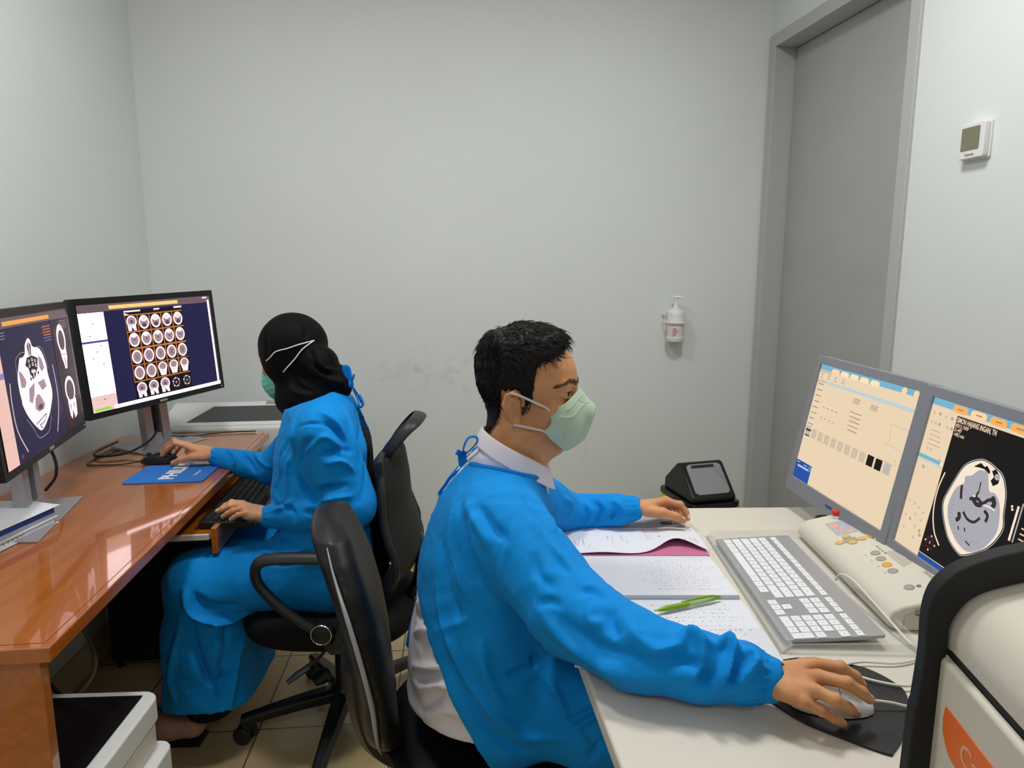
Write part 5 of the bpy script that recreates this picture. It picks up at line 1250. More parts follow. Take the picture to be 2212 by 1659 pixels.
# ------------------------------------------------------------------ the man in the blue gown at the white desk
man = thing('person', 'bareheaded person in blue gown and pale green mask, one hand on the white mouse', 'person', (-.03, 1.28, 0))
E0 = at(1120, 886, 1.25); yaw = R(-12)
Hd = Head(E0 + .074 * np.array([-math.sin(yaw), math.cos(yaw), 0]), yaw, R(3))
f = Field((-.20, .74, .52), (.57, 1.74, 1.27), .0026)
Hd.build(f)
nb_ = np.array([-.005, 1.305, .955])
f.cap(Hd(-.022, 0, -.035), nb_, .052, .058, k=.03); f.cap(Hd(.03, 0, -.065), nb_ + (.03, 0, .01), .03, .035, k=.03)
f.cap(nb_ + (-.01, -.11, -.05), nb_ + (-.01, .11, -.05), .045, k=.03); f.cap((-.03, 1.3, .9), (-.04, 1.28, .62), .09, .09, k=.04)
# near (right) arm and hand on the mouse
S1 = at(1115, 1168, 1.145); M1 = at(1235, 1322, 1.035); El1 = on(1372, 1404, .792); F1 = on(1510, 1440, .786); G1 = on(1598, 1452, .783); W1 = on(1662, 1468, .780)
f.chain([S1, M1, El1, F1, W1], [.05, .036, .023, .019, .0225], k=.015)
f.cap(G1 * .35 + W1 * .65, W1, .026, .0235, k=.01, sq=((0, 0, 1), .8))
K1 = [on(1760, 1434, .794), on(1768, 1461, .799), on(1757, 1489, .794), on(1736, 1514, .781)]
FG1 = [[on(1816, 1441, .797), on(1848, 1461, .783), on(1862, 1480, .768)],
       [on(1829, 1476, .803), on(1862, 1496, .790), on(1879, 1511, .776)],
       [on(1804, 1512, .790), on(1832, 1529, .768), on(1850, 1541, .749)],
       [on(1775, 1536, .772), on(1802, 1552, .755), on(1821, 1563, .743)]]
TH1 = [on(1702, 1450, .775), on(1738, 1441, .762), on(1778, 1443, .752), on(1810, 1455, .748)]
pn1 = (0, 0, 1)
hand(f, W1, K1, FG1, TH1, pn1)
# far (left) arm and hand
S2 = np.array([-.005, 1.45, .885]); El2 = at(1222, 1108, 1.60); W2 = at(1373, 1099, 1.585)
f.chain([S2, El2, W2], [.045, .024, .0215], k=.015)
K2 = [at(1436, 1082, 1.585), at(1438, 1080, 1.607), at(1436, 1082, 1.628), at(1430, 1087, 1.646)]
FG2 = [[at(1469, 1090, 1.585), at(1482, 1106, 1.58), at(1486, 1120, 1.575)],
       [at(1468, 1093, 1.61), at(1475, 1110, 1.60), at(1468, 1120, 1.59)],
       [at(1462, 1097, 1.632), at(1466, 1112, 1.622), at(1458, 1119, 1.61)],
       [at(1452, 1100, 1.652), at(1456, 1112, 1.642), at(1448, 1118, 1.63)]]
TH2 = [at(1400, 1104, 1.562), at(1430, 1108, 1.553), at(1459, 1116, 1.558), at(1476, 1124, 1.562)]
pn2 = (.1, 0, 1)
hand(f, W2, K2, FG2, TH2, pn2)
V, F = f.mesh(2); V, F = largest(V, F)
C = fcent(V, F); N = face_normals(V, F); L = Hd.loc(C)
mi = np.zeros(len(F), int)
mi[nail_mask(C, N, FG1, TH1, pn1) | nail_mask(C, N, FG2, TH2, pn2)] = 1
Vb, Fb = V, F
solid('body', V, F, [M['skin'], M['nail']], man, mi)
del f
for y in (-1, 1):
    mb = MB(); mb.ball((0, 0, 0), .0126, 20)
    TE = Matrix.Translation(Vector(Hd(.0768, .0315 * y, .0312))); o = obj('eye', MB().add([tuple(TE @ Vector(v)) for v in mb.v], mb.f), M['eye'], man, smooth=True, world=True)
    mb = MB(); mb.ball((0, 0, 0), (.0020, .0058, .0058), 16); TI = TE @ Matrix(Hd.R).to_4x4() @ Matrix.Rotation(R(-14 * 1), 4, 'Z') @ Matrix.Translation((.0112, .0 , -.0005))
    ir = obj('iris', MB().add([tuple(TI @ Vector(v)) for v in mb.v], mb.f), M['iris'], man, smooth=True, world=True); ir.parent = o
for y in (-1, 1):
    mb = MB(); mb.tube([Hd(.0835, .0165 * y, .0325), Hd(.0905, .025 * y, .0355), Hd(.0912, .033 * y, .0362), Hd(.0850, .0425 * y, .0350), Hd(.0745, .0505 * y, .0315)], [.0006, .0011, .0013, .0011, .0005], 6, smooth=4)
    obj('eyelashes', mb, M['hair'], man, world=True, smooth=True)
# hair
def field_local(f, Hh):
    X = np.stack(np.meshgrid(*[f.lo[i] + f.h * np.arange(f.n[i]) for i in range(3)], indexing='ij'), -1).reshape(-1, 3); return Hh.loc(X)
f = Field(Hd(0, 0, .05) - .155, Hd(0, 0, .05) + .155, .0022)
Hd.build(f, ears=False); f.cap(Hd(-.022, 0, -.035), nb_, .052, .058, k=.03)
Lg = field_local(f, Hd); bx, by, bz = Lg[:, 0], Lg[:, 1], Lg[:, 2]
off = .0016 + .0085 * np.clip((bz - .055) / .06, 0, 1) + .0035 * np.clip((-bx - .03) / .05, 0, 1) * np.clip((bz + .03) / .04, 0, 1) + .0055 * np.clip((bx - .0) / .05, 0, 1) * np.clip((bz - .10) / .03, 0, 1)
f.d = f.d - off.reshape(f.d.shape).astype(np.float32)
zl = np.interp(bx, [-.14, -.058, -.042, -.036, .000, .006, .016, .024, .028, .032, .050, .075, .12], [-.058, -.050, -.024, .034, .038, .004, .006, .022, .070, .092, .104, .118, .130]) + .0025 * np.sin(bx * 520) + .0015 * np.sin(by * 900)
f.d = np.maximum(f.d, ((zl - bz) * .75).reshape(f.d.shape).astype(np.float32)); f.d = f.smin(-f.d, -((bx - .066 - .06 * np.abs(by) * 0) * .9).reshape(f.d.shape).astype(np.float32), .008) * -1
V, F = f.mesh(1); V, F = largest(V, F)
L = Hd.loc(V); N = normals(V, F)
top = np.clip((L[:, 2] - .07) / .05, 0, 1)
dsp = (.0004 + .0026 * top) * np.abs(np.sin(L[:, 1] * 300 + 4 * np.sin(L[:, 0] * 60) + 3 * np.sin(L[:, 2] * 70))) + .002 * top * np.sin(L[:, 0] * 150 + 2 * np.sin(L[:, 1] * 90))
V = V + N * dsp[:, None]
hr = solid('hair', V, F, M['hair'], man)
# loose locks over the crown and the fringe, fine short hairs at the temple and nape
r_ = np.random.default_rng(4); mb = MB()
cand = np.argwhere((L[:, 2] > .080) | ((L[:, 0] < -.04) & (L[:, 2] > -.01)))[:, 0]
for i in r_.choice(cand, 2300, replace=False):
    p = V[i]; n = N[i]; l = L[i]
    dirl = np.array([1.0, r_.normal(0, .35) + .9 * np.sign(l[1]) * np.clip(abs(l[1]) / .05, 0, 1) * -.3, -.3 + r_.normal(0, .25)])
    if l[0] < -.045 or l[2] < .11: dirl = np.array([.35 if l[2] > .06 else -.1, r_.normal(0, .2), -.9])
    dw = Hd.R @ nrm(dirl); dw = nrm(dw - n * (dw @ n)); Ls = r_.uniform(.016, .034) * (1 if l[2] > .105 else .5); lift = r_.uniform(.0003, .0040) * (1 if l[2] > .11 else .25)
    cur = nrm(np.cross(n, dw)) * r_.normal(0, .0035)
    P = [p - n * .002, p + dw * Ls * .4 + n * lift + cur, p + dw * Ls * .8 + n * lift * .9 + cur * 2, p + dw * Ls + n * lift * .3 + cur * 2.5]
    mb.tube(P, [.0007, .0008, .0005, .0001], 3, smooth=2)
cs_ = np.argwhere((L[:, 2] > .0) & (L[:, 2] < .09) & (L[:, 0] > -.06) & (L[:, 0] < .04))[:, 0]
for i in r_.choice(cs_, 1500, replace=False):
    p = V[i]; n = N[i]; dw = Hd.R @ nrm(np.array([.15, 0, -1.]) + r_.normal(0, .22, 3)); dw = nrm(dw - n * (dw @ n)); Ls = r_.uniform(.005, .011)
    mb.tube([p - n * .001, p + dw * Ls * .5 + n * .0012, p + dw * Ls + n * .0006], [.0004, .00035, .0001], 3, smooth=1)
LB = Hd.loc(Vb); NB_ = normals(Vb, Fb)
edge = np.argwhere((np.abs(LB[:, 2] - np.interp(LB[:, 0], [-.14, -.058, -.042, -.036, .000, .006, .016, .024, .028, .032, .050, .075], [-.058, -.050, -.024, .034, .038, .0, .002, .022, .070, .092, .104, .118])) < .008) & (LB[:, 0] < .07) & (np.linalg.norm(LB, axis=1) < .18) & ((LB[:, 0] > -.001) | (LB[:, 0] < -.04)))[:, 0]
for i in r_.choice(edge, min(900, len(edge)), replace=False):
    p = Vb[i]; n = NB_[i]; l = LB[i]; dl = np.array([.25, 0, -1.]) if l[2] < .06 else np.array([.8, 0, -.5])
    dw = Hd.R @ nrm(dl + r_.normal(0, .25, 3)); dw = nrm(dw - n * (dw @ n)); Ls = r_.uniform(.003, .0075)
    mb.tube([p - dw * .002, p + dw * Ls * .5 + n * .0012, p + dw * Ls + n * .0008], [.00035, .0003, .0001], 3, smooth=1)
lk = obj('hair_locks', mb, M['hair'], man, world=True, smooth=True); lk.parent = hr; lk['kind'] = 'stuff'
for y in (-1, 1):
    mb = MB(); BP = [np.array(p) for p in ((.094, .010 * y, .0505), (.093, .022 * y, .0545), (.086, .036 * y, .0565), (.074, .050 * y, .0525), (.066, .057 * y, .046))]
    reg = np.argwhere((LB[:, 0] > .05) & (LB[:, 1] * y > 0) & (LB[:, 2] > .035) & (LB[:, 2] < .07))[:, 0]; d, t_ = polydist(LB[reg] * (.3, 1, 1), [q * (.3, 1, 1) for q in BP])
    c_ = reg[d < .0042 * (1.2 - .6 * t_)]
    for i in c_:
        for q in range(3):
            p = Vb[i] + r_.normal(0, .0008, 3); n = NB_[i]; dw = Hd.R @ nrm(np.array([-.5, .9 * y, .15]) + r_.normal(0, .2, 3)); dw = nrm(dw - n * (dw @ n)); Ls = r_.uniform(.003, .0055)
            mb.tube([p - n * .0003, p + dw * Ls * .5 + n * .0009, p + dw * Ls + n * .0004], [.00035, .0003, .0001], 3, smooth=1)
    if mb.v: o = obj('eyebrow', mb, M['hair'], man, world=True, smooth=True); o['kind'] = 'stuff'

# mask
f = Field(Hd(.06, 0, -.03) - .12, Hd(.06, 0, -.03) + .12, .0019)
Hd.ell(f, (.068, 0, -.030), (.060, .066, .078), k=.01)
Hd.cap(f, (.090, 0, .030), (.128, 0, -.012), .010, .012, k=.022); Hd.cap(f, (.128, 0, -.012), (.112, 0, -.066), .012, .014, k=.03); Hd.cap(f, (.112, 0, -.066), (.078, 0, -.100), .014, .012, k=.03)
Xg = np.stack(np.meshgrid(*[f.lo[i] + f.h * np.arange(f.n[i]) for i in range(3)], indexing='ij'), -1).reshape(-1, 3)
Lg = Hd.loc(Xg)
OUT = [(1249, 844), (1262, 855), (1281, 870), (1284, 890), (1276, 920), (1263, 952), (1240, 968), (1222, 976), (1203, 958), (1188, 944), (1176, 929), (1186, 922), (1193, 910), (1192, 900), (1186, 890), (1189, 880), (1197, 874), (1210, 875), (1220, 872), (1229, 864)]
def to_loc(px, py): return Hd.loc(at(px, py, 1.26)[None])[0]
PL = [(to_loc(a, b)[0], to_loc(a, b)[2]) for a, b in OUT]
# widen the outline a little where the cheek side lies behind the silhouette plane
sd = sdpoly(Lg[:, 0], Lg[:, 2], PL)
f.d = np.maximum(f.d, sd.reshape(f.d.shape).astype(np.float32))
V, F = f.mesh(2); V, F = largest(V, F)
def hl(px, py): # point on the near side of the mask under a photo position
    q = to_loc(px, py); return q
def side_pts(pts):
    out = []
    for a, b in pts:
        q = to_loc(a, b); LV = Hd.loc(V); m = LV[:, 1] < .01; d = (LV[m, 0] - q[0]) ** 2 + (LV[m, 2] - q[2]) ** 2; out.append(V[m][d.argmin()])
    return out
ridge = [(side_pts([(1209, 898), (1225, 899), (1240, 898), (1262, 876), (1275, 880)]), .0016, .0018), (side_pts([(1218, 872), (1228, 884), (1250, 862), (1256, 855)]), .0015, .0015), (side_pts([(1245, 866), (1258, 875), (1275, 878)]), .0013, -.0014),
         (side_pts([(1213, 922), (1225, 932), (1223, 948), (1240, 960)]), .0016, .0017), (side_pts([(1208, 928), (1215, 937)]), .0012, -.0012), (side_pts([(1265, 915), (1258, 935), (1242, 955)]), .002, -.0018), (side_pts([(1199, 880), (1193, 890), (1199, 905), (1190, 922), (1186, 930), (1200, 950)]), .0012, -.0012)]
V = folds(V, F, ridge)
mk = solid('face_mask', V, F, M['mask_green'], man)
for pts in ([Hd(-.014, -.090, .034), Hd(.004, -.088, .030), Hd(.030, -.077, .018), Hd(.050, -.066, .008), side_pts([(1192, 889)])[0]],
            [Hd(-.006, -.086, -.026), Hd(.008, -.079, -.029), Hd(.030, -.069, -.034), Hd(.045, -.061, -.038), side_pts([(1186, 932)])[0]]):
    mb = MB(); mb.tube(pts, .0016, 8, smooth=4, flat=(1.4, .7)); o = obj('ear_loop', mb, M['strap'], man, world=True, smooth=True); o.parent = mk
for y in (1,):
    mb = MB(); mb.tube([Hd(-.014, .090, .034), Hd(.03, .077, .018), Hd(.05, .064, .006)], .0016, 8, smooth=4); o = obj('ear_loop', mb, M['strap'], man, world=True, smooth=True); o.parent = mk

# gown
def torso(f, g):
    c = [(-.018, 1.303, .955), (-.030, 1.300, .900), (-.042, 1.292, .80), (-.050, 1.285, .69), (-.045, 1.28, .60), (-.035, 1.28, .52)]
    r = [.060, .098, .127, .132, .136, .140]
    f.chain(c, [q + g for q in r], k=.03, sq=((0, 1, 0), 1.36))
    f.chain([(-.055, 1.29, .86), (-.066, 1.29, .74), (-.083, 1.29, .62), (-.090, 1.29, .52)], [.094 + g, .106 + g, .119 + g, .128 + g], k=.03, sq=((0, 1, 0), 1.3))
    f.cap((-.030, 1.185, .905), (-.030, 1.415, .905), .066 + g, k=.05)
    f.chain([(-.02, 1.28, .54), (.16, 1.17, .530), (.40, 1.14, .525)], [.12 + g, .088 + g, .07 + g], k=.05)
    f.chain([(-.02, 1.28, .54), (.16, 1.40, .530), (.40, 1.42, .525)], [.12 + g, .088 + g, .07 + g], k=.05)
f = Field((-.27, .82, .38), (.50, 1.74, 1.02), .0041)
torso(f, .005)
grid = lambda f: (f.lo[0] + f.h * np.arange(f.n[0])[:, None, None], f.lo[1] + f.h * np.arange(f.n[1])[None, :, None], f.lo[2] + f.h * np.arange(f.n[2])[None, None, :])
x, y, z = grid(f)
f.d = np.maximum(f.d, (.43 - z).astype(np.float32)); f.d = np.maximum(f.d, (x - .38 + 0 * y + 0 * z).astype(np.float32))
# neckline and open back
f.d = f.smin(-f.d, -(z - (.962 - .22 * x + .34 * np.abs(y - 1.303))).astype(np.float32), .004) * -1
xc = np.interp(z, [.45, .50, .56, .64, .70, .76, 1.0], [-.035, -.055, -.088, -.125, -.158, -.19, -.25])
f.d = np.maximum(f.d, (xc - x + 0 * y).astype(np.float32))
f.d = np.maximum(f.d, np.minimum(.035 + .05 * np.clip(.9 - z, 0, 1) - np.abs(y - 1.30), -(x + .05)).astype(np.float32))
f.chain([S1, M1], [.076, .071], k=.035); f.chain([M1, El1, F1, G1], [.071, .0585, .049, .045], k=.012); f.cap(G1, W1 - nrm(W1 - G1) * .004, .044, .0335, k=.006)
f.chain([S2, El2], [.072, .052], k=.035); f.chain([El2, at(1330, 1102, 1.59)], [.048, .040], k=.012); f.cap(at(1330, 1102, 1.59), W2 - (.006, 0, 0), .040, .0305, k=.008)
# hollow the cuffs so the wrists come out of them
f.cap(W1 - nrm(W1 - G1) * .004, W1 + nrm(W1 - G1) * .04, .0235, .025, k=.002, op='cut'); f.cap(W2 - (.006, 0, 0), W2 + (.04, 0, 0), .0215, .023, k=.002, op='cut')
V, F = f.mesh(2); V, F = largest(V, F)
dz = V[:, 2] < .7334; dz &= V[:, 0] > .13
ax1 = nrm(W1 - G1)
# folds traced on the cloth: sleeve wrinkles, armpit drags, back pleats
def sp(pts, Yg):  # nearest cloth point seen along the photo ray
    out = []
    for a, b in pts:
        d = at(a, b, 1.0) - np.array([0, 0, H]); d = nrm(d); q = V - np.array([0, 0, H]); t = q @ d; r2 = np.linalg.norm(q - t[:, None] * d, axis=1)
        m = r2 < .008; 
        if not m.any(): m = r2 < r2.min() + .004
        i = np.argwhere(m)[:, 0][t[m].argmin()]; out.append(V[i])
    return out
FO = []
def fo(pts, w, a): FO.append((sp(pts, 0), w * .85, a * 1.25))
# long pleats down the side of the back
fo([(985, 1075), (990, 1150), (1010, 1220), (1045, 1300)], .011, -.010); fo([(965, 1110), (968, 1180), (985, 1250), (1010, 1310)], .009, .008)
fo([(945, 1160), (950, 1230), (970, 1300), (990, 1350)], .009, -.009); fo([(1000, 1080), (1025, 1140), (1055, 1190)], .012, .008); fo([(1030, 1090), (1060, 1130), (1085, 1160)], .011, -.008)
fo([(935, 1250), (945, 1330), (975, 1420), (1020, 1510)], .009, .008); fo([(950, 1360), (980, 1350), (1010, 1345)], .008, .006); fo([(1035, 1400), (1060, 1470), (1095, 1530)], .012, .010)
fo([(960, 1430), (1000, 1510), (1060, 1590), (1110, 1625), (1160, 1632)], .010, -.008); fo([(1010, 1490), (1075, 1560), (1150, 1600), (1210, 1605)], .011, .009)
fo([(1170, 1385), (1165, 1430), (1130, 1462), (1100, 1470)], .010, -.010); fo([(1185, 1460), (1205, 1520), (1215, 1560)], .009, .008); fo([(1215, 1565), (1260, 1540), (1300, 1520)], .008, -.008); fo([(1225, 1580), (1262, 1560), (1300, 1540)], .006, .006)
fo([(1240, 1570), (1270, 1620)], .006, .006); fo([(1270, 1650), (1300, 1610)], .007, -.006)
# shoulder seam and upper arm
fo([(1110, 1105), (1085, 1160), (1062, 1240)], .0035, -.0035); fo([(1120, 1110), (1100, 1150), (1075, 1230)], .009, .004)
fo([(1150, 1105), (1185, 1160), (1225, 1210), (1260, 1255)], .010, .006); fo([(1165, 1140), (1205, 1195), (1240, 1235)], .008, -.006); fo([(1150, 1180), (1160, 1230), (1190, 1260)], .010, -.005); fo([(1155, 1305), (1180, 1295), (1200, 1300)], .008, -.006)
fo([(1260, 1270), (1285, 1262), (1310, 1285)], .009, -.009); fo([(1280, 1290), (1270, 1330), (1300, 1340)], .011, .008); fo([(1320, 1300), (1310, 1335), (1330, 1370)], .012, -.009)
fo([(1190, 1330), (1240, 1375), (1310, 1410), (1400, 1425), (1460, 1400)], .015, -.010); fo([(1160, 1330), (1220, 1400), (1300, 1450), (1400, 1475), (1500, 1478)], .014, .008); fo([(1360, 1410), (1420, 1405), (1470, 1380)], .010, .010)
fo([(1365, 1330), (1380, 1370), (1420, 1390), (1450, 1390)], .011, .009)
# forearm bunches
fo([(1470, 1380), (1490, 1362), (1520, 1378), (1530, 1420), (1500, 1470)], .011, .018); fo([(1530, 1385), (1543, 1420), (1530, 1470), (1500, 1495)], .008, -.015)
fo([(1555, 1392), (1569, 1378), (1588, 1398), (1580, 1440), (1550, 1490)], .010, .021); fo([(1594, 1405), (1596, 1440), (1575, 1490)], .0075, -.018); fo([(1608, 1405), (1622, 1402), (1634, 1425), (1620, 1460), (1590, 1500)], .009, .017); fo([(1455, 1420), (1500, 1440), (1530, 1490)], .010, -.008)
# far sleeve
fo([(1225, 1075), (1240, 1090), (1235, 1120)], .009, .007); fo([(1285, 1075), (1300, 1095), (1295, 1130), (1280, 1145)], .008, -.010); fo([(1262, 1078), (1280, 1100), (1275, 1135)], .009, .008); fo([(1325, 1075), (1345, 1090), (1350, 1115)], .008, .009); fo([(1335, 1110), (1322, 1130)], .007, -.009); fo([(1205, 1105), (1210, 1135)], .006, -.009); fo([(1200, 1090), (1203, 1140)], .005, .006)
fo([(1150, 1050), (1180, 1090), (1200, 1130), (1222, 1165)], .006, .005); fo([(1130, 1060), (1165, 1105), (1190, 1150)], .007, -.005)
V = folds(V, F, FO)
V = crumple(V, F, .0022, 38, 3); V = crumple(V, F, .0009, 95, 9)
V = ripple(V, F, W1, ax1, 20, .0030, -.040, -.008); V = ripple(V, F, W2, (1, 0, 0), 17, .0026, -.035, -.008)
w_ = np.clip((.7345 - V[:, 2]) / .01, 0, 1) * (V[:, 0] > .14); V[:, 2] = np.where((V[:, 0] > .14) & (V[:, 2] < .7345) & (V[:, 2] > .66), .7345, V[:, 2])
gw = solid('surgical_gown', V, F, M['gown'], man)
bind = []
for k in range(60):
    a0 = -math.pi + 2 * math.pi * k / 60; an = np.arctan2(V[:, 1] - 1.303, V[:, 0] + .01); rd = np.hypot(V[:, 0] + .01, V[:, 1] - 1.303)
    m = (np.abs((an - a0 + math.pi) % (2 * math.pi) - math.pi) < .08) & (np.abs(V[:, 2] - (.960 - .22 * V[:, 0] + .34 * np.abs(V[:, 1] - 1.303))) < .007) & (rd < .16)
    if m.sum() > 2 and rd[m].max() > .04: bind.append(V[m][rd[m] > rd[m].max() - .004].mean(0))
if len(bind) > 20:
    bind = [(bind[i - 1] + 2 * bind[i] + bind[(i + 1) % len(bind)]) / 4 if 0 < i < len(bind) - 1 else bind[i] for i in range(len(bind))]
    mb = MB(); mb.tube(bind[::2], .0050, 8, smooth=3, flat=(1.0, .8)); o = obj('neck_binding', mb, M['gown2'], man, world=True, smooth=True); o.parent = gw
# neck binding and ties of the gown
def ribbon(name, pts, r=.0042, m='gown2', flat=(1, .3), par=None, mm=None):
    mb = MB(); mb.tube(pts, r, 8, smooth=5, flat=flat); o = obj(name, mb, M[m], man, world=True, smooth=True)
    if par is not None: o.parent = par
    return o
kn = at(1000, 985, 1.29)
ribbon('neck_tie', [kn, at(1002, 965, 1.28), at(1012, 946, 1.28), at(1028, 944, 1.28), at(1030, 955, 1.28), at(1018, 970, 1.28), kn], .0048, par=gw)
ribbon('neck_tie', [kn, at(991, 978, 1.27), at(986, 976, 1.27)], .006, par=gw); ribbon('neck_tie', [at(998, 975, 1.285), at(1000, 1000, 1.285), at(1008, 1012, 1.285)], .0085, par=gw)
ribbon('back_tie', [at(1003, 1008, 1.285), at(975, 1030, 1.275), at(960, 1050, 1.27), at(948, 1068, 1.265), at(955, 1070, 1.262), at(965, 1060, 1.265), at(975, 1045, 1.27)], .0032, par=gw)
for a, b in ((936, 1118), (929, 1140), (919, 1172)): ribbon('back_tie', [at(a + 8, b - 8, 1.30), at(a - 3, b - 4, 1.31), at(a - 1, b + 4, 1.31), at(a + 7, b + 5, 1.30)], .003, par=gw)
# far flap of the gown hanging behind
mb = MB(); Q = [(907, 1215, 1.43), (903, 1265, 1.44), (893, 1320, 1.45), (880, 1370, 1.45), (868, 1420, 1.44)]
L0 = [at(a, b, c) for a, b, c in Q]; rings = []
for i, p in enumerate(L0):
    w0 = .012 + .012 * i; rings.append([p + np.array(q) for q in ((-.004 * i * .5, 0, 0), (w0, -.02, .0), (w0 * 2.0, .02, .0), (w0 * 2.0, .025, 0), (w0, -.012, 0), (0, .008, 0))])
mb.loft(rings); o = obj('gown_flap', mb, M['gown2'], man, world=True, smooth=True, subsurf=1); o.parent = gw

# white coat under it
f = Field((-.29, .98, .44), (.12, 1.62, 1.06), .0048)
torso(f, -.002)
f.cap((-.014, 1.303, .945), (-.002, 1.303, 1.005), .078, .052, k=.035, sq=((0, 1, 0), 1.12))
x, y, z = grid(f)
f.d = np.maximum(f.d, (.512 + .02 * np.sin(y * 30) * 0 - z + 0 * x).astype(np.float32)); f.d = np.maximum(f.d, (x + 0 * y + 0 * z - .075).astype(np.float32))
f.d = np.maximum(f.d, (z - (1.008 - .55 * x + 0 * y)).astype(np.float32))
xc = np.interp(z, [.45, .50, .56, .64, .70, .76, 1.0], [-.035, -.055, -.088, -.125, -.158, -.19, -.25]); und = np.clip((x - xc - .004) / .03, 0, 1) * (np.abs(y - 1.30) > .03) * np.clip((.978 - .22 * x + .34 * np.abs(y - 1.303) - z) / .03, 0, 1)
f.d = f.d + (.017 * und).astype(np.float32)
f.d = np.maximum(f.d, (x - np.interp(z, [.5, .56, .62, .7], [-.03, -.02, .0, .08]) + 0 * y).astype(np.float32))
f.cap(Hd(-.022, 0, -.035), nb_, .056, .062, k=0, op='cut')
V, F = f.mesh(2); V, F = largest(V, F)
FO = []
fo([(905, 1260), (930, 1275), (940, 1268)], .008, .009); fo([(895, 1310), (915, 1290), (945, 1300)], .009, .010); fo([(890, 1330), (920, 1325), (950, 1340)], .008, -.009); fo([(885, 1370), (915, 1360), (950, 1370)], .010, .008)
fo([(885, 1440), (930, 1440), (965, 1435)], .009, .010); fo([(885, 1465), (930, 1465), (975, 1455)], .009, -.011); fo([(900, 1490), (940, 1480), (975, 1490)], .010, .010); fo([(900, 1530), (930, 1515), (950, 1500), (970, 1520)], .010, -.009); fo([(910, 1560), (950, 1540), (985, 1550)], .012, .006)
V = folds(V, F, FO); V = crumple(V, F, .003, 30, 12, mask=(V[:, 2] < .86) * 1.)
ct = solid('white_coat', V, F, M['coat'], man)
# shirt collar
mb = MB(); rings = []
cx, cy = .008, 1.303
for s_, rr, dz, th in ((0, .0625, .000, 0), (1, .066, .002, 0), (2, .078, -.032, 0), (3, .081, -.036, 0), (4, .077, -.038, 0), (5, .066, -.010, 0), (6, .0610, -.004, 0)):
    ring = []
    for k in range(40):
        a = R(14) + (2 * math.pi - R(28)) * k / 39
        xx = cx + rr * 1.02 * math.cos(a); yy = cy + rr * .98 * math.sin(a)
        ring.append((xx, yy, 1.018 - .52 * (xx - cx) + dz - .012 * max(0, math.cos(a)) ** 3))
    rings.append(ring)
V_ = [p for r in rings for p in r]; n = 40; F_ = []
for i in range(7):
    for k in range(n - 1): F_.append((i * n + k, i * n + k + 1, ((i + 1) % 7) * n + k + 1, ((i + 1) % 7) * n + k))
F_ += [tuple(i * n for i in range(7)), tuple(i * n + n - 1 for i in range(7))[::-1]]
mb.add(V_, F_); co = obj('collar', mb, M['collar'], man, world=True, subsurf=1); co.parent = ct
# trousers and shoes
f = Field((-.26, .92, .0), (.62, 1.62, .62), .0065)
f.ell((-.065, 1.28, .52), (.125, .125, .065), k=.03)
for yy, ky in ((1.19, 1.15), (1.38, 1.42)):
    f.chain([(-.02, yy, .515), (.38, ky, .495), (.42, ky, .44), (.40, ky, .10)], [.048, .045, .055, .05], k=.03)
x, y, z = grid(f); f.d = np.maximum(f.d, (.07 - z + 0 * x + 0 * y).astype(np.float32))
f.d = np.maximum(f.d, -(z - .456 + 0 * x) * np.where(x < .2, 1, 0) + np.where(x < .2, 0, -1) * .08 + 0 * y) if True else f.d
V, F = f.mesh(2); V = crumple(V, F, .003, 25, 5); solid('trousers', V, F, M['black_cloth'], man)
for ky in (1.15, 1.42):
    f = Field((.30, ky - .07, -.01), (.60, ky + .07, .13), .004)
    f.chain([(.36, ky, .05), (.44, ky, .045), (.53, ky, .03)], [.045, .042, .03], k=.02); x, y, z = grid(f); f.d = np.maximum(f.d, (.001 - z + 0 * x + 0 * y).astype(np.float32))
    V, F = f.mesh(1); solid('shoe', V, F, M['black_plastic'], man)
# ------------------------------------------------------------------ office chairs
def panel_chair(t, prof, halfw, yc, thick, front, back, piping=None, bow=.03, nseg=28):
    """backrest: prof (x,z) centre line, halfw per row, bowed toward the sitter; returns parts"""
    n = len(prof); PX = catmull([(x, z, 0) for x, z in prof], 3); HW = np.interp(np.linspace(0, 1, len(PX)), np.linspace(0, 1, n), halfw)
    def surf(off, sgn, fat):
        rings = []
        for (x, z, _), w in zip(PX, HW):
            row = []
            for k in range(nseg + 1):
                s = -1 + 2 * k / nseg; e_ = (1 - abs(s) ** 3) ** .5
                row.append((x + sgn * (bow * s * s) + off + fat * e_, yc + w * s, z))
            rings.append(row)
        return rings
    return PX, HW, surf
def cushion(name, parent, c, r, z0, z1, m, front=None):
    f = Field((c[0] - r[0] - .04, c[1] - r[1] - .04, z0 - .05), (c[0] + r[0] + .04, c[1] + r[1] + .04, z1 + .05), .007)
    x, y, z = grid(f)
    q = ((np.abs((x - c[0]) / r[0])) ** 3 + (np.abs((y - c[1]) / r[1])) ** 3) ** (1 / 3)
    top = z1 - .012 * q ** 2; d1 = (q - 1) * min(r) ; f.d = (f.smin(-d1 + 0 * z, -(np.maximum(z - top, z0 - z)), .05) * -1).astype(np.float32)
    V, F = f.mesh(1); return solid(name, V, F, m, parent)
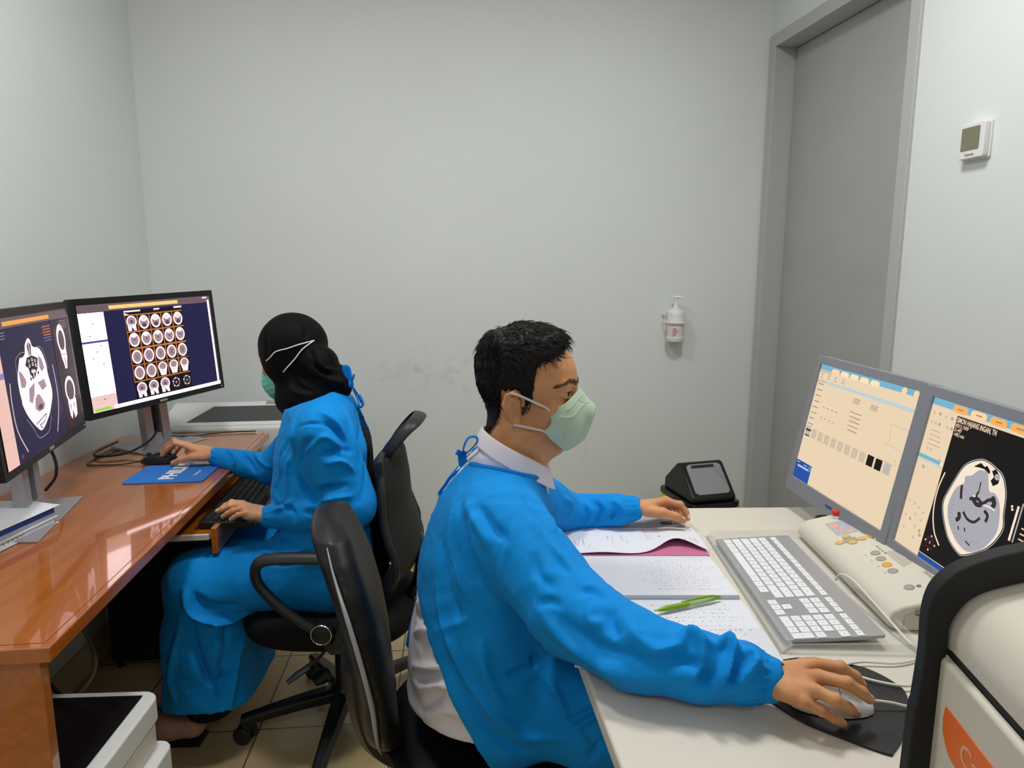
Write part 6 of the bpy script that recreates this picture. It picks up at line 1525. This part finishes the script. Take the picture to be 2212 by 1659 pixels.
def backrest(t, prof, halfw, yc, fat, thick, bow, mf, mb_, sgn, topround=True):
    """solid curved back built on a grid; sgn = +1 if the sitter is on the +x side"""
    xs = [p[0] for p in prof]; zs = [p[1] for p in prof]
    lo = (min(xs) - .10, yc - max(halfw) - .03, min(zs) - .04); hi = (max(xs) + .10, yc + max(halfw) + .03, max(zs) + .04)
    f = Field(lo, hi, .0055); x, y, z = grid(f)
    o_ = np.argsort(zs); zz = np.array(zs)[o_]; xc = np.interp(z, zz, np.array(xs)[o_]); hw = np.interp(z, zz, np.array(halfw)[o_])
    s = (y - yc) / hw; xm = xc + sgn * bow * s ** 2
    dw = (np.abs(s) - 1) * hw * .8; dz = np.maximum(z - max(zs), min(zs) - z); dx = np.abs(x - xm) - thick * (1 - .4 * np.clip(np.abs(s), 0, 1) ** 4)
    o = np.maximum(dw, dz) + 0 * x; h = np.maximum(o, dx); r = fat
    a = np.maximum(o + r, 0); b = np.maximum(dx + r, 0); f.d = (np.minimum(np.maximum(o, dx) + r, 0) + np.sqrt(a * a + b * b) - r).astype(np.float32)
    V, F = f.mesh(2); C = fcent(V, F)
    xcc = np.interp(C[:, 2], zz, np.array(xs)[o_]) + sgn * bow * ((C[:, 1] - yc) / np.interp(C[:, 2], zz, np.array(halfw)[o_])) ** 2
    mi = ((C[:, 0] - xcc) * sgn < -.004).astype(int)
    return solid('backrest', V, F, [mf, mb_], t, mi)
def star_base(t, c, a0, rr=.30, n=5):
    for k in range(n):
        a = a0 + 2 * math.pi * k / n; d = np.array([math.cos(a), math.sin(a), 0]); s = np.array([-math.sin(a), math.cos(a), 0]); c0 = np.array([c[0], c[1], 0])
        mb = MB(); rings = []
        for u in np.linspace(0, 1, 8):
            p = c0 + d * (.02 + (rr - .02) * u); w = .030 - .012 * u; z1 = .125 - .045 * u ** 1.3; z0 = z1 - .040 + .012 * u
            rings.append([tuple(p + s * w * .8 + (0, 0, z0)), tuple(p - s * w * .8 + (0, 0, z0)), tuple(p - s * w + (0, 0, z1 - .008)), tuple(p - s * w * .6 + (0, 0, z1)), tuple(p + s * w * .6 + (0, 0, z1)), tuple(p + s * w + (0, 0, z1 - .008))])
        mb.loft(rings); lg = obj('base_leg', mb, M['black_plastic'], t, world=True, bevel=.003)
        mb = MB(); e = c0 + d * (rr - .01); sw = a + 1.0 + k
        for q in (-1, 1):
            T = Matrix.Translation(tuple(e + np.array([math.cos(sw), math.sin(sw), 0]) * .016 * q + (0, 0, .0265))) @ Matrix.Rotation(sw, 4, 'Z') @ Matrix.Rotation(R(90), 4, 'Y')
            mb.lathe([(.004, -.010), (.023, -.010), (.0265, -.006), (.0265, .006), (.023, .010), (.004, .010)], 20, T=T)
        mb.lathe([(.006, .02), (.006, .07), (.010, .07), (.010, .078)], 10, T=Matrix.Translation(tuple(e))); mb.ball(tuple(e + (0, 0, .042)), (.022, .022, .016), 14)
        cs = obj('caster', mb, M['rubber'], lg, smooth=True); 
        me = cs.data; inv = t.matrix_basis.inverted()
        for v in me.vertices: v.co = inv @ v.co
        me.update()
    mb = MB(); mb.lathe([(.02, .065), (.045, .07), (.048, .12), (.034, .135), (.030, .15), (.030, .26), (.024, .262), (.024, .33), (.01, .331)], 24, T=Matrix.Translation((c[0], c[1], 0))); obj('gas_column', mb, M['black_plastic'], t, world=True, smooth=True)

# --- her chair
ch = thing('office_chair', 'black mesh-backed office chair with a grab loop, under the person in the head scarf', 'chair', (-.50, 1.88, 0), group='black office chairs')
cushion('seat', ch, (-.515, 1.88), (.245, .225), .345, .438, M['black_cloth'])
pf = [(-.335, .47), (-.292, .52), (-.270, .58), (-.286, .64), (-.303, .70), (-.308, .78), (-.318, .86)]
hw = [.10, .165, .190, .185, .172, .160, .125]
backrest(ch, pf, hw, 1.88, .009, .011, .035, M['mesh'], M['mesh'], -1)
rim = []
PX = catmull([(x, z, 0) for x, z in pf], 4); HWc = np.interp(np.linspace(0, 1, len(PX)), np.linspace(0, 1, 7), hw)
for (x, z, _), w in zip(PX, HWc): rim.append((x - .035, 1.88 - w, z))
for (x, z, _), w in list(zip(PX, HWc))[::-1]: rim.append((x - .035, 1.88 + w, z))
rim = rim[:]
mb = MB(); mb.tube(rim[::2] + [rim[-1]], .0125, 10, smooth=3, flat=(1.3, .8)); obj('back_frame', mb, M['grey_frame'], ch, world=True, smooth=True)
loop = [(-.352, 1.80, .845), (-.330, 1.785, .880), (-.292, 1.79, .925), (-.268, 1.815, .945), (-.262, 1.88, .950), (-.268, 1.945, .945), (-.292, 1.97, .925), (-.330, 1.975, .880), (-.352, 1.96, .845), (-.345, 1.88, .848)]
mb = MB(); mb.tube(loop, .011, 10, smooth=4, closed=False, flat=(1.7, .6)); obj('grab_loop', mb, M['grey_frame'], ch, world=True, smooth=True)
mb = MB(); mb.tube([(-.285, 1.88, .60), (-.262, 1.88, .54), (-.275, 1.88, .45), (-.34, 1.88, .375), (-.42, 1.88, .345)], .022, 10, smooth=5, flat=(1, 2.0)); obj('back_support', mb, M['black_plastic'], ch, world=True, smooth=True)
mb = MB(); mb.box((-.62, 1.76, .315), (-.40, 2.0, .348)); obj('seat_mechanism', mb, M['black_plastic'], ch, world=True, bevel=.008)
for sgn in (-1, 1):
    ya = 1.88 + sgn * .232
    A = [at(745, 1215, 1.655), at(700, 1207, 1.652), at(630, 1206, 1.648), at(575, 1210, 1.646), at(553, 1225, 1.645), at(556, 1258, 1.645), at(590, 1298, 1.645), at(640, 1338, 1.648), at(690, 1368, 1.652)]
    A = [np.array([p[0], ya + (p[1] - 1.648) * 1, p[2]]) for p in A]
    A2 = A + [np.array([A[0][0] - .03, ya, .375]), np.array([A[0][0] + .005, ya, .50]), np.array([A[0][0] + .008, ya, .585])]
    mb = MB(); mb.tube(A2, .0125, 10, smooth=5, closed=True, flat=(1.1, 1.5)); obj('armrest', mb, M['grey_frame'], ch, world=True, smooth=True)
kp = at(695, 1370, 1.625)
TK = Matrix.Translation(tuple(kp)) @ Matrix.Rotation(R(90), 4, 'X')
mb = MB(); mb.lathe([(.001, -.02), (.027, -.02), (.028, .004), (.024, .007), (.001, .008)], 28, T=TK); kb_ = obj('armrest_knob', mb, M['black_plastic'], ch, world=True, smooth=True)
mb = MB(); mb.tube([TK @ Vector((.0262 * math.cos(a), .0262 * math.sin(a), .006)) for a in [2 * math.pi * k / 28 for k in range(28)]], .0016, 6, smooth=0, closed=True); o = obj('knob_ring', mb, M['chrome'], ch, world=True, smooth=True); o.parent = kb_
mb = MB(); mb.tube([at(712, 1392, 1.68), at(690, 1420, 1.66), at(665, 1442, 1.64)], .0045, 8, smooth=4); lv = obj('height_lever', mb, M['black_plastic'], ch, world=True, smooth=True)
mb = MB(); mb.tube([at(668, 1440, 1.64), at(642, 1458, 1.625), at(620, 1475, 1.61)], [.008, .010, .007], 10, smooth=4, flat=(.7, 1.4)); o = obj('lever_grip', mb, M['rubber'], ch, world=True, smooth=True); o.parent = lv
mb = MB(); mb.lathe([(.001, -.02), (.018, -.02), (.022, 0), (.018, .02), (.001, .02)], 20, T=Matrix.Translation(tuple(at(695, 1462, 1.80))) @ Matrix.Rotation(R(60), 4, 'Y')); obj('tension_knob', mb, M['black_plastic'], ch, world=True, smooth=True)
star_base(ch, (-.50, 1.88), R(197))

# --- his chair
ch2 = thing('office_chair', 'black leather office chair with silver piping, behind the bareheaded man', 'chair', (.0, 1.26, 0), group='black office chairs')
cushion('seat', ch2, (-.0, 1.26), (.23, .235), .37, .452, M['leather'])
pf2 = [(-0.240, 0.452), (-0.242, 0.470), (-0.246, 0.50), (-0.249, 0.528), (-0.251, 0.555), (-0.255, 0.607), (-0.266, 0.678), (-0.282, 0.748), (-0.300, 0.810), (-0.315, 0.854), (-0.325, 0.885), (-0.330, 0.904)]
hw2 = [.06, .12, .155, .175, .185, .195, .212, .205, .185, .155, .12, .06]
bk2 = backrest(ch2, pf2, hw2, 1.26, .030, .036, .012, M['leather'], M['black_plastic'], 1)
co_ = np.array([v.co[:] for v in bk2.data.vertices]) + np.array(ch2.location)
for sd_ in (-1, 1):
    rim = []
    for zq in np.linspace(.47, .897, 34):
        q = co_[np.abs(co_[:, 2] - zq) < .006]; k = (q[:, 1] * sd_).argmax(); rim.append(q[np.abs(q[:, 1] - q[k, 1]) < .004].mean(0) + (-.014, .001 * sd_, 0))
    for _ in range(6): rim = [rim[0]] + [(rim[i - 1] + 2 * rim[i] + rim[i + 1]) / 4 for i in range(1, len(rim) - 1)] + [rim[-1]]
    rim = [p + np.array((0, .0035 * sd_, 0)) for p in rim]
    mb = MB(); mb.tube(rim[::2], [.001, .0042, .0042, .0042, .001], 8, smooth=3); obj('piping', mb, M['silver'], ch2, world=True, smooth=True)
mb = MB(); mb.tube([(-.285, 1.24, .62), (-.278, 1.26, .52), (-.25, 1.27, .43), (-.18, 1.27, .37), (-.06, 1.26, .35)], [.03, .032, .034, .03, .02], 10, smooth=5, flat=(1, 2.0)); obj('back_support', mb, M['black_plastic'], ch2, world=True, smooth=True)
mb = MB(); mb.box((-.12, 1.15, .335), (.10, 1.37, .372)); obj('seat_mechanism', mb, M['black_plastic'], ch2, world=True, bevel=.008)
star_base(ch2, (.0, 1.26), R(60))
ch2.rotation_euler = (0, 0, R(13)); ch2.location = (-.030, 1.305, 0)

# ------------------------------------------------------------------ the veiled person at the left desk
wo = thing('person', 'person in a blue surgical gown and black head scarf typing at the orange desk', 'person', (-.50, 1.88, 0))
Hw = Head(at(636, 786, 1.925), R(155), R(16), 0, .95)
f = Field((-1.24, 1.62, .46), (-.36, 2.27, 1.26), .0028)
Hw.build(f)
nk = np.array([-.560, 1.90, .985])
f.cap(Hw(-.022, 0, -.035), nk, .047, .052, k=.03); f.cap((-.55, 1.89, .90), (-.50, 1.88, .62), .085, .085, k=.04)
wS1 = np.array([-.492, 1.735, .940]); wE1 = at(762, 1090, 1.715); wW1 = at(577, 1115, 1.775)
f.chain([(-.52, 1.78, .925), (-.55, 1.99, .925)], [.055, .055], k=.03); f.chain([wS1, wE1, at(665, 1108, 1.735), wW1], [.045, .032, .030, .022], k=.015)
wK1 = [at(523, 1087, 1.800), at(521, 1091, 1.783), at(526, 1098, 1.766), at(534, 1107, 1.750)]
wF1 = [[at(500, 1085, 1.802), at(486, 1092, 1.802), at(478, 1099, 1.80)], [at(497, 1093, 1.785), at(481, 1099, 1.785), at(469, 1104, 1.785)],
       [at(504, 1103, 1.765), at(491, 1109, 1.766), at(481, 1116, 1.768)], [at(514, 1112, 1.747), at(505, 1117, 1.748), at(498, 1123, 1.75)]]
wT1 = [at(563, 1105, 1.80), at(540, 1098, 1.815), at(520, 1100, 1.825), at(507, 1104, 1.83)]
hand(f, wW1, wK1, wF1, wT1, (0, -.15, 1), .93)
wS2 = np.array([-.560, 2.03, .935]); wE2 = at(585, 1012, 2.08); wW2 = at(462, 986, 2.13)
f.chain([wS2, wE2, wW2], [.045, .030, .021], k=.015)
wK2 = [at(405, 964, 2.12), at(402, 960, 2.137), at(404, 959, 2.156), at(411, 962, 2.173)]
wF2 = [[at(378, 957, 2.12), at(361, 970, 2.125), at(350, 984, 2.13)], [at(376, 952, 2.14), at(360, 964, 2.145), at(349, 978, 2.15)], [at(384, 956, 2.16), at(370, 968, 2.165), at(363, 980, 2.17)], [at(394, 961, 2.182), at(384, 971, 2.185), at(378, 981, 2.19)]]
wT2 = [at(442, 987, 2.105), at(414, 988, 2.095), at(390, 993, 2.095), at(373, 1000, 2.10)]
hand(f, wW2, wK2, wF2, wT2, (0, -.2, 1), .93)
V, F = f.mesh(2); V, F = largest(V, F); C = fcent(V, F); N = face_normals(V, F)
mi = (nail_mask(C, N, wF1, wT1, (0, -.15, 1)) | nail_mask(C, N, wF2, wT2, (0, -.2, 1))).astype(int)
solid('body', V, F, [M['skin2'], M['nail']], wo, mi); del f
for y in (-1, 1):
    mb = MB(); mb.ball((0, 0, 0), .0118, 16); TE = Matrix.Translation(Vector(Hw(.0768, .0315 * y, .0312))); o = obj('eye', MB().add([tuple(TE @ Vector(v)) for v in mb.v], mb.f), M['eye'], wo, smooth=True, world=True)
# gown
def wtorso(f, g):
    c = [(-.560, 1.893, .995), (-.540, 1.885, .94), (-.530, 1.88, .85), (-.530, 1.88, .74), (-.512, 1.88, .62), (-.495, 1.88, .52)]; r = [.055, .098, .128, .138, .138, .14]
    f.chain(c, [q + g for q in r], k=.03, sq=((0, 1, 0), 1.22)); f.cap((-.51, 1.775, .942), (-.545, 1.99, .945), .064 + g, k=.05)
    f.chain([(-.50, 1.82, .525), (-.86, 1.775, .500)], [.105 + g, .082 + g], k=.05); f.chain([(-.50, 1.96, .525), (-.86, 1.99, .500)], [.105 + g, .082 + g], k=.05)
f = Field((-1.06, 1.56, .12), (-.30, 2.20, 1.07), .0048); wtorso(f, .004)
f.chain([(-.862, 1.775, .49), (-.868, 1.78, .34), (-.870, 1.79, .13)], [.088, .100, .132], k=.06); f.chain([(-.862, 1.99, .49), (-.868, 1.98, .34), (-.870, 1.97, .13)], [.088, .100, .125], k=.06); f.cap((-.87, 1.88, .40), (-.87, 1.88, .13), .10, .125, k=.04)
f.chain([(-.72, 2.02, .42), (-.66, 2.03, .26)], [.05, .06], k=.05)
x, y, z = grid(f)
f.d = np.maximum(f.d, (.160 + .012 * np.sin(x * 20) - z + 0 * y).astype(np.float32)); f.d = f.smin(-f.d, -(z - (1.003 + .38 * (x + .56) + 0 * y)).astype(np.float32), .004) * -1
hf = np.interp(z, [.45, .7, .85, .97], [.13, .11, .075, .030]); f.d = np.maximum(f.d, np.minimum(hf - np.abs(y - 1.900), x + .455 + 0 * z).astype(np.float32))
f.chain([wS1, wE1], [.074, .066], k=.035); f.chain([wE1, at(665, 1108, 1.735)], [.060, .052], k=.012); f.cap(at(665, 1108, 1.735), wW1 + (.006, 0, 0), .052, .0325, k=.006)
f.chain([wS2, wE2], [.070, .052], k=.035); f.chain([wE2, at(530, 1002, 2.10)], [.050, .044], k=.012); f.cap(at(530, 1002, 2.10), wW2 + (.006, 0, 0), .044, .0300, k=.006)
f.cap(wW1 + (.004, 0, 0), wW1 + (-.04, 0, 0), .0205, .022, k=.002, op='cut'); f.cap(wW2 + (.004, 0, 0), wW2 + (-.04, 0, 0), .0195, .021, k=.002, op='cut')
V, F = f.mesh(2); V, F = largest(V, F)
FO = []
_fo = fo
def fo(p, w_, a_): _fo(p, w_ * .9, a_ * 1.35)
# sleeve, shoulder seam, body
fo([(637, 922), (670, 910), (715, 915)], .005, -.004); fo([(690, 885), (725, 905), (750, 945)], .010, .007); fo([(700, 905), (735, 930), (755, 960)], .009, -.008)
fo([(650, 985), (690, 945), (735, 960), (760, 1010)], .011, .009); fo([(640, 1010), (650, 970), (680, 945)], .010, -.007); fo([(690, 985), (730, 975), (765, 975)], .009, -.009); fo([(700, 1005), (740, 1000), (770, 1020)], .009, .010)
fo([(640, 1030), (655, 1065), (680, 1090)], .010, -.010); fo([(655, 1075), (700, 1060), (750, 1055)], .009, -.010); fo([(660, 1090), (710, 1080), (765, 1070)], .009, .010); fo([(650, 1110), (700, 1110), (745, 1100)], .008, -.009)
fo([(600, 1090), (625, 1105), (630, 1135)], .008, -.006); fo([(585, 1100), (605, 1095), (625, 1085)], .007, .006); fo([(630, 870), (615, 930), (600, 990), (595, 1040)], .008, -.006); fo([(640, 880), (628, 940), (618, 1000), (615, 1060)], .010, .008); fo([(605, 960), (600, 1010), (590, 1060), (600, 1090)], .008, .006)
fo([(758, 860), (785, 930), (795, 1000), (785, 1080)], .008, -.006); fo([(740, 870), (765, 920), (775, 980)], .009, .006)
fo([(560, 1185), (600, 1195), (660, 1190)], .008, .008); fo([(560, 1205), (610, 1215), (670, 1205)], .008, -.008); fo([(570, 1170), (620, 1172)], .008, -.007)
# far sleeve
fo([(490, 965), (505, 985), (500, 1010)], .008, .007); fo([(515, 960), (530, 990), (545, 1020)], .009, -.008); fo([(545, 955), (555, 985), (575, 1010)], .008, .007)
# skirt
fo([(392, 1275), (410, 1325), (470, 1345), (540, 1330)], .014, .016); fo([(420, 1290), (450, 1315), (520, 1318)], .013, -.012); fo([(440, 1365), (470, 1345), (520, 1335)], .006, .005); fo([(405, 1340), (425, 1410), (440, 1460), (470, 1475), (510, 1450)], .014, -.012)
fo([(545, 1345), (520, 1400), (510, 1450), (505, 1530)], .012, .012); fo([(390, 1330), (375, 1400), (365, 1470), (370, 1520)], .013, .009); fo([(470, 1370), (465, 1440), (455, 1530)], .013, .007); fo([(495, 1350), (490, 1440), (480, 1530)], .011, -.010); fo([(360, 1400), (345, 1460), (350, 1510)], .012, -.008)
V = folds(V, F, FO); V = crumple(V, F, .0026, 34, 21); V = crumple(V, F, .0010, 90, 22)
V = ripple(V, F, wW1, (-1, 0, 0), 17, .0024, -.035, -.008); V = ripple(V, F, wW2, (-1, 0, 0), 15, .0022, -.035, -.008)
wg = solid('surgical_gown', V, F, M['gown'], wo)
fo = _fo
# black dress
f = Field((-1.04, 1.60, .02), (-.30, 2.16, 1.04), .006); wtorso(f, -.006)
f.chain([(-.86, 1.80, .48), (-.875, 1.80, .08)], [.06, .075], k=.05); f.chain([(-.86, 1.97, .48), (-.875, 1.97, .08)], [.06, .075], k=.05)
x, y, z = grid(f); f.d = np.maximum(f.d, (.085 - z + 0 * x + 0 * y).astype(np.float32)); f.d = np.maximum(f.d, (z - .99 + 0 * x + 0 * y).astype(np.float32))
f.d = (f.d + .009 * np.clip((-.43 - x) / .03, 0, 1) * np.ones_like(f.d)).astype(np.float32)
V, F = f.mesh(2); V = crumple(V, F, .002, 30, 31); solid('black_dress', V, F, M['black_cloth'], wo)
for fy in (1.80, 1.96):
    f = Field((-1.18, fy - .07, -.01), (-.86, fy + .07, .11), .0035)
    f.chain([(-.93, fy, .045), (-1.0, fy, .042), (-1.10, fy - .005, .026)], [.034, .036, .028], k=.02); x, y, z = grid(f); f.d = np.maximum(f.d, (.008 - z + 0 * x + 0 * y).astype(np.float32))
    V, F = f.mesh(1); o = solid('shoe', V, F, M['shoe'], wo)
    mb = MB(); mb.prism([(-.90 + .0, fy - .034), (-1.0, fy - .039), (-1.09, fy - .034), (-1.13, fy - .008), (-1.12, fy + .022), (-1.02, fy + .036), (-.90, fy + .032)][::-1], .0, .009); so = obj('sole', mb, M['rubber'], wo, world=True, bevel=.002); so.parent = o
# mask
f = Field(Hw(.05, 0, -.03) - .11, Hw(.05, 0, -.03) + .11, .0022)
Hw.ell(f, (.058, 0, -.038), (.062, .066, .056), k=.01); Hw.cap(f, (.11, 0, .0), (.10, 0, -.07), .016, k=.03)
Lg = field_local(f, Hw); f.d = np.maximum(f.d, (np.maximum(.018 + .3 * np.abs(Lg[:, 1]) - Lg[:, 0], np.maximum(Lg[:, 2] - .012, -.095 - Lg[:, 2]))).reshape(f.d.shape).astype(np.float32))
V, F = f.mesh(2)
L = Hw.loc(V); V = V + normals(V, F) * (.0006 * np.sin(L[:, 2] * 420))[:, None]
mkw = solid('face_mask', V, F, M['mask_teal'], wo)
# head scarf
f = Field((-.78, 1.74, .90), (-.38, 2.08, 1.27), .0030)
f.ell(at(634, 746, 1.925), (.096, .094, .094), k=.02); f.ell(at(626, 785, 1.92), (.066, .078, .062), k=.03)
f.chain([at(644, 815, 1.91), at(662, 852, 1.895)], [.057, .070], k=.03); f.cap(at(632, 852, 1.90), at(655, 868, 1.89), .028, .05, k=.03)
f.ell(at(688, 787, 1.89), (.056, .062, .056), k=.012); f.ell(at(708, 812, 1.885), (.046, .055, .036), k=.014); f.ell(at(733, 826, 1.87), (.024, .03, .020), k=.012); f.ell(at(742, 800, 1.90), (.014, .014, .014), k=.012)
f.chain([at(640, 850, 1.90), at(690, 848, 1.885), at(738, 838, 1.88)], [.055, .048, .030], k=.02); f.cap(at(632, 862, 1.93), at(730, 845, 1.95), .05, .035, k=.02)
# opening for the face
Hw.ell(f, (.125, 0, -.002), (.075, .056, .066), k=.008, op='cut')
x, y, z = grid(f)
V, F = f.mesh(2); V, F = largest(V, F)
FO = []
fo([(657, 690), (664, 710), (666, 730)], .006, -.006); fo([(575, 700), (568, 740), (572, 780)], .006, -.004); fo([(590, 695), (583, 740), (585, 790)], .009, .003)
fo([(670, 765), (690, 745), (715, 760), (730, 785)], .007, .006); fo([(675, 780), (690, 800), (720, 808)], .007, -.010); fo([(650, 800), (665, 820), (700, 830)], .009, -.008); fo([(690, 770), (705, 795), (735, 800)], .008, .007)
fo([(610, 810), (625, 840), (650, 855)], .008, .006); fo([(625, 805), (640, 830), (670, 845)], .008, -.007); fo([(665, 740), (672, 765), (668, 800)], .008, -.006); fo([(716, 822), (730, 820), (745, 832)], .006, .006)
V = folds(V, F, FO); V = crumple(V, F, .0016, 32, 41)
hs = solid('head_scarf', V, F, M['hijab'], wo)
A_ = sp([(569, 781), (578, 772), (590, 763), (615, 754), (650, 743), (684, 732)], 0); B_ = sp([(684, 732), (660, 756), (636, 781), (611, 808)], 0) 
up_ = lambda P: [p + nrm(np.array([0, 0, H]) - p) * .0015 for p in P]
for P in (up_(A_), up_(B_) + [at(600, 822, 1.885)]):
    mb = MB(); mb.tube(P, .0017, 8, smooth=4); o = obj('mask_strap', mb, M['strap_w'], wo, world=True, smooth=True); o.parent = mkw
# ties at her neck and back
def rib2(pts, r=.004):
    mb = MB(); mb.tube(pts, r, 8, smooth=5, flat=(1.2, .35)); o = obj('neck_tie', mb, M['gown2'], wo, world=True, smooth=True); o.parent = wg
k2 = at(757, 830, 1.87)
rib2([k2, at(746, 805, 1.87), at(744, 795, 1.87), at(752, 797, 1.87), k2], .006); rib2([k2, at(763, 815, 1.86), at(765, 808, 1.86)], .004); rib2([k2, at(770, 848, 1.86), at(780, 868, 1.855), at(786, 876, 1.85)], .003); rib2([at(762, 840, 1.86), at(772, 862, 1.85), at(779, 880, 1.84), at(784, 868, 1.84), at(776, 852, 1.85)], .0025)
mb = MB(); mb.ball(tuple(k2), (.010, .010, .012), 12); o = obj('tie_knot', mb, M['gown2'], wo, world=True, smooth=True); o.parent = wg
